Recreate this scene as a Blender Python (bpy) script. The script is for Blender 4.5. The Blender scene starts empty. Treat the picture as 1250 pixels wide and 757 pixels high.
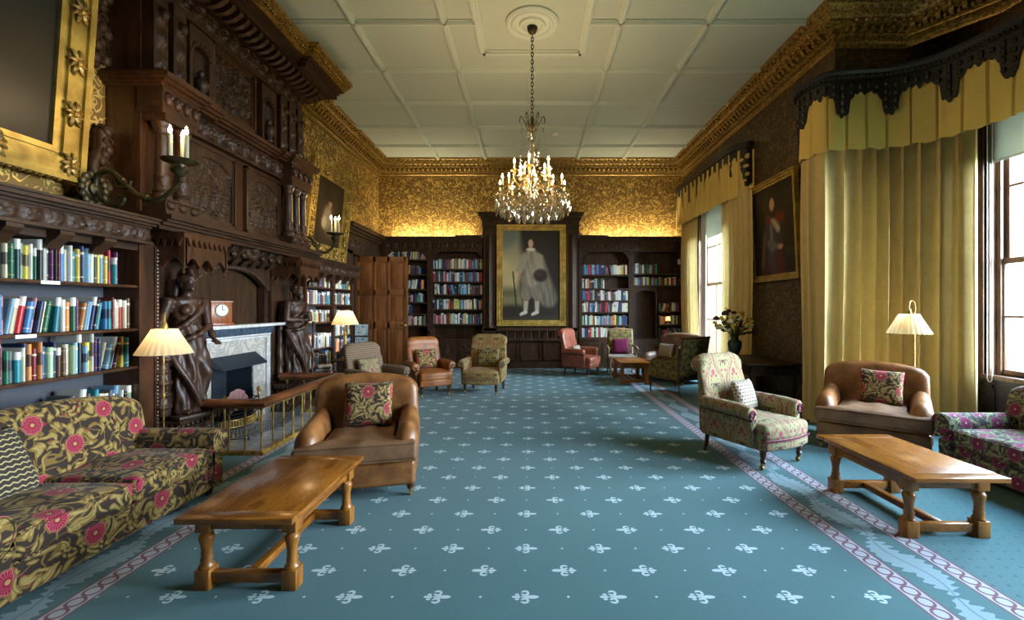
import bpy, bmesh, math, random
from math import sin, cos, pi, sqrt, radians, atan2
from mathutils import Vector, Matrix, noise as mnoise
random.seed(7)
SC = bpy.context.scene
COL = SC.collection
RM = {}          # root name -> world matrix

def lin(c):
    c = c / 255.0
    return c / 12.92 if c <= 0.04045 else ((c + 0.055) / 1.055) ** 2.4
def rgb(r, g, b):
    return (lin(r), lin(g), lin(b), 1.0)
def lerp(a, b, t): return a + (b - a) * t
def clamp(x, a, b): return a if x < a else b if x > b else x
def sstep(a, b, x):
    t = clamp((x - a) / (b - a), 0, 1)
    return t * t * (3 - 2 * t)

# ------------------------------------------------------------------ mesh builder
class MB:
    def __init__(s):
        s.v = []; s.f = []; s.m = []; s.col = None
    def mark(s): return len(s.v)
    def xf(s, M, i0=0):
        for i in range(i0, len(s.v)):
            s.v[i] = tuple(M @ Vector(s.v[i]))
    def face(s, idx, mi=0):
        s.f.append(tuple(idx)); s.m.append(mi)
    def box(s, x0, x1, y0, y1, z0, z1, mi=0):
        if x0 > x1: x0, x1 = x1, x0
        if y0 > y1: y0, y1 = y1, y0
        if z0 > z1: z0, z1 = z1, z0
        b = len(s.v)
        s.v += [(x0,y0,z0),(x1,y0,z0),(x1,y1,z0),(x0,y1,z0),(x0,y0,z1),(x1,y0,z1),(x1,y1,z1),(x0,y1,z1)]
        for q in ((0,3,2,1),(4,5,6,7),(0,1,5,4),(1,2,6,5),(2,3,7,6),(3,0,4,7)):
            s.face([b+i for i in q], mi)
        return b
    def cbox(s, x0, x1, y0, y1, z0, z1, r=0.006, mi=0):
        """box with small rounded edges"""
        return s.soft(((x0+x1)/2,(y0+y1)/2,(z0+z1)/2),(abs(x1-x0)/2,abs(y1-y0)/2,abs(z1-z0)/2), r, 1, 1, mi=mi)
    def soft(s, c, h, r, k=3, m=3, fn=None, mi=0):
        """rounded box, centre c, half size h, edge radius r (scalar), optional deform fn(x,y,z) in local coords"""
        r = min(r, h[0]*.999, h[1]*.999, h[2]*.999)
        def params(hh):
            inner = hh - r
            out = []
            for i in range(k, 0, -1): out.append(-inner - r*math.tan(radians(45*i/k)))
            if inner > 1e-6:
                for i in range(m+1): out.append(-inner + 2*inner*i/m)
            else: out.append(0.0)
            for i in range(1, k+1): out.append(inner + r*math.tan(radians(45*i/k)))
            return out
        P = [params(h[0]), params(h[1]), params(h[2])]
        key = {}
        base = len(s.v)
        def vid(p):
            kk = (round(p[0],5), round(p[1],5), round(p[2],5))
            i = key.get(kk)
            if i is None:
                q = [clamp(p[j], -(h[j]-r), h[j]-r) for j in range(3)]
                d = [p[j]-q[j] for j in range(3)]
                L = sqrt(sum(t*t for t in d)) or 1
                o = [q[j]+r*d[j]/L for j in range(3)]
                if fn: o = fn(*o)
                i = len(s.v); key[kk] = i
                s.v.append((o[0]+c[0], o[1]+c[1], o[2]+c[2]))
            return i
        for ax in range(3):
            a, b = (ax+1)%3, (ax+2)%3
            for sg in (-1, 1):
                for i in range(len(P[a])-1):
                    for j in range(len(P[b])-1):
                        ids = []
                        for (ii, jj) in ((i,j),(i+1,j),(i+1,j+1),(i,j+1)):
                            p = [0,0,0]; p[ax] = sg*h[ax]; p[a] = P[a][ii]; p[b] = P[b][jj]
                            ids.append(vid(p))
                        if sg < 0: ids.reverse()
                        if len(set(ids)) > 2:
                            s.face(ids, mi)
        return base
    def grid(s, fn, nu, nv, cu=False, cv=False, mi=0, flip=False):
        b = len(s.v)
        U = nu if cu else nu+1; V = nv if cv else nv+1
        for i in range(U):
            for j in range(V):
                s.v.append(tuple(fn(i/nu, j/nv)))
        for i in range(nu):
            for j in range(nv):
                a = b+i*V+j; c = b+((i+1)%U)*V+j
                d = b+((i+1)%U)*V+(j+1)%V; e = b+i*V+(j+1)%V
                s.face((a,e,d,c) if flip else (a,c,d,e), mi)
        return b
    def lathe(s, prof, n=16, c=(0,0,0), mi=0, cap=True, fold=None):
        b = len(s.v)
        for (r, z) in prof:
            for i in range(n):
                a = 2*pi*i/n
                rr = r if fold is None else fold(r, z, a)
                s.v.append((c[0]+rr*cos(a), c[1]+rr*sin(a), c[2]+z))
        for k in range(len(prof)-1):
            for i in range(n):
                s.face((b+k*n+i, b+k*n+(i+1)%n, b+(k+1)*n+(i+1)%n, b+(k+1)*n+i), mi)
        if cap:
            s.face([b+i for i in range(n)][::-1], mi)
            s.face([b+(len(prof)-1)*n+i for i in range(n)], mi)
        return b
    def tube(s, path, r, n=8, mi=0, closed=False, flat=1.0):
        """tube along points; r number or list"""
        b = len(s.v); P = [Vector(p) for p in path]; N = len(P)
        R = r if isinstance(r, (list, tuple)) else [r]*N
        up = None
        for i in range(N):
            if closed: t = P[(i+1)%N]-P[i-1]
            else: t = P[min(i+1,N-1)]-P[max(i-1,0)]
            t = t.normalized() if t.length > 1e-9 else Vector((0,0,1))
            if up is None:
                up = Vector((0,0,1)) if abs(t.z) < .9 else Vector((1,0,0))
            side = t.cross(up)
            if side.length < 1e-6: side = t.cross(Vector((1,0,0.3)))
            side.normalize(); up = side.cross(t).normalized()
            for k in range(n):
                a = 2*pi*k/n
                q = P[i] + side*(R[i]*cos(a)) + up*(R[i]*flat*sin(a))
                s.v.append(tuple(q))
        for i in range(N if closed else N-1):
            for k in range(n):
                s.face((b+i*n+k, b+i*n+(k+1)%n, b+((i+1)%N)*n+(k+1)%n, b+((i+1)%N)*n+k), mi)
        if not closed:
            s.face([b+k for k in range(n)][::-1], mi)
            s.face([b+(N-1)*n+k for k in range(n)], mi)
        return b
    def sph(s, c, r, nu=12, nv=8, mi=0):
        if not isinstance(r, (tuple, list)): r = (r, r, r)
        b = len(s.v)
        s.v.append((c[0],c[1],c[2]-r[2]))
        for j in range(1, nv):
            t = -pi/2+pi*j/nv
            for i in range(nu):
                a = 2*pi*i/nu
                s.v.append((c[0]+r[0]*cos(t)*cos(a), c[1]+r[1]*cos(t)*sin(a), c[2]+r[2]*sin(t)))
        s.v.append((c[0],c[1],c[2]+r[2])); top = len(s.v)-1
        for i in range(nu):
            s.face((b, b+1+(i+1)%nu, b+1+i), mi)
            s.face((top, b+1+(nv-2)*nu+i, b+1+(nv-2)*nu+(i+1)%nu), mi)
        for j in range(nv-2):
            for i in range(nu):
                a = b+1+j*nu
                s.face((a+i, a+(i+1)%nu, a+nu+(i+1)%nu, a+nu+i), mi)
        return b
    def cone(s, p0, p1, r0, r1, n=10, mi=0):
        return s.tube([p0, p1], [r0, r1], n, mi)
    def prism(s, poly, axis, a0, a1, mi=0):
        """extrude 2D polygon; axis 'x': poly=(y,z); 'y': poly=(x,z); 'z': poly=(x,y)"""
        b = len(s.v); n = len(poly)
        def mk(p, a):
            return {'x':(a,p[0],p[1]),'y':(p[0],a,p[1]),'z':(p[0],p[1],a)}[axis]
        for a in (a0, a1):
            for p in poly: s.v.append(mk(p, a))
        s.face([b+i for i in range(n)][::-1], mi); s.face([b+n+i for i in range(n)], mi)
        for i in range(n):
            s.face((b+i, b+(i+1)%n, b+n+(i+1)%n, b+n+i), mi)
        return b
    def softex(s, prof, axis, a0, a1, r, k=3, m=4, fn=None, mi=0, inset=None, nose=0.0):
        """smooth closed profile extruded along axis with rounded ends"""
        n = len(prof); cx = sum(p[0] for p in prof)/n; cy = sum(p[1] for p in prof)/n
        ext = max(max(abs(p[0]-cx) for p in prof), max(abs(p[1]-cy) for p in prof))
        ins = inset if inset is not None else r
        # inset by normals
        nor = []
        for i in range(n):
            p0, p1 = prof[i-1], prof[(i+1)%n]
            tx, ty = p1[0]-p0[0], p1[1]-p0[1]; L = sqrt(tx*tx+ty*ty) or 1
            nx, ny = ty/L, -tx/L
            nor.append((nx, ny))
        area = sum(prof[i][0]*prof[(i+1)%n][1]-prof[(i+1)%n][0]*prof[i][1] for i in range(n))
        sg = 1 if area > 0 else -1
        d = 1 if a1 > a0 else -1; rings = []
        for i in range(k+1):
            t = radians(90*i/k); rings.append((a0+d*r*(1-cos(t)), ins*(1-sin(t))))
        for i in range(1, m): rings.append((a0+d*r+(a1-a0-2*d*r)*i/m, 0))
        for i in range(k, -1, -1):
            t = radians(90*i/k); rings.append((a1-d*r*(1-cos(t)), ins*(1-sin(t))))
        b = len(s.v)
        for (a, o) in rings:
            for i, p in enumerate(prof):
                if nose: g_ = 1-nose*o/ins; q = (cx+(p[0]-cx)*g_, cy+(p[1]-cy)*g_)
                else: q = (p[0]-sg*nor[i][0]*o, p[1]-sg*nor[i][1]*o)
                v = {'x':(a,q[0],q[1]),'y':(q[0],a,q[1]),'z':(q[0],q[1],a)}[axis]
                if fn: v = fn(*v)
                s.v.append(tuple(v))
        for j in range(len(rings)-1):
            for i in range(n):
                s.face((b+j*n+i, b+j*n+(i+1)%n, b+(j+1)*n+(i+1)%n, b+(j+1)*n+i), mi)
        s.face([b+i for i in range(n)][::-1], mi)
        e = b+(len(rings)-1)*n
        s.face([e+i for i in range(n)], mi)
        return b
    def build(s, name, mats, parent=None, smooth=35, world=False, uv=True, recalc=True):
        if not isinstance(mats, (list, tuple)): mats = [mats]
        V = s.v
        if world and parent is not None:
            Mi = RM[parent.name].inverted()
            V = [tuple(Mi @ Vector(p)) for p in V]
        me = bpy.data.meshes.new(name)
        me.from_pydata(V, [], s.f)
        for m in mats: me.materials.append(m)
        if len(mats) > 1: me.polygons.foreach_set('material_index', s.m)
        if recalc:
            bm = bmesh.new(); bm.from_mesh(me)
            bmesh.ops.recalc_face_normals(bm, faces=bm.faces[:])
            bm.to_mesh(me); bm.free()
        if s.col is not None:
            ca = me.color_attributes.new('Col', 'FLOAT_COLOR', 'POINT')
            flat = []
            for c in s.col: flat += [c[0], c[1], c[2], 1.0]
            ca.data.foreach_set('color', flat)
        if smooth:
            me.polygons.foreach_set('use_smooth', [True]*len(me.polygons))
            me.set_sharp_from_angle(angle=radians(smooth))
        if uv: box_uv(me)
        o = bpy.data.objects.new(name, me); COL.objects.link(o)
        if parent is not None: o.parent = parent
        RM[o.name] = (RM[parent.name] if parent is not None else Matrix.Identity(4))
        return o

def box_uv(me):
    uvl = me.uv_layers.new(name='UVMap')
    V = me.vertices; out = [0.0]*(2*len(me.loops))
    L = me.loops
    for p in me.polygons:
        nx, ny, nz = abs(p.normal.x), abs(p.normal.y), abs(p.normal.z)
        ax = 2 if nz >= nx and nz >= ny else (0 if nx >= ny else 1)
        for li in p.loop_indices:
            c = V[L[li].vertex_index].co
            if ax == 2: a, b = c.x, c.y
            elif ax == 0: a, b = c.y, c.z
            else: a, b = c.x, c.z
            out[2*li] = a; out[2*li+1] = b
    uvl.data.foreach_set('uv', out)

def tag(o, label=None, cat=None, group=None, kind=None):
    if label: o['label'] = label
    if cat: o['category'] = cat
    if group: o['group'] = group
    if kind: o['kind'] = kind
    return o

def thing(name, label, cat, loc=(0,0,0), rz=0.0, group=None):
    o = bpy.data.objects.new(name, None); COL.objects.link(o)
    o.empty_display_size = .1
    o.location = loc; o.rotation_euler = (0, 0, rz)
    RM[o.name] = Matrix.Translation(loc) @ Matrix.Rotation(rz, 4, 'Z')
    return tag(o, label, cat, group)

def struct(mb, name, mats, **k):
    o = mb.build(name, mats, **k); o['kind'] = 'structure'; return o

def kids(o): return [c for c in COL.objects if c.parent == o]
def dup(root, loc, rz, label=None, group=None):
    r = root.copy(); COL.objects.link(r); r.location = loc; r.rotation_euler = (0,0,rz)
    RM[r.name] = Matrix.Translation(loc) @ Matrix.Rotation(rz, 4, 'Z')
    if label: r['label'] = label
    if group: r['group'] = group
    for ch in list(root.children):
        c = ch.copy(); COL.objects.link(c); c.parent = r; RM[c.name] = RM[r.name]
        for g in ch.children:
            d = g.copy(); COL.objects.link(d); d.parent = c; RM[d.name] = RM[r.name]
    return r

def evalmesh(o):
    """apply modifiers of o to its own mesh"""
    dg = bpy.context.evaluated_depsgraph_get(); dg.update()
    me = bpy.data.meshes.new_from_object(o.evaluated_get(dg))
    old = o.data; o.modifiers.clear(); o.data = me
    me.polygons.foreach_set('use_smooth', [True]*len(me.polygons))
    if not me.uv_layers: box_uv(me)
    return o

ORD = ['zeroth','first','second','third','fourth','fifth','sixth','seventh','eighth','ninth','tenth','eleventh','twelfth','thirteenth','fourteenth','fifteenth','sixteenth','seventeenth','eighteenth','nineteenth','twentieth']
def ordinal(n):
    if n <= 20: return ORD[n]
    t, u = divmod(n, 10)
    T = {2:'twenty',3:'thirty',4:'forty',5:'fifty',6:'sixty'}[t]
    TT = {2:'twentieth',3:'thirtieth',4:'fortieth',5:'fiftieth',6:'sixtieth'}[t]
    return TT if u == 0 else T+'-'+ORD[u]

def catmull(pts, n=6, closed=False):
    P = [Vector(p) for p in pts]; N = len(P); out = []
    segs = N if closed else N-1
    for i in range(segs):
        if closed: a, b, c, d = P[i-1], P[i], P[(i+1)%N], P[(i+2)%N]
        else: a, b, c, d = P[max(i-1,0)], P[i], P[i+1], P[min(i+2,N-1)]
        for j in range(n):
            t = j/n
            out.append(0.5*((2*b)+(c-a)*t+(2*a-5*b+4*c-d)*t*t+(3*b-a-3*c+d)*t**3))
    if not closed: out.append(P[-1])
    return out
# ------------------------------------------------------------------ node expression helper
class E:
    def __init__(s, nt, sock): s.nt = nt; s.k = sock
    def _op(s, op, o=None, o2=None, rev=False):
        n = s.nt.nodes.new('ShaderNodeMath'); n.operation = op
        args = [s] if o is None else ([o, s] if rev else [s, o])
        if o2 is not None: args.append(o2)
        for i, a in enumerate(args):
            if isinstance(a, E): s.nt.links.new(a.k, n.inputs[i])
            else: n.inputs[i].default_value = float(a)
        return E(s.nt, n.outputs[0])
    def __add__(s, o): return s._op('ADD', o)
    __radd__ = __add__
    def __sub__(s, o): return s._op('SUBTRACT', o)
    def __rsub__(s, o): return s._op('SUBTRACT', o, rev=True)
    def __mul__(s, o): return s._op('MULTIPLY', o)
    __rmul__ = __mul__
    def __truediv__(s, o): return s._op('DIVIDE', o)
    def __pow__(s, o): return s._op('POWER', o)
    def lt(s, o): return s._op('LESS_THAN', o)
    def gt(s, o): return s._op('GREATER_THAN', o)
    def mx(s, o): return s._op('MAXIMUM', o)
    def mn(s, o): return s._op('MINIMUM', o)
    def abs(s): return s._op('ABSOLUTE')
    def fr(s): return s._op('FRACT')
    def fl(s): return s._op('FLOOR')
    def sin(s): return s._op('SINE')
    def cos(s): return s._op('COSINE')
    def sqrt(s): return s._op('SQRT')
    def atan2(s, o): return s._op('ARCTAN2', o)
    def mod(s, o): return s._op('FLOORED_MODULO', o)
    def pp(s, o): return s._op('PINGPONG', o)
    def ss(s, a, b):
        n = s.nt.nodes.new('ShaderNodeMapRange'); n.interpolation_type = 'SMOOTHSTEP'
        s.nt.links.new(s.k, n.inputs['Value'])
        n.inputs['From Min'].default_value = a; n.inputs['From Max'].default_value = b
        return E(s.nt, n.outputs['Result'])

class M:
    """material under construction"""
    def __init__(s, name, rough=.5, metal=0.0, spec=None, coat=0.0, sheen=0.0):
        s.m = bpy.data.materials.new(name); s.m.use_nodes = True
        s.nt = s.m.node_tree; N = s.nt.nodes
        s.b = N['Principled BSDF']; s.out = N['Material Output']
        s.b.inputs['Roughness'].default_value = rough
        s.b.inputs['Metallic'].default_value = metal
        if spec is not None: s.b.inputs['Specular IOR Level'].default_value = spec
        if coat: s.b.inputs['Coat Weight'].default_value = coat; s.b.inputs['Coat Roughness'].default_value = .15
        if sheen: s.b.inputs['Sheen Weight'].default_value = sheen
        s.tc = N.new('ShaderNodeTexCoord')
    def co(s, which='Object'):
        return s.tc.outputs[which]
    def xyz(s, sock=None):
        n = s.nt.nodes.new('ShaderNodeSeparateXYZ')
        s.nt.links.new(sock or s.co(), n.inputs[0])
        return [E(s.nt, n.outputs[i]) for i in range(3)]
    def vec(s, x, y, z=0.0):
        n = s.nt.nodes.new('ShaderNodeCombineXYZ')
        for i, a in enumerate((x, y, z)):
            if isinstance(a, E): s.nt.links.new(a.k, n.inputs[i])
            else: n.inputs[i].default_value = a
        return n.outputs[0]
    def noise(s, scale, detail=3, rough=.5, dist=0.0, vec=None, out='Fac', stretch=None):
        n = s.nt.nodes.new('ShaderNodeTexNoise')
        n.inputs['Scale'].default_value = scale; n.inputs['Detail'].default_value = detail
        n.inputs['Roughness'].default_value = rough; n.inputs['Distortion'].default_value = dist
        v = vec or s.co()
        if stretch:
            mp = s.nt.nodes.new('ShaderNodeMapping'); mp.inputs['Scale'].default_value = stretch
            s.nt.links.new(v, mp.inputs['Vector']); v = mp.outputs[0]
        s.nt.links.new(v, n.inputs['Vector'])
        return E(s.nt, n.outputs[0]) if out == 'Fac' else n.outputs['Color']
    def voro(s, scale, vec=None, feature='F1', rnd=1.0, dim='3D'):
        n = s.nt.nodes.new('ShaderNodeTexVoronoi'); n.feature = feature; n.voronoi_dimensions = dim
        n.inputs['Scale'].default_value = scale; n.inputs['Randomness'].default_value = rnd
        s.nt.links.new(vec or s.co(), n.inputs['Vector'])
        return n
    def mix(s, fac, a, b):
        n = s.nt.nodes.new('ShaderNodeMix'); n.data_type = 'RGBA'
        for i, x in ((0, fac), (6, a), (7, b)):
            if isinstance(x, E): s.nt.links.new(x.k, n.inputs[i])
            elif hasattr(x, 'is_linked'): s.nt.links.new(x, n.inputs[i])
            else: n.inputs[i].default_value = x
        return n.outputs[2]
    def color(s, c):
        if hasattr(c, 'is_linked'): s.nt.links.new(c, s.b.inputs['Base Color'])
        else: s.b.inputs['Base Color'].default_value = c
        return s
    def inp(s, name, e):
        if isinstance(e, E): s.nt.links.new(e.k, s.b.inputs[name])
        else: s.b.inputs[name].default_value = e
        return s
    def bump(s, h, strength=.3, dist=.01):
        n = s.nt.nodes.new('ShaderNodeBump'); n.inputs['Strength'].default_value = strength
        n.inputs['Distance'].default_value = dist
        s.nt.links.new(h.k, n.inputs['Height']); s.nt.links.new(n.outputs[0], s.b.inputs['Normal'])
        return s
    def ramp(s, fac, stops):
        n = s.nt.nodes.new('ShaderNodeValToRGB'); cr = n.color_ramp
        while len(cr.elements) < len(stops): cr.elements.new(.5)
        for e, (p, c) in zip(cr.elements, stops): e.position = p; e.color = c
        s.nt.links.new(fac.k, n.inputs[0]); return n.outputs[0]

def plain(name, c, rough=.5, metal=0.0, var=0.0, **k):
    m = M(name, rough, metal, **k)
    if var:
        f = m.noise(9, 4)
        d = tuple(x*(1-var) for x in c[:3])+(1,)
        m.color(m.mix(f, d, c))
    else: m.color(c)
    return m.m

def wood(name, dark, light, rough=.35, scale=1.0, stretch=(1,1,1), coat=0.0, bump=.15, spec=.5, finew=.35):
    m = M(name, rough, coat=coat, spec=spec)
    st = tuple(x*scale for x in stretch)
    big = m.noise(3.0, 4, .6, 1.5, stretch=st)
    fine = m.noise(40.0, 3, .6, .4, stretch=st)
    f = (big*(1.0-finew)+fine*finew).ss(.3, .7)
    m.color(m.mix(f, dark, light))
    m.inp('Roughness', fine*(.55*finew)+(rough-.27*finew))
    m.bump(fine, bump, .004)
    return m.m

MAT = {}
# woods: grain runs along the axis with the small stretch
MAT['oak_left'] = wood('carved_oak', rgb(28,17,10), rgb(70,44,26), .46, stretch=(3,3,.5), bump=.25, spec=.4)
MAT['oak_left_h'] = wood('carved_oak_horizontal', rgb(28,17,10), rgb(70,44,26), .46, stretch=(3,.5,3), bump=.25, spec=.4)
MAT['oak_red'] = wood('oak_red_brown', rgb(38,22,12), rgb(84,50,27), .36, stretch=(3,3,.4))
MAT['oak_dark'] = wood('oak_blackened', rgb(34,23,14), rgb(74,51,32), .5, stretch=(3,3,.5), bump=.25, spec=.25)
MAT['oak_door'] = wood('oak_door', rgb(74,42,18), rgb(132,82,40), .42, stretch=(3,3,.4))
MAT['oak_stat'] = wood('carved_statue_oak', rgb(34,22,16), rgb(78,52,38), .42, stretch=(2,2,1), bump=.2, spec=.4)
MAT['oak_gold'] = wood('golden_oak', rgb(98,54,10), rgb(156,96,28), .28, stretch=(4,.6,4), coat=.3, bump=.02, finew=.12)
MAT['oak_goldx'] = wood('golden_oak_crosswise', rgb(98,54,10), rgb(156,96,28), .28, stretch=(.6,4,4), coat=.3, bump=.02, finew=.12)
MAT['oak_goldv'] = wood('golden_oak_upright', rgb(104,60,16), rgb(164,106,38), .33, stretch=(4,4,.6), bump=.02, finew=.15)
MAT['pelmet_wood'] = wood('ebonised_pelmet_wood', rgb(16,14,14), rgb(44,38,34), .45, stretch=(1,1,3))
MAT['leg_wood'] = wood('dark_turned_wood', rgb(40,24,14), rgb(86,54,32), .3, stretch=(3,3,.6))
MAT['window_wood'] = wood('window_oak', rgb(66,44,28), rgb(122,86,58), .4, stretch=(3,3,.5))
MAT['showwood'] = wood('pale_showwood', rgb(92,66,42), rgb(160,132,100), .4, stretch=(3,3,.6))
MAT['clock_wood'] = wood('clock_walnut', rgb(100,48,14), rgb(158,84,32), .3, stretch=(6,6,.5))
MAT['shelf_back'] = plain('bookcase_back_paint', rgb(72,74,82), .7, var=.2)
MAT['dado'] = wood('dado_panel_paint', rgb(44,34,34), rgb(66,52,50), .5)

# gold leaf
def gold(name, dark, light, rough=.35, sc=30):
    m = M(name, rough, .45)
    f = m.noise(sc, 4, .6).ss(.3, .7)
    m.color(m.mix(f, dark, light)); m.bump(f, .25, .004)
    return m.m
MAT['gold'] = gold('gilt_frame', rgb(144,120,54), rgb(196,168,84), .36, 6)
MAT['gold_dull'] = gold('gilt_cornice', rgb(84,64,26), rgb(182,146,70), .36)
MAT['brass'] = gold('brass', rgb(120,92,40), rgb(198,164,88), .28, 12)
MAT['bronze'] = gold('sconce_bronze', rgb(40,36,24), rgb(84,74,44), .4, 12)
MAT['iron'] = plain('black_iron', rgb(26,27,28), .5, .5, var=.3)
MAT['steel'] = plain('polished_steel', rgb(120,124,126), .3, .8, var=.3)
MAT['hood'] = plain('dark_sheet_steel', rgb(52,60,70), .4, .3, var=.2)
MAT['firebrick'] = plain('blue_black_fireback', rgb(24,34,44), .7, var=.3)
MAT['soot_and_doorway'] = plain('soot_and_doorway_black', rgb(16,17,19), .9)  # firebox soot and coals, and the painted dark of the doorway
MAT['plaster'] = plain('ceiling_plaster', rgb(188,198,184), .8, var=.05)
MAT['plaster2'] = plain('ceiling_rib_paint', rgb(198,208,194), .7)

# wallpaper damask, gold on brown; UV of the wall (metres)
def damask(name, ground, fig, rough_f=.32, metal=.55, scale=1.0):
    m = M(name, .5)
    u, v, _ = m.xyz(m.co('UV'))
    vec = m.vec(u, v, 0.0)
    n1 = m.noise(6.5*scale, 1.5, .45, 1.3, vec=vec)
    band = (n1-.5).abs()
    line = 1.0 - band.ss(.018, .034)
    n2 = m.noise(11*scale, 2, .5, 1.2, vec=vec)
    blob = n2.ss(.60, .63)
    fg = line.mx(blob)
    m.color(m.mix(fg, ground, fig))
    m.inp('Metallic', fg*metal+.1)
    m.inp('Roughness', .55-fg*(.55-rough_f))
    m.bump(fg, .2, .003)
    return m.m
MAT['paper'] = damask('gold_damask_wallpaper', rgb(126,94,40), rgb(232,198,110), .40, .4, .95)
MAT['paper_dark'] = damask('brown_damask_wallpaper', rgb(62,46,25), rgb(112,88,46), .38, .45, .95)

# carpet -----------------------------------------------------------------------
def carpet():
    m = M('fleur_de_lis_carpet', .95, sheen=.15, spec=.1)
    x, y, z = m.xyz()
    nz = m.noise(240, 2, .6)
    wear = m.noise(.8, 3, .5)
    teal = m.mix(wear, rgb(56,96,100), rgb(74,118,122))
    teal = m.mix(nz.ss(.25,.75)*.55, teal, rgb(42,78,84))
    white = rgb(180,200,206)
    # field lattice
    PX, PY = .4865, .4955
    def lattice(ox, oy, flip):
        a = (((x-ox)/PX)+.5).fr()-.5
        b = (((y-oy)/PY)+.5).fr()-.5
        uu = a*(PX*1.12*(-1 if flip else 1)); vv = b*(PY*1.12)
        av = vv.abs()
        def ell(cx, cy, rx, ry, useabs=True):
            p = (uu-cx)/rx; q = ((av if useabs else vv)-cy)/ry
            return (p*p+q*q).lt(1.0)
        r = ell(.050, 0, .040, .0165)
        r = r.mx(ell(-.002, 0, .02, .007))
        # curled petals
        px = (uu-.004); py = (av-.036)
        d = (px*px+py*py).sqrt()
        ring = (d-.019).abs().lt(.0085)
        gap = (px.lt(-.004))*(py.abs().lt(.007))
        r = r.mx(ring*(1.0-gap))
        r = r.mx(ell(.016,.017,.010,.012))
        r = r.mx(ell(-.035, 0, .010, .012))
        r = r.mx(ell(-.058, 0, .020, .011))
        r = r.mx(ell(-.045, .022, .014, .010))
        # small dots
        dx = uu.abs()-PX*.56; r2 = ((dx*dx+vv*vv).sqrt()).lt(.0085)
        r = r.mx(r2)
        return r
    A = lattice(-.036, 2.465, False); B = lattice(-.036+PX/2, 2.465+PY/2, True)
    field = A.mx(B)
    inner = x.gt(-2.40)*x.lt(2.07)
    col = m.mix(field*inner*.85, teal, white)
    # borders: coordinate distance from the field on either side
    def border(side, x0):
        # s: metres outward from inner edge of guard stripe
        s = (x-x0) if side > 0 else (x0-x)
        pink = rgb(116,62,76); pale = rgb(176,176,186)
        out = []
        def guard(a, w):
            t = (s-a)/w
            ins = t.gt(0)*t.lt(1)
            edge = (t-.5).abs().gt(.40)
            mid = (t-.5).abs()
            yy = (y/.095).fr()
            oval = ((yy-.5)*2.0); ov = (oval*oval + ((t-.5)/.33)*((t-.5)/.33)).sqrt()
            ring = (ov-.85).abs().lt(.16)
            red = edge.mx(ring)
            return ins, red, edge
        for (a, w) in ((0.0, .14), (.43, .14)):
            ins, red, edge = guard(a, w)
            out.append((ins, red))
        # leaf scroll
        t = (s-.285)/.13
        ph = y/.62*2*pi if not isinstance(y, E) else y*(2*pi/.62)
        jag = ((y*(2*pi/.055)).sin())*.22
        wv = m.noise(9, 2, .5, .8)
        leafw = ((ph*.5).sin()).abs()*.75+.12+jag*.6+(wv-.5)*.8
        cen = (ph.sin())*.25
        leaf = (t-cen).abs().lt(leafw)*(t.abs().lt(1.0))
        vein = (t-cen).abs().lt(.05)
        leaf = leaf*(1.0-vein*.6)
        return out, leaf, pink, pale, s
    for side, x0 in ((1, 2.07), (-1, -2.40)):
        out, leaf, pink, pale, s = border(side, x0)
        col = m.mix(leaf*.7, col, rgb(140,164,174))
        for ins, red in out:
            c2 = m.mix(red, pale, pink)
            col = m.mix(ins*.8, col, c2)
        # outer plain carpet with tiny dark dots
        a = (x/.09+((y/.09).fl()*.5)).fr()-.5; b = (y/.09).fr()-.5
        dot = (a*a+b*b).sqrt().lt(.11)
        col = m.mix(dot*(s.gt(.57))*.6, col, rgb(24,52,66))
    m.color(col)
    m.bump(nz, .5, .006)
    return m.m
MAT['carpet'] = carpet()

# upholstery -------------------------------------------------------------------
def leather(name, dark, light, rough=.44):
    m = M(name, rough, spec=.5)
    f = m.noise(4.5, 4, .6, .3); c = m.noise(160, 2, .5)
    m.color(m.mix(f.ss(.3,.7), dark, light))
    m.inp('Roughness', f*.2+(rough-.08))
    m.bump(c*.4+f*1.5, .12, .01)
    return m.m
MAT['leather_tan'] = leather('tan_leather', rgb(94,56,26), rgb(146,96,52), .38)
MAT['leather_seat'] = leather('worn_tan_suede_leather', rgb(96,66,42), rgb(132,96,66), .55)
MAT['leather_org'] = leather('chestnut_leather', rgb(112,62,26), rgb(156,96,46), .4)
MAT['leather_rail'] = leather('fender_rail_leather', rgb(74,40,18), rgb(122,70,34), .36)
MAT['leather_red'] = leather('russet_leather', rgb(110,56,38), rgb(150,84,60), .36)
MAT['leather_grey'] = leather('brown_grey_leather', rgb(92,66,48), rgb(136,104,80), .35)

def fabric(name, fn, rough=.85):
    m = M(name, rough, sheen=.06, spec=.15)
    u, v, _ = m.xyz(m.co('UV'))
    weave = m.noise(420, 1, .5, vec=m.co('UV'))
    m.color(m.mix((weave-.5).abs()*.5, fn(m, u, v), (0.01,0.01,0.01,1)))
    m.bump(weave, .25, .002)
    return m.m

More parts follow.
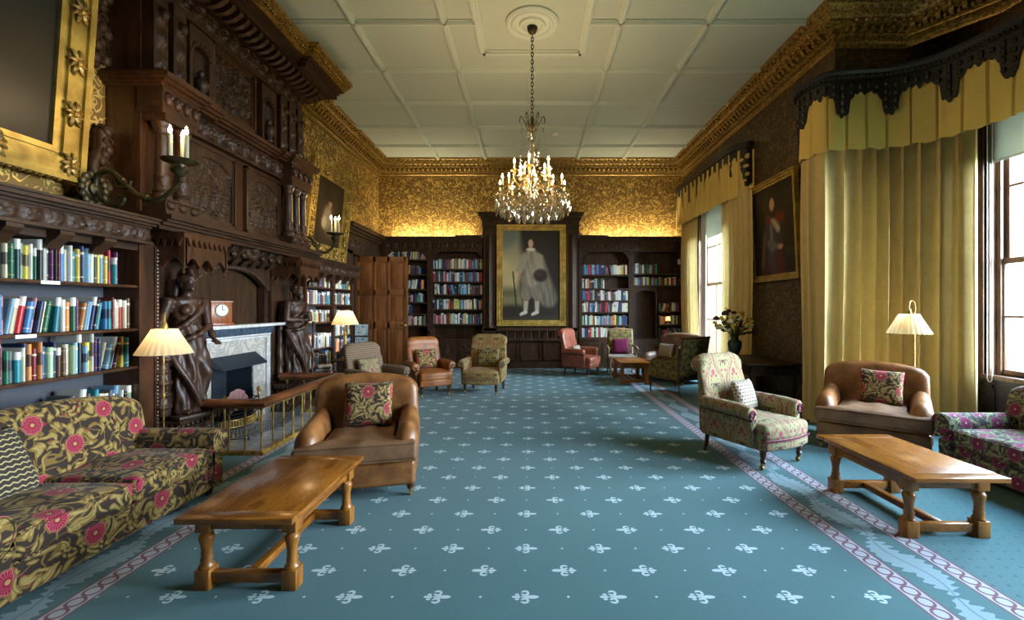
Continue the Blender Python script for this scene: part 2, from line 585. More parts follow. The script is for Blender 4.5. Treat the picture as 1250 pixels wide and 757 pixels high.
def floral(scale=1.0, ground=rgb(54,43,37), leafc=rgb(122,98,50), leaf2=rgb(160,138,84), flower=rgb(134,24,54), fl2=rgb(186,120,112), P=.50, fr=.066):
    def fn(m, u, v):
        u = u*(1/scale); v = v*(1/scale)
        vec = m.vec(u, v, 0)
        wx = (m.noise(5.5, 1, .5, 0, vec=vec)-.5)*.30; wy = (m.noise(5.5, 1, .5, 0, vec=m.vec(v+3.1, u, 2.0))-.5)*.30
        def leaves(sc, ang, k):
            ca, sa = cos(ang), sin(ang)
            a = (u+wx)*ca+(v+wy)*sa; b = (v+wy)*ca-(u+wx)*sa
            vo = m.voro(sc, m.vec(a*1.0+k, b*2.1, k), 'F1', .85, '2D')
            return E(m.nt, vo.outputs['Distance'])
        d1 = leaves(8.5, .5, 0.0); d2 = leaves(9.0, 2.0, 5.0)
        L1 = 1.0-d1.ss(.30,.34); L2 = 1.0-d2.ss(.26,.30)
        core1 = 1.0-d1.ss(.17,.20); core2 = 1.0-d2.ss(.14,.17)
        vein1 = (d1-.10).abs().lt(.025)
        st = m.noise(5, 1.0, .5, 1.2, vec=vec); stem = 1.0-(st-.5).abs().ss(.016,.026)
        col = m.mix(stem*.9, ground, leafc)
        edge1 = (d1-.36).abs().lt(.02)
        col = m.mix(edge1*.6, col, tuple(x*.35 for x in ground[:3])+(1,))
        lf = L1.mx(L2)
        col = m.mix(lf, col, leafc)
        col = m.mix(core1.mx(core2)*.9, col, leaf2)
        col = m.mix(vein1*.55, col, leafc)
        for (ox, oy, R) in ((0.0, 0.0, fr), (.5, .5, fr*.95)):
            a = ((u/P+ox)).fr()-.5; b = ((v/(P*.8)+oy)).fr()-.5
            a = a*P; b = b*(P*.8)
            th = a.atan2(b)
            r = (a*a+b*b).sqrt()*(1.0+((th*9.0).cos())*.05)
            petal = ((th*11.0).sin()).abs()
            disc = r.lt(R)
            rad = petal.lt(.32)*r.gt(R*.36)*r.lt(R*.86)
            rim = (r-R*.92).abs().lt(R*.035)
            rim2 = r.gt(R)*r.lt(R*1.10)
            heart = r.lt(R*.20)
            col = m.mix(rim2*.8, col, leafc)
            col = m.mix(disc, col, flower)
            col = m.mix(rad*.7, col, fl2)
            col = m.mix(rim*.8, col, fl2)
            col = m.mix(heart, col, leaf2)
        vo = m.voro(14, vec, 'F1', 1.0); sp = E(m.nt, vo.outputs['Distance']).lt(.16)
        col = m.mix(sp*(1.0-lf)*.9, col, flower)
        return col
    return fn
MAT['floral'] = fabric('brown_floral_upholstery', floral())
MAT['floral_cool'] = fabric('plum_green_floral_upholstery', floral(.8, rgb(62,56,62), rgb(112,114,82), rgb(150,152,120), rgb(112,28,68), rgb(160,104,134), .38, .072))
MAT['floral_small'] = fabric('floral_cushion_cover', floral(.8, rgb(60,45,39), rgb(130,108,62), rgb(168,146,98), rgb(134,30,50), rgb(196,130,116), .5, .075))

def ikat(ground, red, dark, P=.34, Q=.50):
    def fn(m, u, v):
        nz = m.noise(70, 2, .5, vec=m.co('UV')); n2 = m.noise(5, 2, .5, vec=m.co('UV'))
        v = v + (nz-.5)*.022; u = u + (n2-.5)*.03
        shade_ = tuple(x*.70 for x in ground[:3])+(1,)
        col = m.mix(nz.ss(.35,.65)*.5, ground, shade_)
        for (ox, oy) in ((0, 0), (.5, .5)):
            a = ((u/P+ox).fr()-.5)*P; b = ((v/Q+oy).fr()-.5)*Q
            aa = a.abs()
            w = ((b*(2*pi/Q)).cos()*.5+.5)*.115+.02
            ring = (aa-w).abs().lt(.009)*nz.gt(.42)
            col = m.mix(ring*.6, col, red)
            col = m.mix((aa-w*.78).abs().lt(.004)*nz.gt(.45)*.8, col, dark)
            # pink flame motif above
            t2 = (aa*aa*1.6+(b-.115)*(b-.115)).sqrt().lt(.034)
            t3 = ((aa-.036)*(aa-.036)+(b-.075)*(b-.075)).sqrt().lt(.017)
            t4 = ((aa-.052)*(aa-.052)+(b-.035)*(b-.035)).sqrt().lt(.010)
            col = m.mix(t2.mx(t3).mx(t4)*.9, col, red)
            # dark palmette and curls
            tri = ((b+.055)*.62-aa).gt(0)*b.lt(-.005)*b.gt(-.055)
            px = aa-.052; py = b+.025
            d = (px*px+py*py).sqrt()
            curl = (d-.020).abs().lt(.005)*(1.0-(px.gt(0))*(py.lt(0)))
            tail = (px+.018).abs().lt(.005)*py.lt(0)*py.gt(-.05)
            col = m.mix(tri.mx(curl).mx(tail)*.9, col, dark)
            t5 = ((aa-.03)*(aa-.03)+(b+.12)*(b+.12)).sqrt().lt(.015)
            col = m.mix(t5, col, red)
        return col
    return fn
MAT['ikat_pale'] = fabric('pale_ikat_upholstery', ikat(rgb(144,138,100), rgb(142,58,76), rgb(74,32,46)))
MAT['ikat_olive'] = fabric('olive_ikat_upholstery', ikat(rgb(146,128,80), rgb(138,76,56), rgb(66,40,34), .30, .40))
MAT['ikat_green'] = fabric('olive_plum_ikat_upholstery', ikat(rgb(122,116,62), rgb(70,34,42), rgb(52,26,32), .26, .40))

def checks(bg, fg, P=.034, rr=.30):
    def fn(m, u, v):
        a = (u/P+((v/P).fl()*.5)).fr()-.5; b = (v/P).fr()-.5
        d = (a.abs()+b.abs())
        return m.mix(d.lt(rr), bg, fg)
    return fn
MAT['check'] = fabric('brown_lattice_upholstery', checks(rgb(128,108,88), rgb(62,42,34), .036, .34))
MAT['dots'] = fabric('dotted_cushion_cover', checks(rgb(158,148,132), rgb(70,50,46), .036, .33))
def zigzag(m, u, v):
    P = .05
    t = ((u/P).pp(.5))*.5
    s = ((v/.034)+t*1.3).fr()
    ln = (s-.5).abs().lt(.13)
    return m.mix(ln, rgb(58,50,46), rgb(176,164,116))
MAT['zigzag'] = fabric('zigzag_cushion_cover', zigzag)
MAT['purple'] = fabric('magenta_velvet', lambda m, u, v: m.mix(m.noise(5,3), rgb(86,20,52), rgb(112,30,70)))
MAT['curtain'] = None
def curtainm(name, a, b, tr):
    m = M(name, .8, sheen=.2, spec=.25)
    n = m.noise(5, 3, .5, .8, vec=m.co('UV')); w = m.noise(300, 1, vec=m.co('UV'))
    fig = (m.noise(7, 2, .5, 1.5, vec=m.co('UV'))-.5).abs().ss(.03,.05)
    c = m.mix(n, a, b); c = m.mix(fig*.25, c, b)
    m.color(c); m.bump(w, .2, .002)
    t = m.nt.nodes.new('ShaderNodeBsdfTranslucent'); m.nt.links.new(c, t.inputs['Color'])
    mx = m.nt.nodes.new('ShaderNodeMixShader'); mx.inputs[0].default_value = tr
    m.nt.links.new(m.b.outputs[0], mx.inputs[1]); m.nt.links.new(t.outputs[0], mx.inputs[2])
    m.nt.links.new(mx.outputs[0], m.out.inputs[0])
    return m.m
MAT['curtain'] = curtainm('gold_damask_curtain', rgb(198,170,100), rgb(222,200,140), .14)
MAT['valance'] = curtainm('yellow_valance_silk', rgb(216,182,88), rgb(230,202,114), .12)
MAT['lining'] = plain('curtain_lining', rgb(214,216,220), .8)
MAT['blind'] = curtainm('roller_blind_cloth', rgb(188,192,178), rgb(198,200,186), .2)
MAT['blind_chain'] = plain('blind_bead_chain', rgb(206,206,200), .4)

def shade(name, c):
    m = M(name, .8)
    m.color(c)
    t = m.nt.nodes.new('ShaderNodeBsdfTranslucent'); t.inputs['Color'].default_value = c
    mx = m.nt.nodes.new('ShaderNodeMixShader'); mx.inputs[0].default_value = .6
    m.nt.links.new(m.b.outputs[0], mx.inputs[1]); m.nt.links.new(t.outputs[0], mx.inputs[2])
    m.nt.links.new(mx.outputs[0], m.out.inputs[0])
    return m.m
MAT['shade'] = shade('pleated_lampshade_silk', rgb(238,222,184))

def marble(name, base, vein, sc=2.2):
    m = M(name, .25)
    n = m.noise(sc, 6, .6, 2.0); v = 1.0-(n-.5).abs().ss(.0, .09)
    cl = m.noise(1.2, 3)
    c = m.mix(cl*.5, base, vein); m.color(m.mix(v*.7, c, vein))
    return m.m
MAT['marble'] = marble('veined_marble', rgb(206,200,190), rgb(140,136,132), 4.0)
MAT['marble_white'] = marble('white_marble', rgb(226,226,222), rgb(180,182,184))
MAT['marble_grey'] = marble('blue_grey_marble', rgb(76,92,108), rgb(42,54,68), 6)
MAT['hearth'] = marble('hearth_marble', rgb(178,180,180), rgb(126,132,140))

def emis(name, c, s):
    m = bpy.data.materials.new(name); m.use_nodes = True
    nt = m.node_tree; nt.nodes.clear()
    e = nt.nodes.new('ShaderNodeEmission'); o = nt.nodes.new('ShaderNodeOutputMaterial')
    e.inputs[0].default_value = c; e.inputs[1].default_value = s
    nt.links.new(e.outputs[0], o.inputs[0]); return m
MAT['bulb'] = emis('candle_bulb_glow', (1.0,.70,.36,1), 90)
MAT['bulb_dim'] = emis('lamp_bulb_glow', (1.0,.66,.32,1), 12)
MAT['candle'] = plain('ivory_candle_tube', rgb(186,180,150), .5)
def crystal():
    m = bpy.data.materials.new('cut_crystal'); m.use_nodes = True
    nt = m.node_tree; nt.nodes.clear(); N = nt.nodes.new
    o = N('ShaderNodeOutputMaterial'); g = N('ShaderNodeBsdfGlossy'); t = N('ShaderNodeBsdfTransparent'); d = N('ShaderNodeBsdfRefraction')
    g.inputs['Roughness'].default_value = .06; g.inputs['Color'].default_value = (1,.97,.9,1)
    d.inputs['IOR'].default_value = 1.45; d.inputs['Roughness'].default_value = .05
    t.inputs['Color'].default_value = (.96,.95,.9,1)
    lw = N('ShaderNodeLayerWeight'); lw.inputs[0].default_value = .45
    a = N('ShaderNodeMixShader'); b = N('ShaderNodeMixShader'); b.inputs[0].default_value = .45
    nt.links.new(t.outputs[0], b.inputs[1]); nt.links.new(d.outputs[0], b.inputs[2])
    nt.links.new(lw.outputs['Facing'], a.inputs[0])
    nt.links.new(b.outputs[0], a.inputs[1]); nt.links.new(g.outputs[0], a.inputs[2])
    nt.links.new(a.outputs[0], o.inputs[0]); return m
MAT['crystal'] = crystal()
def glass():
    m = bpy.data.materials.new('window_glass'); m.use_nodes = True
    nt = m.node_tree; nt.nodes.clear(); N = nt.nodes.new
    o = N('ShaderNodeOutputMaterial'); g = N('ShaderNodeBsdfGlossy'); t = N('ShaderNodeBsdfTransparent')
    g.inputs['Roughness'].default_value = .02; t.inputs['Color'].default_value = (.96,.98,.98,1)
    a = N('ShaderNodeMixShader'); a.inputs[0].default_value = .05
    nt.links.new(t.outputs[0], a.inputs[1]); nt.links.new(g.outputs[0], a.inputs[2])
    nt.links.new(a.outputs[0], o.inputs[0]); return m
MAT['glass'] = glass()

def vcol(name, rough=.5, spec=.5, coat=0.0):
    m = M(name, rough, spec=spec, coat=coat)
    a = m.nt.nodes.new('ShaderNodeAttribute'); a.attribute_name = 'Col'
    n = m.noise(70, 2, .5)
    m.color(m.mix((n-.5).abs()*.3, a.outputs['Color'], (0.02,0.015,0.01,1)))
    return m.m
MAT['oil'] = vcol('oil_paint_on_canvas', .45, .25)
MAT['books_v'] = vcol('mixed_book_covers', .45)
# individual books: colour of the object, with a contrasting band across the spine
def bookmat(name, band):
    m = M(name, .42)
    oi = m.nt.nodes.new('ShaderNodeObjectInfo')
    x, y, z = m.xyz(m.co('Generated'))
    col = oi.outputs['Color']
    if band == 1:
        f = (z-.80).abs().lt(.035).mx((z-.14).abs().lt(.012)); alt = rgb(222,214,190)
    elif band == 2:
        f = (z-.55).abs().lt(.17); alt = rgb(30,32,40)
    elif band == 3:
        f = z.gt(.74); alt = rgb(228,224,214)
    else:
        f = (z-.5).abs().lt(.006).mx((z-.9).abs().lt(.008)).mx((z-.1).abs().lt(.008)); alt = rgb(190,150,70)
    m.color(m.mix(f*.85, col, alt))
    return m.m
MAT['book'] = [bookmat('book_cover_%s' % n, i) for i, n in enumerate(('ruled','banded','panelled','topped'))]
MAT['pages'] = plain('book_pages', rgb(206,198,176), .8)
MAT['magazine'] = None
def mag():
    m = M('magazine_cover', .3); n = m.noise(9, 3, .6, out='Color', vec=m.co('Generated'))
    f = m.noise(6, 2, vec=m.co('Generated'))
    m.color(m.ramp(f, [(.3, rgb(40,74,120)), (.48, rgb(110,150,180)), (.55, rgb(190,190,170)), (.7, rgb(70,100,50))]))
    return m.m
MAT['magazine'] = mag()
MAT['leafg'] = plain('bouquet_leaf', rgb(52,72,34), .6, var=.4)
MAT['rose'] = plain('cream_rose_petal', rgb(222,214,170), .6, var=.1)
MAT['rose_dark'] = plain('dark_dahlia_petal', rgb(52,26,40), .6, var=.2)
MAT['yellow_fl'] = plain('yellow_blossom', rgb(196,178,56), .6, var=.2)
MAT['vase'] = plain('green_glazed_vase', rgb(36,58,50), .2, var=.3)
MAT['white'] = plain('white_plastic', rgb(226,226,222), .4)
MAT['red'] = plain('red_plastic', rgb(190,24,28), .4)
MAT['dial'] = plain('clock_dial_enamel', rgb(228,232,236), .3)
MAT['black'] = plain('black_paint', rgb(14,14,16), .4)
MAT['pinkpaper'] = plain('faded_pink_paper', rgb(150,110,108), .8, var=.2)
MAT['stone'] = plain('pale_yellow_render', rgb(70,60,38), .9, var=.15)
MAT['lawn'] = plain('lawn_grass', rgb(52,76,28), .9, var=.4)
MAT['hedge'] = plain('dark_tree_leaves', rgb(34,48,26), .9, var=.5)
MAT['dark_glass'] = plain('outside_window_pane', rgb(40,52,62), .2)
LCH, LSC, LUP, SKY, EXPO = 6.5, 14.0, 40.0, 64.0, 0.0
# ------------------------------------------------------------------ room shell
H = 1.6
XL, XR = -4.12, 4.12      # side walls
YB, YR = 12.1, -3.0       # back wall, rear wall behind the camera
ZC = 5.55
XB = 5.62                 # outer wall of the window bay
YBAY = 6.05               # return wall of the bay

mb = MB(); mb.box(XL-.6, XB+.4, YR-.1, YB+.1, -.12, 0)
floor = struct(mb, 'floor', MAT['carpet'], uv=False)
mb = MB(); mb.box(XL-.3, XB+.4, YR-.1, YB+.1, ZC, ZC+.15)
struct(mb, 'ceiling', MAT['plaster'])

# back wall
mb = MB(); mb.box(XL-.3, XB+.3, YB, YB+.2, 0, ZC); struct(mb, 'wall_back', MAT['paper'])
# left wall with the firebox opening (y 5.42-6.42, z 0-1.05)
mb = MB()
mb.box(XL-.2, XL, YR, 5.42, 0, ZC); mb.box(XL-.2, XL, 6.42, YB, 0, ZC); mb.box(XL-.2, XL, 5.42, 6.42, 1.05, ZC)
struct(mb, 'wall_left', MAT['paper'])
# firebox
mb = MB()
mb.box(-4.62, -4.60, 5.40, 6.44, 0, 1.07); mb.box(-4.6, XL-.2, 5.40, 5.42, 0, 1.07); mb.box(-4.6, XL-.2, 6.42, 6.44, 0, 1.07); mb.box(-4.6, XL-.2, 5.4, 6.44, 1.05, 1.07)
mb.box(-4.6, XL-.2, 5.4, 6.44, 0, .012)
struct(mb, 'trim_1', MAT['soot_and_doorway'])
# right wall with the far window opening (y 8.75-10.95, z .75-3.95)
mb = MB()
T = .42
mb.box(XR, XR+T, YBAY+.0, 8.75, 0, ZC); mb.box(XR, XR+T, 10.95, YB, 0, ZC)
mb.box(XR, XR+T, 8.75, 10.95, 0, .45); mb.box(XR, XR+T, 8.75, 10.95, 3.95, ZC)
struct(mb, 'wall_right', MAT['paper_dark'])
# bay: return wall and outer wall with the visible window and an added unseen one
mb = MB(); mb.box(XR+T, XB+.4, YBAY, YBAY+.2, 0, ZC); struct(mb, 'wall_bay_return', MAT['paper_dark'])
BW = [(1.1, 2.9), (3.60, 5.50)]  # first window lies out of view, added to let in daylight
mb = MB()
ys = [YR]+[t for w in BW for t in w]+[YBAY]
for i in range(0, len(ys), 2): mb.box(XB, XB+.4, ys[i], ys[i+1], 0, ZC)
for a, b in BW:
    mb.box(XB, XB+.4, a, b, 0, .78); mb.box(XB, XB+.4, a, b, 4.0, ZC)
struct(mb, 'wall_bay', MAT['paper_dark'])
# rear wall behind the camera
mb = MB()
mb.box(XL-.2, XB+.4, YR-.3, YR, 0, ZC)
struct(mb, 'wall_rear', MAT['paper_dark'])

# dado panelling under the bay windows and the deep window reveals
mb = MB(); mb.box(XB-.04, XB, 3.4, 5.5, .0, .74)
for a, b in ((3.5, 4.4), (4.5, 5.4)):
    mb.box(XB-.055, XB-.04, a, b, .12, .16); mb.box(XB-.055, XB-.04, a, b, .62, .66)
    mb.box(XB-.055, XB-.04, a, a+.04, .12, .66); mb.box(XB-.055, XB-.04, b-.04, b, .12, .66)
mb.box(XB-.07, XB, 3.4, 5.5, 0, .1)
struct(mb, 'trim_2', MAT['dado'])
# baseboard on the right wall
mb = MB(); mb.box(XR-.03, XR, YBAY, 8.7, 0, .22); mb.box(XR-.04, XR, YBAY, 8.7, .19, .22); struct(mb, 'baseboard_right', MAT['oak_dark'])
mb = MB(); mb.box(XR+.02, XB-.07, YBAY-.03, YBAY, 0, .22); struct(mb, 'baseboard_bay', MAT['oak_dark'])

# ------------------------------------------------------------------ windows
def sash_window(n, y0, y1, z0, z1, xin, xout, bars_v, mid=None):
    """window in a wall facing -X: architrave, frame, two sashes, panes"""
    mid = mid if mid else (z0+z1)/2
    fr = MB()
    # reveal lining
    fr.box(xin-.02, xout, y0, y0+.05, z0, z1); fr.box(xin-.02, xout, y1-.05, y1, z0, z1)
    fr.box(xin-.02, xout, y0, y1, z1-.05, z1); fr.box(xin-.08, xout, y0-.06, y1+.06, z0-.05, z0)
    # architrave mouldings on the room side
    for k, (w, d) in enumerate(((.16, .025), (.10, .045), (.05, .06))):
        fr.box(xin-d, xin+.01, y0-w, y0+.01, z0-.05, z1+w); fr.box(xin-d, xin+.01, y1-.01, y1+w, z0-.05, z1+w)
        fr.box(xin-d, xin+.01, y0, y1, z1, z1+w)
    # stepped sash box
    xa = lerp(xin, xout, .16)
    fr.box(xa, xa+.03, y0+.05, y0+.10, z0, z1); fr.box(xa, xa+.03, y1-.10, y1-.05, z0, z1)
    f = struct(fr, 'window_%d' % n, MAT['window_wood'])
    def sash(za, zb, xs, name):
        s = MB(); w = .065
        s.cbox(xs, xs+.045, y0+.042, y0+.055+w, za, zb, .008); s.cbox(xs, xs+.045, y1-.055-w, y1-.042, za, zb, .008)
        s.cbox(xs, xs+.045, y0+.055, y1-.055, za, za+w, .008); s.cbox(xs, xs+.045, y0+.055, y1-.055, zb-w, zb, .008)
        ya, yb = y0+.055+w, y1-.055-w
        for i in range(1, bars_v):
            yy = lerp(ya, yb, i/bars_v); s.box(xs+.008, xs+.037, yy-.013, yy+.013, za, zb)
        zz = (za+zb)/2; s.box(xs+.008, xs+.037, ya, yb, zz-.011, zz+.011)
        o = s.build(name, MAT['window_wood'], f); o['kind'] = 'structure'
        g = MB(); g.box(xs+.02, xs+.025, ya-.005, yb+.005, za+w-.005, zb-w+.005)
        p = g.build('pane', MAT['glass'], o); p['kind'] = 'structure'
        if name == 'lower_sash':
            l = MB()
            for yy in (ya+.35, yb-.35): l.cbox(xs-.03, xs, yy-.04, yy+.04, za+.035, za+.055, .006)
            l.build('sash_lift', MAT['brass'], o)
    xs = lerp(xin, xout, .22)
    sash(z0, mid+.03, xs, 'lower_sash')
    sash(mid-.03, z1, xs+.06, 'upper_sash')
    return f
for i, (a, b) in enumerate(BW): sash_window(i+1, a, b, .78, 4.0, XB, XB+.4, 2, 2.16)
sash_window(3, 8.75, 10.95, .45, 3.95, XR, XR+T, 3, 2.14)
# ------------------------------------------------------------------ ceiling ribs, rose
mb = MB()
def rib(x0, x1, y0, y1):
    """moulded rib, stepped"""
    for w, d in ((.055, .02), (.036, .04), (.018, .052)):
        if abs(x1-x0) < 1e-6: mb.box(x0-w, x0+w, y0, y1, ZC-d, ZC)
        else: mb.box(x0, x1, y0-w, y0+w, ZC-d, ZC)
for y in (-1.03, .17, 1.37, 2.57, 3.77, 4.97, 7.40, 8.61, 9.75, 10.9): rib(-3.8, 3.8 if y > 6 else 5.3, y, y)
rib(-3.8, -.75, 6.17, 6.17); rib(.78, 3.8, 6.17, 6.17)
for x in (-2.45, -1.2, 1.24, 2.45): rib(x, x, YR, 11.8)
rib(0.02, 0.02, 7.4, 11.8); rib(.02, .02, YR, 4.97)
struct(mb, 'trim_3', MAT['plaster2'])
mb = MB()
x0, x1, y0, y1 = -.74, .78, 5.46, 6.9
for w, d in ((.06, .025), (.035, .05)):
    for (a, b, c, e) in ((x0-w, x0+w, y0-w, y1+w), (x1-w, x1+w, y0-w, y1+w)): mb.box(a, b, c, e, ZC-d, ZC)
    mb.box(x0, x1, y0-w, y0+w, ZC-d, ZC); mb.box(x0, x1, y1-w, y1+w, ZC-d, ZC)
struct(mb, 'trim_4', MAT['plaster2'])
ros = MB()
ros.lathe([(.37,0),(.37,-.025),(.34,-.045),(.31,-.03),(.30,-.03),(.28,-.05),(.25,-.05),(.235,-.03),(.19,-.03),(.175,-.06),(.14,-.06),(.12,-.035),(.09,-.05),(.06,-.07),(.02,-.07)], 48, (.02, 6.2, ZC))
struct(ros, 'trim_5', MAT['plaster2'])
# smoke detector
sd = MB(); sd.lathe([(.065,0),(.065,-.02),(.05,-.04),(.02,-.045)], 20, (.55, 10.15, ZC))
tag(sd.build('smoke_detector', MAT['white']), 'small white round smoke detector on the ceiling beyond the chandelier', 'smoke detector')

# ------------------------------------------------------------------ gilded cornice
def cornice(name, path, ornament=True, z0=5.10, mat='gold_dull'):
    """profile swept along a horizontal polyline whose interior (room) lies on its left-hand side when walking"""
    prof = [(0,0),(.02,0),(.03,.025),(.03,.05),(.055,.07),(.055,.10),(.085,.115),(.09,.13),(.11,.14),(.11,.21),(.18,.225),(.205,.24),(.205,.285),(.23,.30),(.25,.335),(.29,.385),(.33,.41),(.34,.45),(0,.45)]
    P = [Vector((p[0], p[1], 0)) for p in path]; N = len(P)
    mb = MB()
    def offdir(i):
        def nrm(a, b):
            t = (b-a).normalized(); return Vector((-t.y, t.x, 0))
        if i == 0: return nrm(P[0], P[1])
        if i == N-1: return nrm(P[-2], P[-1])
        n1, n2 = nrm(P[i-1], P[i]), nrm(P[i], P[i+1])
        m = (n1+n2); m.normalize(); return m / max(.3, m.dot(n1))
    rows = []
    for i in range(N):
        o = offdir(i); r = []
        for (a, z) in prof:
            r.append(len(mb.v)); q = P[i]+o*a; mb.v.append((q.x, q.y, z0+z))
        rows.append(r)
    for i in range(N-1):
        for j in range(len(prof)-1):
            mb.face((rows[i][j], rows[i+1][j], rows[i+1][j+1], rows[i][j+1]))
    for i in range(N-1):
        a, b = P[i], P[i+1]; L = (b-a).length; t = (b-a)/L; n = Vector((-t.y, t.x, 0))
        lo = .0; hi = L
        k = 0; s = .06
        while s < L-.03:
            c = a+t*s
            # beads
            q = c+n*.065; mb.sph((q.x, q.y, z0+.085), (.016,.016,.016), 5, 3)
            if k % 2 == 0:
                # acanthus modillion with ball between
                M4 = Matrix.Translation((c.x, c.y, z0)) @ Matrix(((t.x, n.x, 0, 0), (t.y, n.y, 0, 0), (0, 0, 1, 0), (0, 0, 0, 1)))
                m0 = mb.mark()
                mb.prism([(.11,.145),(.15,.15),(.19,.185),(.20,.222),(.11,.222)], 'x', -.022, .022)
                mb.xf(M4, m0)
                q = c+n*.22; mb.sph((q.x, q.y, z0+.262), (.026,.026,.02), 6, 4)
                q = c+n*.30; mb.sph((q.x, q.y, z0+.375), (.03,.022,.03), 6, 4)
            else:
                q = c+n*.13; mb.sph((q.x, q.y, z0+.185), (.03,.03,.03), 6, 4)
                q = c+n*.27; mb.sph((q.x, q.y, z0+.345), (.016,.016,.022), 5, 3)
            s += .062; k += 1
    return struct(mb, name, MAT[mat], smooth=40, uv=False)
cornice('trim_6', [(XB, 2.0), (XB, YBAY-.75), (XB-.55, YBAY), (XR, YBAY), (XR, YB), (XL, YB), (XL, 7.35)])
cornice('trim_7', [(XL, 4.3), (XL, 1.5)])
# ------------------------------------------------------------------ carved relief helper
def relief(mb, org, eu, ev, en, w, h, nu, nv, fn, mi=0):
    """height-field panel: origin, unit vectors eu (width), ev (height), en (outward); fn(u,v in metres)->height"""
    o, eu, ev, en = Vector(org), Vector(eu), Vector(ev), Vector(en)
    def f(a, b):
        return o+eu*(a*w)+ev*(b*h)+en*fn(a*w, b*h)
    mb.grid(f, nu, nv, mi=mi)
def scroll_h(seed, sc=11.0, amp=.02):
    def fn(u, v):
        p = Vector((u*sc, v*sc, seed))
        q = p + Vector((mnoise.noise(p*.7+Vector((5,0,0))), mnoise.noise(p*.7+Vector((0,9,0))), 0))*1.1
        n = mnoise.noise(q)
        return amp*(sstep(.25, 0, abs(n))*.8+sstep(.0, .5, mnoise.noise(q*1.9))*.5)
    return fn
def leafband(P, h, amp, seed=0.0):
    """running acanthus scroll for friezes"""
    def fn(u, v):
        t = (u/P) % 1.0; k = int(u/P)
        dx = (t-.5)*P; dy = (v-h*.5)*(1 if k % 2 else -1)
        r = sqrt(dx*dx+dy*dy)+1e-6; a = atan2(dy, dx)
        sp = abs(((r/(h*.5))*2.0-a/(2*pi)) % 1.0-.5)
        lobes = .5+.5*sin(a*5+seed)
        return amp*(sstep(.5,.15,sp)*(.6+.4*lobes))*sstep(h*.62,h*.45,r)+amp*.4*max(0, mnoise.noise(Vector((u*40, v*40, seed))))
    return fn

# ------------------------------------------------------------------ books
BOOKC = [((196,196,186),'white'),((206,196,162),'cream'),((60,112,160),'blue'),((28,44,84),'navy blue'),((120,162,186),'pale blue'),((166,32,38),'red'),
 ((104,26,34),'maroon'),((24,92,64),'green'),((22,58,56),'dark green'),((20,22,28),'black'),((202,178,64),'yellow'),((206,132,70),'orange'),((90,36,84),'purple'),
 ((104,104,108),'grey'),((182,134,142),'pink'),((40,128,140),'teal'),((80,54,38),'brown'),((150,176,140),'pale green')]
BOOKW = [16,9,9,8,6,7,5,4,4,7,4,4,3,5,3,4,4,3]
rb = random.Random(21)
def bookcolor():
    c, n = rb.choices(BOOKC, BOOKW)[0]
    j = rb.uniform(.85, 1.12)
    return tuple(min(1, lin(min(255, x*j))) for x in c)+(1,), n
def unit_book(name, mi):
    """1x1x1 book: spine faces +X (x from -1 to 0), thickness along y, height z; rounded spine, recessed pages"""
    b = MB()
    t = .07
    # cover boards + rounded spine as a profile in (x,y)
    sp = [(-.0+(-.10)*(1-cos(radians(a))) *1.0, .5*sin(radians(a))) for a in (-90,-60,-30,0,30,60,90)]
    out = [(-1,-.5)]+sp+[(-1,.5)]
    inn = [(-1,.5-t)]+[(-.18,.5-t),(-.18,-.5+t)]+[(-1,-.5+t)]
    b.prism(out+inn, 'z', 0, 1, 0)
    b.box(-.97, -.17, -.5+t, .5-t, .02, .975, 1)
    return b
UB = []
for k in range(4):
    o = unit_book('book', 0).build('book', [MAT['book'][k], MAT['pages']], smooth=30, uv=False)
    UB.append(o.data); bpy.data.objects.remove(o)
KINDS_B = ['hardback book','paperback book','hardback book','paperback book']
def place_book(pos, dims, yawdir, lean, label, group, col, kind):
    """pos: bottom front corner centre (spine foot); dims depth,thick,height"""
    o = bpy.data.objects.new('book', UB[kind]); COL.objects.link(o)
    R = Matrix.Rotation(yawdir, 4, 'Z') @ Matrix.Rotation(lean, 4, 'X')
    o.matrix_world = Matrix.Translation(pos) @ R @ Matrix.Diagonal((dims[0], dims[1], dims[2], 1))
    o.color = col
    tag(o, label, 'book', group)
    return o
FREQ = []
def shelf_row(y0, y1, z, xs, hmin, hmax, group, lab, rev=True, leany=.0, gap=0.0, tmin=.018, tmax=.045, big=0.0):
    """fill from y1 (fireplace end when rev) to y0 along a shelf whose spines face +X"""
    y = y1; n = 0
    lean = 0.0
    while True:
        t = rb.uniform(tmin, tmax); h = rb.uniform(hmin, hmax); d = rb.uniform(.16, .22)
        if rb.random() < big: h = min(hmax*1.2, hmax+.06)
        if y-t < y0: break
        if rb.random() < .12: lean = rb.choice([0, 0, leany, leany*.6])
        col, cn = bookcolor(); k = rb.randrange(4); n += 1
        sx = xs+rb.uniform(-.03, .0)
        L = abs(lean)
        # lean top towards +y: bottom near-corner pivot
        yy = y-t*.5-(h*sin(L) if lean > 0 else 0)
        zz = z+t*.5*sin(L)
        if yy-t*.5 < y0: break
        place_book((sx, yy, zz), (d, t, h), 0, -lean, lab(cn, KINDS_B[k], n), group, col, k)
        y -= t*(1/cos(L))+.0015
        if lean > 0 and rb.random() < .12: lean = 0; y -= h*sin(L)
        if gap and rb.random() < gap: y -= rb.uniform(.02, .10)
    return n

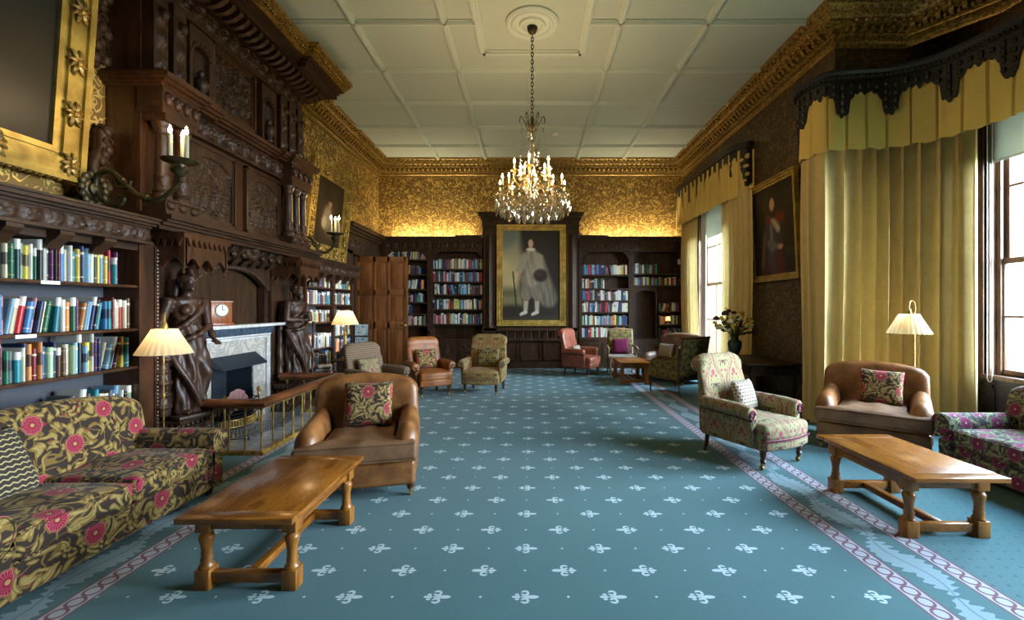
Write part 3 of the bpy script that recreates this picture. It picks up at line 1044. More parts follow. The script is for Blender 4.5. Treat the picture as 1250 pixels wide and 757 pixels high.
# ------------------------------------------------------------------ bookcases along the left wall
def wall_bookcase(label, y0, y1, ends, bays, group_shelf):
    XF = -3.76; yh = y1
    r = thing('bookcase', label, 'bookcase', (XL+.01, (y0+y1)/2, 0))
    B = lambda mb, nm, mt, **k: mb.build(nm, mt, r, world=True, **k)
    m = MB(); m.box(XL+.012, XL+.03, y0, y1, .0, 2.3); B(m, 'back_panel', MAT['shelf_back'])
    for (a, b) in ends:                       # stiles with carved beaded edge
        m = MB(); m.box(XL+.03, XF, a, b, 0, 2.24)
        w = b-a
        if w > .1:
            m.box(XF, XF+.015, a+.0, a+.03, .12, 2.2); m.box(XF, XF+.015, b-.05, b-.0, .12, 2.2)
            z = .15
            while z < 2.2:
                m.sph((XF+.018, b-.025, z), (.012,.016,.016), 6, 4); z += .036
        B(m, 'stile', MAT['oak_red'])
    m = MB(); m.box(XL+.03, XF+.02, y0, y1, 0, .16); m.box(XL+.03, XF+.035, y0, y1, .0, .1); m.box(XF+.02, XF+.03, y0, y1, .12, .15); B(m, 'plinth', MAT['oak_left_h'])
    for bay in bays:
        a, b, lv = bay
        for z in lv:
            m = MB(); m.cbox(XL+.03, XF-.005, a, b, z-.028, z, .006)
            m.box(XF-.006, XF+.004, a, b, z-.022, z-.006)
            sh = B(m, 'shelf', MAT['oak_red'])
    # header with corbels, carved frieze and cornice
    y1 = min(y1, 4.29) if y1 < 5 else y1
    m = MB()
    m.box(XL+.03, XF, y0, y1, 2.14, 2.30)
    y = y0+.12
    while y < y1-.1:
        m.prism([(XF-.01,2.20),(XF+.11,2.20),(XF+.11,2.17),(XF+.07,2.13),(XF+.03,2.11),(XF-.01,2.06)], 'y', y-.055, y+.055)
        y += .36
    B(m, 'corbel_header', MAT['oak_left_h'])
    m = MB()
    m.box(XL+.03, XF+.13, y0, y1, 2.20, 2.225); m.box(XL+.03, XF+.10, y0, y1, 2.225, 2.35)
    relief(m, (XF+.10, y0, 2.232), (0,1,0), (0,0,1), (1,0,0), y1-y0, .11, int((y1-y0)*60), 8, leafband(.16, .11, .02))
    B(m, 'carved_frieze', MAT['oak_left_h'], smooth=50)
    m = MB()
    for d, za, zb in ((.12, 2.35, 2.37), (.16, 2.37, 2.39), (.20, 2.39, 2.42), (.22, 2.42, 2.44)): m.box(XL+.03, XF+d, y0, y1, za, zb)
    B(m, 'cornice', MAT['oak_left_h'])
    return r, XF
bc1, XF = wall_bookcase('long dark oak wall bookcase with carved frieze behind the floral sofa', 1.6, 4.5, [(4.27, 4.5), (1.6, 1.7)],
    [(1.7, 4.27, [.20, .60, 1.04, 1.40, 1.81])], '')
for (y, z) in ((3.42, 1.81), (3.25, 1.40)):
    m = MB(); m.box(XF+.004, XF+.008, y, y+.14, z-.032, z-.004); m.build('shelf_label', MAT['white'], bc1, world=True)
def mk(shelf, case):
    return lambda cn, kd, n: '%s %s, %s from the fireplace end, %s shelf, %s' % (cn, kd, ordinal(n), shelf, case)
C1 = 'case behind sofa'
shelf_row(2.8, 4.12, 1.812, XF-.03, .24, .315, 'books on the shelves behind the sofa', mk('top', C1), tmin=.02, tmax=.038, leany=.12)
shelf_row(2.8, 4.24, 1.402, XF-.03, .23, .29, 'books on the shelves behind the sofa', mk('second', C1), tmin=.022, tmax=.042, leany=.16)
shelf_row(2.8, 4.22, 1.042, XF-.03, .22, .29, 'books on the shelves behind the sofa', mk('third', C1), tmin=.018, tmax=.04, leany=.22, big=.15)
shelf_row(3.62, 4.26, .602, XF-.03, .20, .30, 'books on the shelves behind the sofa', mk('fourth', C1), tmin=.02, tmax=.05, leany=.1, big=.2)
def bindr(cn, kd, n): return 'dark purple bound volume, %s from the fireplace end, lowest shelf, case behind sofa' % ordinal(n)
yy = 4.25
for n in range(1, 9):
    place_book((XF-.03, yy-.02, .202), (.2, .036, .30), 0, 0, bindr('', '', n), 'books on the shelves behind the sofa', rgb(62,34,66), 3); yy -= .038
# flat stack of large books on the fourth shelf
zz = .602
for n, (cn, c, t) in enumerate((('grey', (110,116,118), .03), ('dark green', (26,52,44), .028), ('white', (196,198,196), .02), ('pale blue', (112,146,158), .03))):
    m = MB(); m.cbox(-.26, 0, -.17, .17, 0, t, .004, 0); m.box(-.25, .001, -.165, .165, .005, t-.005, 1)
    o = m.build('large_book', [plain('flat_book_'+cn.replace(' ', '_'), rgb(*c), .4), MAT['pages']])
    o.location = (XF-.03, 3.42+n*.02, zz); tag(o, '%s large book lying %s in the flat stack behind the sofa' % (cn, ('lowest', 'second from bottom', 'third from bottom', 'topmost')[n]), 'book', 'books lying flat behind the sofa'); zz += t+.001

LV1 = [.53, .86, 1.33, 1.65, 1.96]; LV2 = [.73, 1.04, 1.33, 1.65, 1.96]
bc2, _ = wall_bookcase('dark oak wall bookcase between the fireplace and the panelled door, lit by the table lamp', 7.45, 9.48, [(7.45, 7.5), (8.5, 8.56), (9.4, 9.48)],
    [(7.5, 8.5, LV1), (8.56, 9.4, LV2)], '')
names1 = ['lowest', 'fourth', 'third', 'second', 'top']
for (a, b, lv, side) in ((7.5, 8.5, LV1, 'fireplace'), (8.56, 9.4, LV2, 'door')):
    for z, nm in zip(lv, names1):
        top = {.53:.27,.86:.27,1.33:.22,1.65:.25,1.96:.23,.73:.25,1.04:.24}[z]
        bb = b-.01; aa = a+.02
        if side == 'fireplace' and nm == 'top': aa = 7.95
        shelf_row(aa, bb, z+.002, XF-.03, top*.82, top, 'books on the lamp-lit shelves', (lambda nm, side: lambda cn, kd, n: '%s %s, %s from door end, %s shelf, %s half, lamplit case' % (cn, kd, ordinal(n), nm, side))(nm, side), tmin=.034, tmax=.066, leany=.06)
# magazines lying at the foot of that bookcase and two leaflets clipped to its end
zz = .16
for n in range(6):
    m = MB(); m.cbox(-.11, .11, -.15, .15, 0, .022, .003)
    o = m.build('magazine', [plain('magazine_edge_%d' % n, rgb(*[(200,204,206),(150,60,60),(120,140,160),(208,200,180),(60,80,110),(214,214,210)][n]), .4)])
    o.location = (-3.60+.01*(n % 2), 7.72+.015*n, zz+.29); o.rotation_euler = (0,0,.1*n); tag(o, 'magazine lying %s in the pile on the box beside the second statue' % ['lowest','second from bottom','third from bottom','fourth from bottom','second from top','topmost'][n], 'magazine', 'magazine pile'); zz += .0225
m = MB(); m.cbox(-3.73, -3.45, 7.52, 8.0, 0, .45, .01); m.cbox(-3.74, -3.43, 7.5, 8.02, .43, .45, .006)
tag(m.build('wooden_box', MAT['oak_dark']), 'low dark wooden box below the lamplit bookcase carrying a pile of magazines', 'box')
for n, (z, w) in enumerate(((1.0, 'upper'), (.74, 'lower'))):
    m = MB(); m.box(-.13, .13, -.004, .004, 0, .24, 0)
    o = m.build('picture_leaflet', MAT['magazine']); o.location = (-3.58, 9.43, z); o.rotation_euler = (radians(-8), 0, .15)
    tag(o, '%s of two colour picture leaflets displayed at the door end of the lamplit bookcase' % w, 'leaflet', 'picture leaflets')
m = MB(); m.box(-3.76, -3.44, 9.44, 9.50, .70, .72); m.box(-3.76, -3.44, 9.44, 9.5, .97, .99); m.box(-3.75, -3.45, 9.485, 9.50, .0, 1.26); m.box(-3.76,-3.44,9.44,9.5,0,.05)
tag(m.build('leaflet_rack', MAT['oak_dark']), 'narrow dark leaflet rack at the door end of the lamplit bookcase', 'rack')

# ------------------------------------------------------------------ chimneypiece (oak overmantel with statues' hoods)
cp = thing('chimneypiece', 'huge carved dark oak chimneypiece with relief panels, columns and canopies around the marble fireplace', 'chimneypiece', (XL+.01, 5.86, 0))
def CP(mb, nm, mt='oak_left', **k): return mb.build(nm, MAT[mt], cp, world=True, **k)
Y0, Y1 = 4.32, 7.22
# lower piers, alcove, arch
for (a, b) in ((4.52, 5.12), (6.72, 7.30)):
    m = MB(); m.box(XL+.012, -3.92, a, b, 0, 2.45)
    m.box(-3.92, -3.905, a, a+.05, .5, 2.3); m.box(-3.92, -3.905, b-.05, b, .5, 2.3); CP(m, 'pier', 'oak_left')
m = MB(); m.box(XL+.012, -4.07, 5.12, 6.72, 1.36, 2.45); CP(m, 'alcove_back', 'oak_dark')
m = MB()
pts = [(5.12, 2.45), (5.12, 1.84)]
for i in range(17):
    t = i/16; y = lerp(5.2, 6.64, t); s = 2*t-1
    pts.append((y, 1.86+.24*(1-abs(s)**2.6)))
pts += [(6.72, 1.84), (6.72, 2.45)]
m.prism(pts, 'x', -4.0, -3.93)
for i in range(0, 33):
    t = i/32; y = lerp(5.2, 6.64, t); s = 2*t-1; m.sph((-3.925, y, 1.885+.24*(1-abs(s)**2.6)), (.012,.018,.016), 5, 4)
CP(m, 'arch_board')
for y in (5.14, 6.62):
    m = MB(); m.box(-4.05, -3.95, y, y+.085, 1.36, 1.9)
    relief(m, (-3.95, y, 1.36), (0,1,0), (0,0,1), (1,0,0), .085, .54, 6, 40, leafband(.085, .085, .015))
    CP(m, 'alcove_jamb', smooth=50)
# swagged corbel course over the arch with central acanthus
m = MB(); m.box(XL+.02, -3.86, 5.1, 6.75, 2.2, 2.42)
y = 5.2
while y < 6.7:
    m.softex([(-3.87,2.38),(-3.70,2.38),(-3.68,2.34),(-3.74,2.28),(-3.79,2.2),(-3.87,2.15)], 'y', y-.05, y+.05, .02, 2, 2)
    m.sph((-3.72, y, 2.27), (.03,.05,.04), 8, 6); y += .2
for k in range(7):
    a = radians(-90+30*k)
    m.sph((-3.70, 5.92+.10*sin(a), 2.33-.07*cos(a)), (.05,.055,.05), 8, 6)
m.sph((-3.67, 5.92, 2.36), (.06,.07,.07), 10, 8)
CP(m, 'corbel_course', 'oak_dark', smooth=50)
# canopies (hoods) above the statues
for (a, b) in ((4.5, 5.10), (6.74, 7.34)):
    m = MB()
    m.box(-3.92, -3.50, a, b, 2.16, 2.36)
    def arches(u0, u1, n):
        p = [(u0, 2.36), (u0, 2.0)]; w = (u1-u0)/n
        for k in range(n):
            for i in range(1, 8):
                t = i/8; p.append((u0+w*(k+t), 2.0+.10*sin(pi*t)))
            p.append((u0+w*(k+1), 2.0))
        p.append((u1, 2.36)); return p
    m.prism(arches(a, b, 3), 'x', -3.52, -3.48)
    m.prism(arches(-3.92, -3.48, 2), 'y', a-.02, a+.02); m.prism(arches(-3.92, -3.48, 2), 'y', b-.02, b+.02)
    for k in range(8):                                     # pointed dentils
        y = lerp(a, b, (k+.5)/8); w = (b-a)/16
        m.prism([(y-w, 2.30), (y+w, 2.30), (y, 2.22)], 'x', -3.48, -3.455)
    for k in range(6):
        x = lerp(-3.92, -3.48, (k+.5)/6); w = .44/12
        m.prism([(x-w, 2.30), (x+w, 2.30), (x, 2.22)], 'y', a-.045, a-.02)
    m.box(-3.92, -3.455, a-.045, b+.045, 2.30, 2.345)
    for y in (a, (a*2+b)/3, (a+2*b)/3, b): m.lathe([(.0,1.93),(.018,1.955),(.008,1.975),(.016,2.0)], 8, (-3.5, y, 0))
    m.lathe([(.0,1.93),(.018,1.955),(.008,1.975),(.016,2.0)], 8, (-3.86, a, 0))
    CP(m, 'statue_canopy', 'oak_red')
# ledge between stages
m = MB()
for d, za, zb in ((.0, 2.36, 2.40), (.04, 2.40, 2.43), (.08, 2.43, 2.455), (.12, 2.455, 2.50), (.07, 2.50, 2.53)):
    m.box(XL+.012, -3.58+d, Y0-.02, 7.42, za, zb)
CP(m, 'lower_ledge', 'oak_left_h')
# main carcass
m = MB(); m.box(XL+.012, -3.78, Y0, Y1, 2.5, 5.05); CP(m, 'carcass', 'oak_red')
# relief panels of the second stage
for (a, b, sd) in ((4.92, 5.60, 3.0), (5.92, 6.60, 8.0)):
    m = MB(); z0, z1 = 2.64, 3.40
    for w, d in ((.0, .05), (.03, .035)):
        m.box(-3.78, -3.78+d, a-.06+w, a-.03+w, z0-.06+w, z1+.06-w); m.box(-3.78, -3.78+d, b+.03-w, b+.06-w, z0-.06+w, z1+.06-w)
        m.box(-3.78, -3.78+d, a-.06+w, b+.06-w, z0-.06+w, z0-.03+w); m.box(-3.78, -3.78+d, a-.06+w, b+.06-w, z1+.03-w, z1+.06-w)
    pf = CP(m, 'panel_frame', 'oak_left')
    m = MB(); W, HH = b-a, z1-z0
    cs = random.Random(int(sd)); figs = []
    for k in range(5):
        fx = W*(.18+.16*k)+cs.uniform(-.03,.03); fh = HH*cs.uniform(.32,.5); figs.append((fx, HH*.06, fh))
    sh = scroll_h(sd, 13, .018)
    def fh_(u, v, figs=figs, sh=sh, W=W, HH=HH):
        hgt = sh(u, v)*.8
        # round-headed border arch
        s = 2*u/W-1; arch = HH*.62+HH*.30*sqrt(max(0, 1-s*s))
        if v > arch: return .03
        for (fx, fz, fh) in figs:
            d1 = ((u-fx)/.055)**2+((v-fz-fh*.42)/(fh*.42))**2
            hgt = max(hgt, .05*sqrt(max(0, 1-d1))+.006*sin(v*130+u*60))
            d2 = ((u-fx-.012)/.032)**2+((v-fz-fh*.92)/.042)**2
            hgt = max(hgt, .055*sqrt(max(0, 1-d2)))
            d3 = ((u-fx-.06)/.06)**2+((v-fz-fh*.6-.5*(u-fx-.06))/.018)**2
            hgt = max(hgt, .045*sqrt(max(0, 1-d3)))
        return hgt
    relief(m, (-3.775, a, z0), (0,1,0), (0,0,1), (1,0,0), W, HH, 70, 78, fh_)
    m.build('relief_carving', MAT['oak_dark'], pf, world=True, smooth=60)
# paired columns & carved pilasters of the second stage
def column(y, x, z0, z1, r=.062):
    m = MB()
    prof = [(r*1.35,0),(r*1.35,.04),(r*1.15,.06),(r*1.3,.08),(r,.10)]
    L = z1-z0
    prof += [(r*1.05,.28*L),(r*1.12,.29*L),(r*1.05,.31*L),(r*.98,.33*L),(r*.88,L-.13),(r*1.02,L-.12),(r*.92,L-.10),(r*1.2,L-.05),(r*1.4,L-.03),(r*1.4,L)]
    def fold(rr, z, a):
        if .1 < z < .28*L: return rr*(1+.06*sin(a*6+z*40)+.05*sin(z*70-a*3))
        if .33*L < z < L-.14: return rr*(1-.05*abs(cos(a*8)))
        return rr
    m.lathe(prof[:5]+[(r*1.03,.1+(.28*L-.1)*i/8) for i in range(1, 8)]+prof[5:], 24, (x, y, z0), fold=fold)
    return m
for y in (4.42, 4.66, 6.72, 6.92, 7.12):
    CP(column(y, -3.65, 2.66, 3.42), 'column', 'oak_left', smooth=50)
for (a, b) in ((4.34, 4.76), (6.64, 7.20)):
    m = MB(); m.box(-3.78, -3.55, a, b, 2.53, 2.66); m.box(-3.78, -3.53, a-.01, b+.01, 2.64, 2.66)
    for k in range(3): m.sph((-3.54, lerp(a+.06, b-.06, k/2), 2.595), (.025,.045,.04), 8, 6)
    CP(m, 'column_pedestal', 'oak_left')
    m = MB(); m.box(-3.78, -3.55, a, b, 3.42, 3.492); CP(m, 'column_impost', 'oak_left')
# carved frieze
m = MB(); m.box(-3.79, -3.70, Y0, Y1, 3.5, 3.53); m.box(-3.79, -3.71, Y0, Y1, 3.53, 3.74)
relief(m, (-3.709, Y0, 3.53), (0,1,0), (0,0,1), (1,0,0), Y1-Y0, .20, 180, 14, leafband(.24, .2, .035, 1.0))
for (a, b) in ((4.305, 4.78), (6.63, 7.23)):
    m.box(-3.80, -3.55, a, b, 3.49, 3.745)
    for k in range(4):                                     # lion-mask / gadroon blocks
        y = lerp(a+.06, b-.06, k/3); m.sph((-3.54, y, 3.63), (.035,.045,.07), 8, 6); m.sph((-3.51, y, 3.64), (.02,.02,.025), 6, 4)
CP(m, 'carved_frieze', 'oak_left_h', smooth=50)
# upper ledge, breaking forward over the columns
m = MB()
for d, za, zb in ((.0, 3.74, 3.77), (.05, 3.77, 3.80), (.09, 3.80, 3.85), (.04, 3.85, 3.88)):
    m.box(XL+.012, -3.66+d, Y0-.02, Y1+.02, za, zb)
    for (a, b) in ((4.28, 4.80), (6.60, 7.26)): m.box(XL+.014, -3.54+d, a-d*.5, b+d*.5, za-.002, zb+.002)
    m.box(XL+.016, -3.60+d, 4.79, 5.14, za-.001, zb+.001); m.box(XL+.016, -3.60+d, 6.40, 6.61, za-.001, zb+.001)
CP(m, 'upper_ledge', 'oak_red')
# third stage: centre panel, two niches, end pilasters
m = MB(); a, b, z0, z1 = 5.30, 5.98, 4.02, 4.66
for w, d in ((.0, .06), (.03, .04), (.06, .025)):
    m.box(-3.78, -3.78+d, a-.08+w, a-.04+w, z0-.08+w, z1+.08-w); m.box(-3.78, -3.78+d, b+.04-w, b+.08-w, z0-.08+w, z1+.08-w)
    m.box(-3.78, -3.78+d, a-.08+w, b+.08-w, z0-.08+w, z0-.04+w); m.box(-3.78, -3.78+d, a-.08+w, b+.08-w, z1+.04-w, z1+.08-w)
pf = CP(m, 'panel_frame', 'oak_red')
m = MB(); relief(m, (-3.775, a, z0), (0,1,0), (0,0,1), (1,0,0), b-a, z1-z0, 60, 60, scroll_h(15, 15, .035)); m.build('relief_carving', MAT['oak_dark'], pf, world=True, smooth=60)
for (a, b) in ((4.82, 5.16), (6.12, 6.46)):
    m = MB(); c = (a+b)/2; w = (b-a)/2-.05
    # niche surround with an arched opening, half-round hollow behind
    z0, z1 = 3.92, 4.68; sp = 4.38
    pts = [(a, z0), (a, z1), (b, z1), (b, z0), (c+w, z0)]+[(c+w*cos(radians(t)), sp+w*sin(radians(t))) for t in range(0, 181, 20)]+[(c-w, z0)]
    m.prism(pts, 'x', -3.78, -3.68)
    m.grid(lambda u, v: (-3.68-.09*sin(pi*u), c-w*cos(pi*u), lerp(z0, sp+w*.9, v)), 12, 4)
    m.lathe([(.05,0),(.06,.03),(.035,.06),(.06,.10),(.085,.16),(.06,.22),(.03,.25),(.04,.29),(.0,.33)], 14, (-3.69, c, z0))
    for k in range(9):
        t = radians(20*k+10); m.sph((-3.675, c+(w+.03)*cos(t), sp+(w+.03)*sin(t)), (.012,.018,.018), 6, 4)
    CP(m, 'niche', 'oak_left', smooth=50)
for y in (4.42, 4.66, 6.62, 6.86, 7.10):
    m = MB(); m.box(-3.78, -3.66, y-.085, y+.085, 3.88, 4.72)
    relief(m, (-3.66, y-.07, 3.95), (0,1,0), (0,0,1), (1,0,0), .14, .68, 12, 50, lambda u, v: .05*sstep(.075,.02,abs(u-.07))*(.55+.45*sin(v*26))*(.8+.4*mnoise.noise(Vector((u*60,v*40,y)))))
    m.sph((-3.63, y, 4.50), (.045,.05,.06), 10, 8)
    CP(m, 'carved_pilaster', 'oak_left', smooth=50)
m = MB(); m.box(-3.79, -3.70, Y0, Y1, 4.72, 4.78); m.box(-3.79, -3.72, Y0, Y1, 4.78, 5.0)
relief(m, (-3.719, Y0, 4.79), (0,1,0), (0,0,1), (1,0,0), Y1-Y0, .19, 180, 12, leafband(.2, .19, .03, 2.0)); CP(m, 'upper_frieze', 'oak_left_h', smooth=50)
# crowning cornice with gilded crown moulding
m = MB(); g = MB()
steps = ((.0, 4.98, 5.02), (.06, 5.02, 5.06), (.14, 5.06, 5.09), (.30, 5.09, 5.16), (.34, 5.16, 5.20), (.40, 5.20, 5.22))
gst = ((.42, 5.22, 5.25), (.46, 5.25, 5.29), (.50, 5.29, 5.33), (.53, 5.33, 5.38))
for st, mm in ((steps, m), (gst, g)):
    for d, za, zb in st:
        mm.box(XL+.012, -3.68+d, Y0-d*.5, 7.40+d*.3, za, zb)
        for (a, b) in ((4.29, 5.0), (6.62, 7.42)): mm.box(XL+.014, -3.56+d, a-d*.5, b+d*.3, za-.002, zb+.002)
y = Y0
while y < Y1:
    m.prism([(-3.62, 5.06), (-3.40, 5.06), (-3.42, 5.02), (-3.5, 4.97), (-3.62, 4.95)], 'y', y, y+.06); y += .13
y = Y0
while y < Y1+.1:
    x = -3.56+.47 if (y < 5.0 or y > 6.62) else -3.68+.47
    g.sph((x+.01, y, 5.275), (.025,.022,.025), 6, 4); y += .055
CP(m, 'crown_cornice', 'oak_left_h'); CP(g, 'gilt_crown_moulding', 'gold_dull', smooth=45)
m = MB(); m.box(XL+.012, -3.75, Y0, Y1, 5.38, ZC); CP(m, 'top_block', 'oak_dark')

# ------------------------------------------------------------------ marble fireplace
fp = thing('fireplace', 'veined marble fireplace with white shelf and dark metal hood inside the oak chimneypiece', 'fireplace', (XL+.01, 5.92, 0))
def FP(mb, nm, mt, **k): return mb.build(nm, MAT[mt], fp, world=True, **k)
m = MB(); m.cbox(-4.06, -3.76, 5.0, 7.0, 1.325, 1.37, .012); FP(m, 'mantel_shelf', 'marble_white')
m = MB(); m.box(-4.05, -3.86, 5.13, 6.71, 1.255, 1.325); m.box(-4.05, -3.88, 5.13, 6.71, 1.22, 1.255); FP(m, 'blue_marble_frieze', 'marble_grey')
m = MB(); m.box(-4.11, -3.93, 5.13, 6.71, 0.02, 1.22)
m.v = []; m.f = []; m.m = []
for (a, b) in ((5.13, 5.5), (6.34, 6.71)): m.box(-4.11, -3.94, a, b, 0.012, 1.22)
m.box(-4.11, -3.94, 5.5, 6.34, .92, 1.22); FP(m, 'marble_surround', 'marble')
m = MB()
for (a, b) in ((5.18, 5.215), (6.625, 6.66)): m.cbox(-3.94, -3.905, a, b, .03, 1.19, .01)
m.cbox(-3.94, -3.905, 5.18, 6.66, 1.155, 1.19, .01); m.cbox(-3.95, -3.88, 5.16, 6.68, 1.195, 1.222, .01)
m.box(-4.1, -3.92, 5.11, 5.15, .012, 1.22); m.box(-4.1, -3.92, 6.69, 6.73, .012, 1.22)
FP(m, 'white_marble_moulding', 'marble_white')
m = MB()   # smoke hood, projecting and flared
m.prism([(-3.95, .97), (-3.93, .97), (-3.76, .83), (-3.76, .81), (-3.95, .87)], 'y', 5.47, 6.37); FP(m, 'smoke_hood', 'hood')
m = MB(); m.box(-4.33, -3.96, 5.39, 5.505, .015, 1.0); m.box(-4.33, -3.96, 6.335, 6.45, .015, 1.0); m.box(-4.33, -3.96, 5.39, 6.45, .915, 1.06); m.box(-4.36, -4.32, 5.39, 6.45, .015, 1.06); FP(m, 'firebox_lining', 'firebrick')
# hearth slab
m = MB(); m.box(-3.94, -2.97, 4.88, 6.76, 0.0, .014); tag(m.build('hearth_slab', MAT['hearth']), 'pale marble hearth slab on the floor inside the club fender', 'hearth')
# fire basket / grate
gr = thing('fire_grate', 'black iron fire grate with pierced brass apron under the marble fireplace', 'grate', (-4.0, 5.92, .014))
m = MB()
for i in range(5):
    z = .18+.045*i; m.tube([(-3.97, 5.55, z), (-3.80, 5.62, z), (-3.74, 5.92, z), (-3.80, 6.22, z), (-3.97, 6.29, z)], .008, 6)
for i in range(9):
    y = 5.6+.08*i; m.tube([(-4.2, y, .17), (-3.79+.02*abs(i-4)*-1, y, .17)], .009, 6)
m.build('fire_bars', MAT['iron'], gr, world=True)
for (y, x) in ((5.57, -3.82), (6.27, -3.82)):
    m = MB(); m.lathe([(.03,.014),(.03,.04),(.014,.06),(.012,.36),(.022,.38),(.014,.42),(.03,.45),(.02,.48),(.0,.5)], 12, (x, y, 0)); m.build('fire_dog', MAT['brass'], gr, world=True)
m = MB()
for i in range(24):
    t0, t1 = i/24, (i+1)/24
    def pt(t): a = radians(-70+140*t); return (-4.0+.28*cos(a), 5.92+.36*sin(a))
    a, b = pt(t0), pt(t1)
    for (z0, z1) in ((.06, .075), (.145, .16)): m.prism([(a[0], a[1]), (b[0], b[1]), (b[0]-.01, b[1]), (a[0]-.01, a[1])], 'z', z0, z1)
    m.sph((a[0], a[1], .11), (.008,.017,.034), 6, 4)
m.build('pierced_apron', MAT['brass'], gr, world=True)
m = MB(); rr = random.Random(3)
for i in range(14): m.sph((-3.98+rr.uniform(-.12,.12), 5.92+rr.uniform(-.25,.25), .24+rr.uniform(0,.1)), (.05,.07,.045), 7, 5)
m.build('coals', MAT['soot_and_doorway'], gr, world=True)
m = MB()  # folded pink paper fan in front of the grate
for i in range(12):
    a0 = radians(15+12.5*i); a1 = radians(15+12.5*(i+1)); d0 = .02*(i % 2); d1 = .02*((i+1) % 2)
    b = m.mark(); c = (-3.70, 5.60, .33)
    for (dx, yy, z) in ((0, c[1], c[2]), (d0, c[1]+.24*cos(a0), c[2]+.24*sin(a0)), (d1, c[1]+.24*cos(a1), c[2]+.24*sin(a1))): m.v.append((c[0]+dx, yy, z)); m.v.append((c[0]+dx-.004, yy, z))
    m.face((b, b+2, b+4)); m.face((b+1, b+5, b+3)); m.face((b+2, b+3, b+5, b+4))
m.sph((-3.70, 5.60, .33), (.02, .03, .03), 8, 6); m.tube([(-3.70, 5.60, .33), (-3.80, 5.60, .24)], .007, 6)
tag(m.build('paper_fan', MAT['pinkpaper'], smooth=0), 'faded pink folded paper fan standing in the fire grate', 'fan')
# low pierced steel fender on the hearth
fd = thing('hearth_fender', 'low serpentine steel fender with pierced pattern on the hearth slab', 'fender', (-3.6, 5.92, .014))
m = MB()
path = [(-3.88, 5.2), (-3.50, 5.22), (-3.36, 5.32), (-3.33, 5.5), (-3.29, 5.7), (-3.27, 5.92), (-3.29, 6.14), (-3.33, 6.34), (-3.36, 6.5), (-3.50, 6.6), (-3.88, 6.62)]
cm = catmull([(x, y, 0) for x, y in path], 5)
for (z0, z1, d) in ((.045, .06, .012), (.105, .112, .006), (.165, .178, .014)):
    for a, b in zip(cm[:-1], cm[1:]): m.prism([(a.x-d, a.y), (b.x-d, b.y), (b.x+d*.2, b.y), (a.x+d*.2, a.y)], 'z', z0, z1)
for i, a in enumerate(cm):
    m.sph((a.x, a.y, .135), (.006, .014, .026), 6, 4); m.sph((a.x, a.y, .083), (.006, .02, .018), 6, 4)
m.build('pierced_band', MAT['steel'], fd, world=True)
for (x, y) in ((-3.36, 5.32), (-3.29, 5.92), (-3.36, 6.5)):
    m = MB(); m.sph((x, y, .03), (.02,.02,.016), 8, 6); m.lathe([(.012,.03),(.02,.05),(.012,.07)], 8, (x, y, 0)); m.build('foot', MAT['steel'], fd, world=True)
# mantel clock
ck = thing('mantel_clock', 'small square wooden mantel clock with white dial on the marble shelf', 'clock', (-3.93, 5.62, 1.37), radians(62))
m = MB(); m.cbox(-.125, .125, -.075, .075, .02, .30, .012); m.cbox(-.14, .14, -.085, .085, 0, .03, .006); m.box(-.13, .13, -.08, .08, .295, .305); m.build('case', MAT['clock_wood'], ck)
m = MB(); m.sph((0, -.076, .19), (.075, .012, .075), 28, 8); df = m.build('dial', MAT['dial'], ck)
m = MB(); m.tube([(.078*cos(2*pi*i/28), -.079, .19+.078*sin(2*pi*i/28)) for i in range(28)], .007, 6, closed=True); m.build('bezel', MAT['brass'], ck)
m = MB(); m.box(-.004, .004, -.092, -.088, .185, .245); m.build('minute_hand', MAT['black'], ck)
m = MB(); m.prism([(-.002, .19), (.04, .205), (.041, .198), (.002, .185)], 'y', -.092, -.088)
for i in range(12):
    a = 2*pi*i/12; m.sph((.06*cos(a), -.0855, .19+.06*sin(a)), (.004,.003,.004), 6, 4)
m.build('hour_hand', MAT['black'], ck)

# ------------------------------------------------------------------ carved oak statues on pedestals
def remesh(name, mb, mat, parent, vox=.011, iters=3, fn=None):
    o = mb.build(name, mat, parent, uv=False, smooth=0, recalc=True)
    r = o.modifiers.new('r', 'REMESH'); r.mode = 'VOXEL'; r.voxel_size = vox
    s = o.modifiers.new('s', 'SMOOTH'); s.factor = .5; s.iterations = iters
    evalmesh(o)
    if fn:
        nn = [v.normal.copy() for v in o.data.vertices]; cc = [v.co.copy() for v in o.data.vertices]; fl = []
        for c_, n_ in zip(cc, nn): fl += list(fn(c_, n_))
        o.data.vertices.foreach_set('co', fl); o.data.update()
    return o
def capsule(mb, a, b, r0, r1, n=10):
    a, b = Vector(a), Vector(b); L = (b-a).length
    k = max(2, int(L/.03)); mb.tube([a.lerp(b, i/k) for i in range(k+1)], [lerp(r0, r1, i/k) for i in range(k+1)], n)
    mb.sph(a, r0, n, 6); mb.sph(b, r1, n, 6)
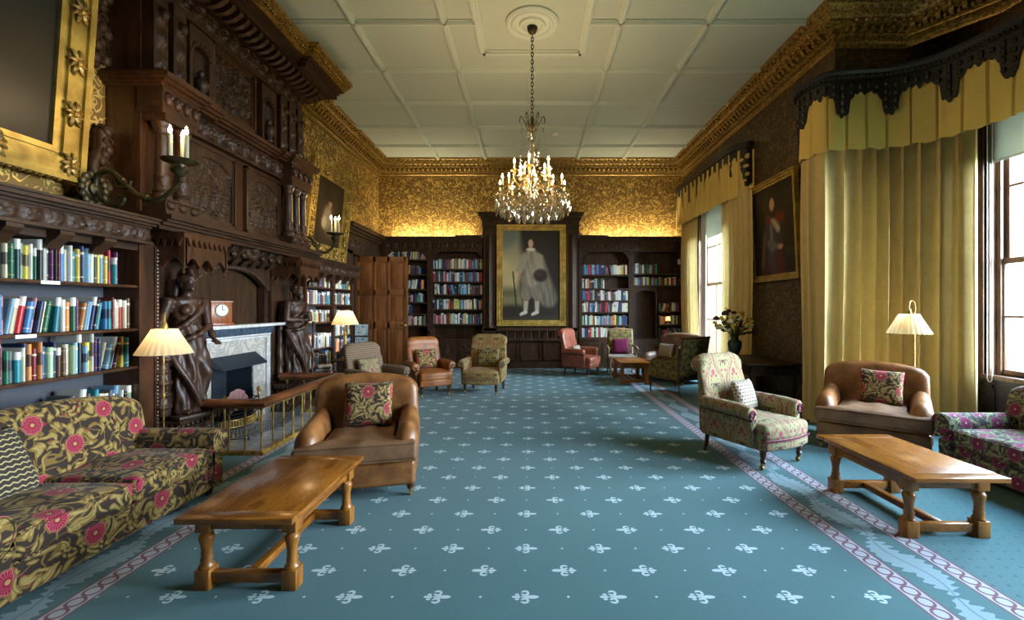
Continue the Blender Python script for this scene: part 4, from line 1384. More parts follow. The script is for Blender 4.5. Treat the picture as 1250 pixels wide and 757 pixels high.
def statue(label, loc, rz, female=True):
    t = thing('statue', label, 'statue', loc, rz, 'carved oak fireplace statues')
    b = MB()   # faces -Y locally; 1.52 m tall
    # legs under drapery; contrapposto
    capsule(b, (-.09, .0, .05), (-.085, -.01, .42), .05, .062); capsule(b, (-.085, -.01, .42), (-.085, 0, .80), .068, .095)
    capsule(b, (.10, -.06, .05), (.12, -.11, .43), .045, .062); capsule(b, (.12, -.11, .43), (.085, 0, .80), .07, .095)
    for x, y in ((-.1, -.09), (.11, -.16)): b.sph((x, y, .03), (.042, .10, .032), 10, 6)
    # pelvis, waist, chest
    b.sph((0, 0, .83), (.165, .12, .13), 16, 10); b.sph((0, .0, .96), (.125, .095, .13), 14, 10)
    b.sph((0, .0, 1.10), (.155, .105, .14), 16, 10); b.sph((0, 0, 1.19), (.175, .085, .07), 14, 8)
    if female:
        for s in (-1, 1): b.sph((.07*s, -.085, 1.10), (.055, .055, .055), 12, 8)
    capsule(b, (0, 0, 1.2), (0, -.01, 1.30), .05, .046)
    # head
    b.sph((0, -.02, 1.385), (.068, .085, .10), 16, 12); b.sph((0, -.105, 1.375), (.013, .02, .02), 8, 6); b.sph((0, -.085, 1.325), (.03, .022, .022), 8, 6)
    b.sph((0, -.098, 1.345), (.022, .012, .008), 8, 4)
    for s in (-1, 1): b.sph((.028*s, -.093, 1.395), (.014, .012, .008), 8, 4); b.sph((.028*s, -.095, 1.412), (.02, .012, .006), 8, 4); b.sph((.07*s, -.01, 1.38), (.012,.02,.03), 8, 6)
    if female:
        # plumed helmet and falling hair
        b.sph((0, .0, 1.43), (.082, .10, .075), 14, 8); b.tube([(0, -.10, 1.46), (0, -.06, 1.52), (0, .02, 1.55), (0, .10, 1.50), (0, .14, 1.40)], [.015, .03, .036, .03, .018], 8)
        for s in (-1, 0, 1): capsule(b, (.05*s, .07, 1.40), (.08*s, .10, 1.12), .04, .025)
    else:
        b.sph((0, .01, 1.43), (.08, .095, .075), 14, 8); b.sph((0, -.085, 1.30), (.045, .04, .065), 10, 8); b.sph((0, -.07, 1.25), (.03, .03, .05), 8, 6)
        for k in range(9):
            a = 2*pi*k/9; b.sph((.072*cos(a), .085*sin(a)-.005, 1.445), (.025,.025,.022), 6, 5)
    # arms
    if female:
        capsule(b, (.185, 0, 1.19), (.235, .01, .95), .052, .042); capsule(b, (.235, .01, .95), (.20, -.12, .80), .042, .03)
        hand_r = (.185, -.17, .77); fdir = Vector((-.15, -.9, -.25))
        capsule(b, (-.185, 0, 1.19), (-.25, .03, .93), .052, .042); capsule(b, (-.25, .03, .93), (-.24, -.04, .70), .042, .03)
        hand_l = (-.24, -.05, .655); ldir = Vector((.05, -.15, -1))
    else:
        capsule(b, (.185, 0, 1.19), (.25, -.03, .97), .056, .046); capsule(b, (.25, -.03, .97), (.05, -.16, 1.02), .045, .032)
        hand_r = (.01, -.165, 1.03); fdir = Vector((-1, -.1, .1))
        capsule(b, (-.185, 0, 1.19), (-.25, -.03, .95), .056, .046); capsule(b, (-.25, -.03, .95), (-.04, -.16, .93), .045, .032)
        hand_l = (0, -.165, .93); ldir = Vector((1, -.1, .1))
    for hp, fd_, sg in ((hand_r, fdir, 1), (hand_l, ldir, -1)):
        f = fd_.normalized(); h = Vector(hp); side = f.cross(Vector((0, 0, 1))); side = side.normalized() if side.length > .2 else Vector((1, 0, 0))
        b.sph(h, (.032, .034, .03), 10, 6)
        for k in range(4):
            p = h+side*((k-1.5)*.016)+f*.02; L = (.05, .06, .056, .045)[k]
            capsule(b, p, p+f*L*.6, .009, .0085, 6); capsule(b, p+f*L*.6, p+f*L+Vector((0, 0, -.016)), .0085, .008, 6)
        capsule(b, h+side*.025*sg, h+side*.045*sg+f*.03, .011, .009, 6)
    # skirt of drapery with folds
    prof = [(.0,.02),(.19,.02),(.185,.10),(.17,.25),(.168,.4),(.17,.55),(.172,.7),(.165,.82),(.13,.95),(.10,.97)]
    m0 = b.mark()
    def fold(r, z, a):
        f = sstep(.95, .3, z)
        return r*(1+f*(.12*sin(a*7+z*3.0)+.06*sin(a*13-z*5)))*(1.0-.18*abs(sin(a)))
    fine = [(0.02,.015)]
    for i in range(len(prof)-1):
        for j in range(4): fine.append((lerp(prof[i][0], prof[i+1][0], j/4)+.001, lerp(prof[i][1], prof[i+1][1], j/4)))
    b.lathe(fine[4:]+[(.1,.97)], 40, (0, .0, 0), fold=fold)
    # sash across the body and mantle hanging from the shoulder
    b.tube(catmull([(.17, -.02, 1.22), (.09, -.10, 1.12), (-.04, -.125, 1.0), (-.15, -.07, .9), (-.19, .03, .86)], 6), .028, 8)
    for k in range(5):
        x = -.16+.08*k
        b.tube(catmull([(x*.9, .09, 1.24), (x*1.1, .12, 1.0), (x*1.25, .125, .6), (x*1.3, .12, .06)], 6), [.035]*6+[.04]*6+[.045]*7, 8)
    b.tube(catmull([(.19, -.03, .92), (.05, -.15, .86), (-.10, -.15, .80), (-.2, -.02, .78)], 6), [.03]*19, 8)
    b.tube(catmull([(-.22, -.02, .80), (-.18, -.12, .55), (-.06, -.17, .3), (.02, -.17, .08)], 6), .03, 8)
    # attribute at the side: bound bundle / staff
    if female:
        cx, cy = -.26, -.02
        for k in range(9):
            a = 2*pi*k/9; b.tube([(cx+.05*cos(a), cy+.05*sin(a), .02), (cx+.055*cos(a), cy+.055*sin(a), .66)], .024, 6)
        for z in (.12, .24, .36, .48, .6): b.tube([(cx+.078*cos(2*pi*i/14), cy+.078*sin(2*pi*i/14), z) for i in range(14)], .014, 6, closed=True)
    else:
        b.tube([(.06, -.19, .92), (.03, -.19, 1.06)], .05, 8); b.tube([(.22, -.12, .02), (.2, -.16, .9)], .02, 8)
    def fn(co, n):
        w = .006*sin(co.z*22+atan2(co.y, co.x)*9) if co.z < .95 else 0
        return co+n*w
    remesh('figure', b, MAT['oak_stat'], t, .0105, 2, fn)
    p = MB()
    p.cbox(-.22, .22, -.22, .20, -.03, .012, .008); p.build('carved_base', MAT['oak_stat'], t)
    return t
def pedestal(label, y):
    t = thing('pedestal', label, 'pedestal', (-3.74, y, 0), 0, 'statue pedestals')
    m = MB()
    for h0, h1, w in ((0, .10, .30), (.10, .13, .28)): m.box(-.15, w-.06, -w, w, h0, h1)
    m.build('plinth', MAT['oak_stat'], t)
    m = MB(); m.box(-.15, .14, -.23, .23, .13, .36)
    relief(m, (.141, -.20, .14), (0,1,0), (0,0,1), (1,0,0), .40, .21, 30, 16, leafband(.2, .21, .03)); relief(m, (-.14, -.231, .14), (1,0,0), (0,0,1), (0,-1,0), .27, .21, 24, 16, leafband(.15, .21, .03))
    m.build('carved_die', MAT['oak_stat'], t, smooth=50)
    m = MB()
    for h0, h1, w in ((.36, .38, .25), (.38, .41, .28), (.41, .435, .30)): m.box(-.15, w-.09, -w, w, h0, h1)
    for k in range(9): m.sph((.20, -.26+.065*k, .385), (.022,.024,.022), 6, 5)
    for k in range(6): m.sph((-.13+.06*k, -.285, .385), (.024,.022,.022), 6, 5)
    m.build('cap', MAT['oak_stat'], t, smooth=50)
pedestal('carved oak pedestal under the near statue beside the brass floor lamp', 4.80)
pedestal('carved oak pedestal under the far statue beside the lamplit bookcase', 7.04)
statue('carved dark oak statue of a draped woman in a plumed helmet, near the floor lamp', (-3.70, 4.80, .465), radians(72), True)
statue('carved dark oak statue of a bearded draped man with folded arms, near the lamplit bookcase', (-3.70, 7.04, .465), radians(80), False)

# ------------------------------------------------------------------ club fender
cf = thing('club_fender', 'club fender with brown leather padded seat rail on brass rods around the hearth', 'club fender', (-2.92, 5.8, 0))
XFN, YF0, YF1 = -2.92, 4.84, 6.78
m = MB()
prof = [(.075*cos(radians(a))*1.05, .05*sin(radians(a))) for a in range(0, 360, 24)]
path = [(-3.515, YF0), (XFN, YF0), (XFN, YF1), (-3.80, YF1)]
def sweep_rect(mb, path, prof, zc):
    rows = []
    P = [Vector((p[0], p[1])) for p in path]
    for i in range(len(P)):
        if i == 0: n = (P[1]-P[0]).normalized(); n = Vector((-n.y, n.x)); sc = 1
        elif i == len(P)-1: n = (P[-1]-P[-2]).normalized(); n = Vector((-n.y, n.x)); sc = 1
        else:
            a = (P[i]-P[i-1]).normalized(); b = (P[i+1]-P[i]).normalized(); n1 = Vector((-a.y, a.x)); n2 = Vector((-b.y, b.x)); n = (n1+n2).normalized(); sc = 1/n.dot(n1)
        row = []
        for (o, z) in prof:
            row.append(len(mb.v)); q = P[i]+n*o*sc; mb.v.append((q.x, q.y, zc+z))
        rows.append(row)
    k = len(prof)
    for i in range(len(P)-1):
        for j in range(k): mb.face((rows[i][j], rows[i][(j+1)%k], rows[i+1][(j+1)%k], rows[i+1][j]))
    mb.face(rows[0]); mb.face(rows[-1][::-1])
sweep_rect(m, path, prof, .555)
m.build('padded_seat_rail', MAT['leather_rail'], cf, world=True, smooth=50)
m = MB(); sweep_rect(m, path, [(-.02,-.006),(.02,-.006),(.02,.006),(-.02,.006)], .505); m.build('under_rail', MAT['brass'], cf, world=True)
m = MB(); sweep_rect(m, path, [(-.035,0),(.035,0),(.035,.02),(.02,.045),(-.02,.045),(-.035,.02)], 0.0); m.build('base_rail', MAT['brass'], cf, world=True)
rods = []
n1 = 4
for i in range(4): rods.append((lerp(-3.45, XFN, i/3.0), YF0))
for i in range(1, 10): rods.append((XFN, lerp(YF0, YF1, i/9)))
for i in range(1, 4): rods.append((lerp(XFN, -3.7, i/3), YF1))
for (x, y) in rods:
    m = MB(); m.lathe([(.018,.04),(.018,.05),(.010,.06),(.010,.48),(.018,.49),(.018,.505)], 10, (x, y, 0)); m.build('rod', MAT['brass'], cf, world=True)

# ------------------------------------------------------------------ paintings on the left wall
def paint(mb, W, Hh, nu, nv, fn, org, eu, ev):
    """canvas grid with vertex colours fn(u,v in 0..1)->(r,g,b) srgb"""
    o, eu, ev = Vector(org), Vector(eu), Vector(ev); cols = []
    b = mb.mark()
    mb.grid(lambda a, c: o+eu*(a*W)+ev*(c*Hh), nu, nv)
    if mb.col is None: mb.col = []
    for i in range(nu+1):
        for j in range(nv+1):
            c = fn(i/nu, j/nv); mb.col.append(tuple(lin(clamp(x, 0, 255)) for x in c))
def blendc(a, b, t): return tuple(lerp(x, y, t) for x, y in zip(a, b))
def ell(u, v, cx, cy, rx, ry, soft=.25):
    d = sqrt(((u-cx)/rx)**2+((v-cy)/ry)**2); return sstep(1+soft, 1-soft, d)
def seg(u, v, ax, ay, bx, by, r0, r1, asp=1.0, soft=.4):
    px, py, dx, dy = (u-ax)*asp, v-ay, (bx-ax)*asp, by-ay
    t = clamp((px*dx+py*dy)/(dx*dx+dy*dy+1e-9), 0, 1); d = sqrt((px-t*dx)**2+(py-t*dy)**2); r = lerp(r0, r1, t)
    return sstep(r*(1+soft), r*(1-soft), d)
def picture_frame(mb, W, Hh, w, th, steps, ornate=0.0, org=(0,0,0)):
    """frame in local XZ plane (facing -Y), opening W x Hh, moulding width w; steps [(inner frac, outer frac, depth)]"""
    for (a, b, d) in steps:
        i, o = w*a, w*b
        mb.box(-W/2-o, -W/2-i, -d, 0, -o, Hh+o); mb.box(W/2+i, W/2+o, -d, 0, -o, Hh+o)
        mb.box(-W/2-i, W/2+i, -d, 0, -o, -i); mb.box(-W/2-i, W/2+i, -d, 0, Hh+i, Hh+o)
    if ornate:
        L = W+2*w; n = max(3, int(L/ornate))
        def ros(x, z, s):
            for k in range(8):
                a = 2*pi*k/8+.39; L_ = s*(1.25 if abs(sin(a)) > .6 else .85); ca, sa = cos(a), sin(a)
                mb.tube([(x, -th-.004, z), (x+L_*.5*ca, -th-.014, z+L_*.5*sa), (x+L_*.85*ca-L_*.15*sa, -th-.010, z+L_*.85*sa+L_*.15*ca), (x+L_*ca-L_*.3*sa, -th, z+L_*sa+L_*.3*ca)], [s*.16, s*.24, s*.17, s*.04], 6)
            mb.sph((x, -th-.012, z), (s*.4, s*.4, s*.4), 6, 4)
        for (xa, za, xb, zb) in ((-W/2-w/2, -w/2, W/2+w/2, -w/2), (W/2+w/2, -w/2, W/2+w/2, Hh+w/2), (W/2+w/2, Hh+w/2, -W/2-w/2, Hh+w/2), (-W/2-w/2, Hh+w/2, -W/2-w/2, -w/2)):
            LL = sqrt((xb-xa)**2+(zb-za)**2); n = max(2, int(LL/ornate))
            for k in range(n): ros(lerp(xa, xb, k/n), lerp(za, zb, k/n), w*.34)
            nb = int(LL/.045)
            ox = (1 if xb == xa else 0); sgx = 1 if xa > 0 else -1; sgz = 1 if za > Hh/2 else -1
            for k in range(nb):
                x, z = lerp(xa, xb, k/nb), lerp(za, zb, k/nb)
                if ox: x += sgx*w*.5
                else: z += sgz*w*.5
                mb.sph((x, -th*.5, z), (.017,.02,.017), 5, 4)
def painting(label, cat, loc, rz, tilt, W, Hh, w, steps, fn, mat='gold', ornate=0.0, nu=50, nv=70, group=None):
    t = thing('painting', label, cat, loc, rz, group)
    t.rotation_euler = (tilt, 0, rz)
    th = max(s[2] for s in steps)
    m = MB(); picture_frame(m, W, Hh, w, th*.8, steps, 0); fo = m.build('frame', MAT[mat], t, smooth=40)
    if ornate:
        m = MB(); picture_frame(m, W, Hh, w, th*.8, [], ornate); m.build('gilt_ornament', MAT['gold_dull'], fo, smooth=50)
    m = MB(); paint(m, W, Hh, nu, nv, fn, (-W/2, -.02, 0), (1,0,0), (0,0,1)); m.build('canvas', MAT['oil'], t, smooth=0)
    m = MB(); m.box(-W/2-w*.4, W/2+w*.4, -.012, 0, -w*.4, Hh+w*.4); m.build('backing_board', MAT['black'], t)
    return t
def dark_landscape(u, v):
    n = mnoise.noise(Vector((u*3, v*3, 2.0)))*.5+.5
    c = blendc((26,24,16), (52,44,26), n)
    c = blendc(c, (70,60,44), ell(u, v, .35, .12, .5, .16, .5)*.6)
    c = blendc(c, (20,30,26), ell(u, v, .7, .8, .4, .3, .6)*.5)
    return c
GS = [(0, .18, .05), (.18, .30, .035), (.30, .80, .06), (.80, 1.0, .085)]
painting('large dark landscape painting in a wide ornate gilt frame above the near bookcase', 'painting', (-4.02, 3.03, 2.95), radians(90), radians(4), 1.35, 1.95, .26, GS, dark_landscape, ornate=.42)
def lady(u, v):
    c = blendc((24,20,14), (54,44,26), mnoise.noise(Vector((u*4, v*4, 5)))*.5+.5)
    c = blendc(c, (60,42,24), ell(u, v, .5, .32, .34, .34, .2))
    c = blendc(c, (150,128,96), ell(u, v, .46, .42, .16, .20, .4)); c = blendc(c, (190,168,132), ell(u, v, .35, .34, .09, .10, .4))
    c = blendc(c, (176,134,96), ell(u, v, .52, .66, .06, .065, .3)); c = blendc(c, (40,26,16), ell(u, v, .52, .72, .075, .04, .3))
    c = blendc(c, (120,100,70), ell(u, v, .62, .22, .2, .1, .6)*.6)
    return c
painting('portrait of a seated woman in an ornate gilt frame above the lamplit bookcase', 'painting', (-3.98, 8.62, 2.80), radians(90), radians(6), 1.12, 1.22, .30, GS, lady, ornate=.30)

# ------------------------------------------------------------------ candle sconces
def sconce(label, loc, L, rise):
    t = thing('wall_sconce', label, 'sconce', loc, 0, 'three-candle wall sconces')
    m = MB()
    for k in range(14):
        a = 2*pi*k/14; m.sph((.03, .11*cos(a), .13*sin(a)), (.022,.035,.035), 8, 5)
    m.lathe([(.0,-.02),(.11,-.02),(.12,0),(.09,.02),(.06,.03),(.055,.05),(.0,.07)], 20); m.xf(Matrix.Rotation(radians(90), 4, 'Y'), m.mark()-20*7)
    m.build('back_boss', MAT['bronze'], t, smooth=50)
    m = MB()
    arm = catmull([(.03, 0, .0), (.06, 0, .12), (.16, 0, .17), (.28, 0, .08), (.42*L/.8, 0, -.05), (.60*L/.8, 0, -.09), (.74*L/.8, 0, .0), (L, 0, rise)], 8)
    m.tube(arm, [lerp(.026, .02, i/(len(arm)-1)) for i in range(len(arm))], 10)
    m.tube(catmull([(.05, 0, -.02), (.12, 0, -.12), (.25, 0, -.14), (.30, 0, -.08), (.24, 0, -.05)], 7), .017, 8)
    m.tube(catmull([(.22, 0, .13), (.25, 0, .03), (.33, 0, .02), (.36, 0, .08)], 7), .014, 8)
    for x in (.28, .5*L/.8): m.sph((x, 0, .08 if x == .28 else -.075), (.03,.032,.032), 10, 6)
    m.build('scroll_arm', MAT['bronze'], t, smooth=60)
    m = MB(); m.lathe([(.0,-.02),(.03,-.01),(.022,.03),(.05,.06),(.075,.09),(.07,.11),(.045,.12),(.05,.14),(.13,.165),(.145,.18),(.13,.185),(.0,.18)], 24, (L, 0, rise), fold=lambda r, z, a: r*(1+(.05*sin(a*10) if z > .16 else 0)))
    m.build('drip_pan', MAT['bronze'], t, smooth=50)
    for k in range(3):
        a = radians(90+120*k+20); cx, cy = L+.07*cos(a), .07*sin(a)
        c = MB(); c.lathe([(.019,.18),(.019,.40),(.016,.405),(.0,.406)], 12, (cx, cy, rise)); cd = c.build('candle', MAT['candle'], t)
        c = MB(); c.lathe([(.0,.405),(.012,.415),(.016,.43),(.012,.45),(.004,.475),(.0,.485)], 10, (cx, cy, rise)); c.build('bulb', MAT['bulb'], cd, smooth=80)
    return t
sconce('bronze three-candle sconce on a scrolling arm beside the relief panels, nearest the camera', (-3.96, 4.02, 2.66), .80, .08)
sconce('bronze three-candle sconce on a scrolling arm in front of the portrait of a woman', (-3.96, 7.62, 2.62), .62, .06)
# pierced carved scroll brackets at the near end of the overmantel
def bracket(label, y, z0, z1, w):
    m = MB(); n = int((z1-z0)/.09)
    path = [(0, w*(.15+.85*(1-i/n))*(.75+.25*sin(i*1.7)), z0+(z1-z0)*i/n) for i in range(n+1)]
    m.tube(catmull([(XL+.10, y-p[1], p[2]) for p in path], 4), .05, 8)
    for i, p in enumerate(path):
        for s in (.2, .55, .9):
            yy = y-p[1]*s; m.sph((XL+.10+.03*sin(i*2+s*9), yy, p[2]+.03*cos(i*3+s*5)), (.045,.05,.055), 7, 5)
        c = (XL+.12, y-p[1]*.6, p[2]); m.tube([(c[0]+.02, c[1]+.05*cos(t)*(1-t/9), c[2]+.05*sin(t)*(1-t/9)) for t in [j*.55 for j in range(12)]], .014, 6)
    m.box(XL+.012, XL+.10, y-w*.25, y, z0, z1)
    return tag(m.build('carved_bracket', MAT['oak_dark'], smooth=60), label, 'bracket')
bracket('dark carved scroll bracket standing on the near bookcase behind the nearest sconce', 4.22, 2.45, 3.25, .26)
bracket('dark carved foliage bracket high beside the overmantel above the nearest sconce', 4.22, 3.9, 5.05, .2)
# ------------------------------------------------------------------ back wall: bookcases, panelling, portrait
YF = 11.75
def PX(px, d): return (px-648)/545*d
def PZ(py, d): return H-(py-375)/545*d
ZT = 3.42
back_books = MB(); back_books.col = []
def vbook(x0, x1, z0, h, d, col, lean=0.0, y=YF+.03):
    """book on the back wall cases (spine faces -Y), appended to the shared stuff mesh"""
    b = back_books; m0 = b.mark()
    t = x1-x0
    sp = [(-t/2, 0.0)]+[(.5*t*sin(radians(a)), -.1*t*cos(radians(a))) for a in (-60, 0, 60)]+[(t/2, 0.0)]
    b.prism(sp+[(t/2, d), (-t/2, d)], 'z', 0, h)
    f0 = rb.uniform(.45, .85); band = rb.random() < .45; b.box(-t/2-.0004, t/2+.0004, (-.1*t-.001) if band else .006, .008, h*f0, h*min(.98, f0+rb.uniform(.04, .25)))
    R = Matrix.Translation(((x0+x1)/2, y, z0)) @ Matrix.Rotation(lean, 4, 'Y')
    b.xf(R, m0)
    n = b.mark()-m0
    k_ = rb.choice([.7, .02, .3]); alt = tuple(min(1, c*.4+k_*.6) for c in col[:3])
    b.col += [col[:3]]*(n-8)+[alt]*8
def back_row(x0, x1, z, hmin, hmax, lean=0.0, frac=1.0, tmin=.026, tmax=.06):
    x = x0; stop = lerp(x0, x1, frac); ln = 0
    while True:
        t = rb.uniform(tmin, tmax); h = rb.uniform(hmin, hmax)
        if x+t > stop: break
        if rb.random() < .15: ln = rb.choice([0, lean, lean*.6])
        col, _ = bookcolor(); s = h*sin(abs(ln))
        off = s if ln < 0 else 0
        if x+t+s > stop: ln = 0; s = off = 0
        vbook(x+off, x+off+t, z+.5*t*sin(abs(ln))+.001, h, rb.uniform(.16, .22), col, ln)
        nx = x+t/cos(ln)+.002
        if ln and rb.random() < .2: ln = 0; nx += s
        x = nx

def back_bookcase(label, x0, x1, dividers, bays):
    r = thing('tall_bookcase', label, 'bookcase', ((x0+x1)/2, YB-.01, 0))
    B = lambda mb, nm, mt='oak_dark', **k: mb.build(nm, MAT[mt], r, world=True, **k)
    m = MB(); m.box(x0, x1, YB-.04, YB-.012, 0, ZT); B(m, 'back_panel')
    for (a, b) in dividers:
        m = MB(); m.box(a, b, YF, YB-.04, 0, ZT-.1)
        if b-a > .08:
            relief(m, (a, YF-.001, .9), (1,0,0), (0,0,1), (0,-1,0), b-a, 2.2, 6, 90, leafband(.12, .1, .03)); m.box(a+.01, b-.01, YF-.04, YF, .75, .9); m.box(a-.01, b+.01, YF-.05, YF, 3.06, 3.12)
        B(m, 'stile', smooth=50)
    for (a, b, levels, arch) in bays:
        for z in levels:
            m = MB(); m.box(a, b, YF+.01, YB-.04, z-.03, z); m.box(a, b, YF+.002, YF+.012, z-.036, z+.004); B(m, 'shelf')
        # shaped head
        m = MB(); w = b-a
        pts = [(a, 3.2), (a, 2.86), (a+.04, 2.90), (a+.07, 2.98), (a+.14, 3.02), (a+.17, 3.06), (b-.17, 3.06), (b-.14, 3.02), (b-.07, 2.98), (b-.04, 2.90), (b, 2.86), (b, 3.2)]
        m.prism(pts, 'y', YF+.0, YF+.03)
        k = int(w/.07)
        for i in range(k): m.sph((lerp(a+.06, b-.06, i/max(1, k-1)), YF-.004, 3.10), (.02,.014,.02), 6, 4)
        B(m, 'shaped_head', smooth=50)
    # cupboard below
    m = MB(); m.box(x0, x1, YF-.03, YB-.04, 0, .72); m.box(x0-.01, x1+.01, YF-.06, YB-.04, .72, .77); m.box(x0, x1, YF-.05, YF, 0, .12); B(m, 'base_cupboard')
    n = max(2, int((x1-x0)/.55)); w = (x1-x0)/n
    for i in range(n):
        a = x0+w*i+.05; b = x0+w*(i+1)-.05
        m = MB(); m.box(a, b, YF-.05, YF-.03, .17, .67)
        relief(m, (a+.05, YF-.051, .22), (1,0,0), (0,0,1), (0,-1,0), b-a-.1, .40, 20, 20, scroll_h(i+x0, 12, .02))
        B(m, 'carved_door', smooth=50)
    m = MB()
    m.box(x0, x1, YF-.01, YB-.04, 3.12, 3.34)
    relief(m, (x0, YF-.011, 3.14), (1,0,0), (0,0,1), (0,-1,0), x1-x0, .16, int((x1-x0)*40), 10, leafband(.22, .16, .03))
    B(m, 'carved_frieze', smooth=50)
    m = MB()
    for d, za, zb in ((.03, 3.32, 3.35), (.08, 3.35, 3.38), (.12, 3.38, 3.42), (.14, 3.42, 3.44)): m.box(x0-.0, x1+.0, YF-d, YB-.04, za, zb)
    B(m, 'cornice')
    return r
xa, xb = -3.92, -1.28
s1, s2 = PX(497, 11.8), PX(522, 11.8)
b1, b2 = PX(528.5, 11.8), PX(590, 11.8)
LA = [PZ(y, 11.8) for y in (317, 335, 353, 369, 383, 397)]
LB = [PZ(y, 11.8) for y in (328.5, 344, 359.5, 377.5, 395.5)]
bcL = back_bookcase('tall blackened oak bookcase on the back wall between the open door and the great portrait', xa, xb,
    [(xa, xa+.08), (s2, b1), (b2, xb)], [(xa+.08, s2, LA, 0), (b1, b2, LB, 0)])
for z in LB: back_row(b1+.01, b2-.01, z, .22, .285, -.22 if abs(z-LB[2]) < .01 else -.05)
for z, f in zip(LA, (1, .8, .9, .9, .5, 1)):
    back_row(PX(468, 11.8) if z == LA[0] else s1-.25, s2-.02, z, .19, .26, .15, f)
c0, c1 = 1.27, XR-.02
d0, d1 = PX(710, 11.8), PX(767, 11.8)
e0, e1 = PX(773, 11.8), 4.0
LC = [PZ(y, 11.8) for y in (335.5, 352.3, 366.8, 381, 396.8, 411.8)]
LD = [PZ(y, 11.8) for y in (334.3, 348.5)]
LE = [PZ(y, 11.8) for y in (380, 396, 411.5)]
n0, n1 = PX(803, 11.8), e1
bcR = back_bookcase('tall blackened oak bookcase on the back wall between the great portrait and the far window', c0, c1,
    [(c0, d0), (d1, e0), (n0-.03, n0+.01), (e1, c1)][0:2]+[(e1, c1)], [(d0, d1, LC, 0), (e0, e1, LD, 0)])
R = lambda mb, nm, mt='oak_dark', **k: mb.build(nm, MAT[mt], bcR, world=True, **k)
for z in LE:
    m = MB(); m.box(n0, n1, YF+.01, YB-.04, z-.03, z); R(m, 'shelf')
# arched niche
m = MB(); w0, w1 = e0, n0; cc = (w0+w1)/2; rr_ = (w1-w0)/2-.07; sp = 1.95
pts = [(w0, .78), (w0, 2.12), (w1, 2.12), (w1, .78), (cc+rr_, .78)]+[(cc+rr_*cos(radians(t)), sp+rr_*.35*sin(radians(t))) for t in range(0, 181, 15)]+[(cc-rr_, .78)]
m.prism(pts, 'y', YF-.0, YF+.05); m.box(w1-.03, w1, YF, YB-.05, .78, 2.15); R(m, 'arched_niche')
for z, f, l in zip(LC, (1, .48, 1, 1, 1, 1), (-.25, .18, -.05, .1, 0, .1)): back_row(d0+.01, d1-.01, z, .22, .275, l, f)
back_row(e0+.01, e1, LD[0], .2, .28, .1, .48); back_row(e0+.01, e1-.02, LD[1], .18, .24, .04)
for z, l in zip(LE, (.3, 0, -.3)): back_row(n0+.02, n1-.04, z, .18, .25, l, 1)
ob = back_books.build('books', MAT['books_v'], smooth=0, uv=False)
tag(ob, 'mixed books filling the shelves of the two tall bookcases on the back wall', 'books', kind='stuff')
# small lit lamp on the niche shelf
ll = thing('shelf_lamp', 'tiny lamp with glowing amber shade on a shelf beside the arched niche', 'lamp', (PX(814.5, YF), YF-.06, LE[1]+.002))
m = MB(); m.lathe([(.05,0),(.05,.012),(.012,.02),(.01,.11),(.0,.12)], 12); m.build('base', MAT['brass'], ll)
m = MB(); m.lathe([(.07,.09),(.045,.20)], 16, cap=False); m.build('shade', MAT['shade'], ll)
m = MB(); m.sph((0,0,.14), .022, 8, 6); m.build('bulb', MAT['bulb_dim'], ll)
# white motion sensor & red alarm dome
m = MB(); m.cbox(3.86, 3.92, YF-.06, YF-.0, 2.72, 2.86, .012); tag(m.build('motion_sensor', MAT['white']), 'small white motion sensor at the top corner of the right back bookcase', 'sensor')
m = MB(); m.lathe([(.07,0),(.07,.03),(.055,.06),(.02,.075),(.0,.078)], 16, (PX(580, YF), YF+.05, 3.44)); tag(m.build('alarm_beacon', MAT['red'], smooth=50), 'small red fire alarm beacon on top of the left back bookcase', 'alarm')
m = MB(); m.cbox(PX(556, YF), PX(600, YF), YF-.09, YF-.03, 3.455, 3.485, .006); m.box(PX(556, YF)+.05, PX(556, YF)+.08, YF-.08, YF-.04, 3.44, 3.46); m.box(PX(600, YF)-.08, PX(600, YF)-.05, YF-.08, YF-.04, 3.44, 3.46); tag(m.build('trunking', MAT['black']), 'thin black wiring box along the top edge of the left back bookcase', 'wiring box')
m = MB(); m.cbox(PX(692, YF)+.25, PX(742, YF), YF-.09, YF-.03, 3.455, 3.485, .006); m.box(1.5, 1.53, YF-.08, YF-.04, 3.44, 3.46); m.box(1.9, 1.93, YF-.08, YF-.04, 3.44, 3.46); tag(m.build('trunking', MAT['black']), 'thin black wiring box along the top edge of the right back bookcase', 'wiring box')

# central panelling behind the portrait
cpn = thing('portrait_surround', 'tall dark oak panelled surround with pilasters and cornice framing the great portrait', 'panelling', (0, YB-.01, 0))
C = lambda mb, nm, mt='oak_dark', **k: mb.build(nm, MAT[mt], cpn, world=True, **k)
m = MB(); m.box(-1.27, 1.26, YF+.05, YB-.012, 0, 3.85); C(m, 'back_board')
for (a, b) in ((-1.24, -.93), (.93, 1.24)):
    m = MB(); m.box(a, b, YF-.06, YF+.05, .0, 3.62); m.box(a-.03, b+.03, YF-.10, YF, .95, 1.05); m.box(a-.03, b+.03, YF-.10, YF, 3.5, 3.62)
    m.softex([(a+.05, YF-.06), ((a+b)/2, YF-.12), (b-.05, YF-.06)], 'z', 1.05, 3.5, .02, 2, 2)
    C(m, 'pilaster')
m = MB()
for d, za, zb in ((.06, 3.62, 3.70), (.10, 3.70, 3.88), (.16, 3.88, 3.94), (.24, 3.94, 4.0), (.30, 4.0, 4.05)): m.box(-1.22-d*.5, 1.22+d*.5, YF-d, YB-.012, za, zb)
C(m, 'cornice')
m = MB()
m.box(-1.24, 1.24, YF-.10, YF+.05, .98, 1.06); m.box(-1.24, 1.24, YF-.06, YF+.05, .72, .78); m.box(-.93, .93, YF-.08, YF+.05, 0, .16)
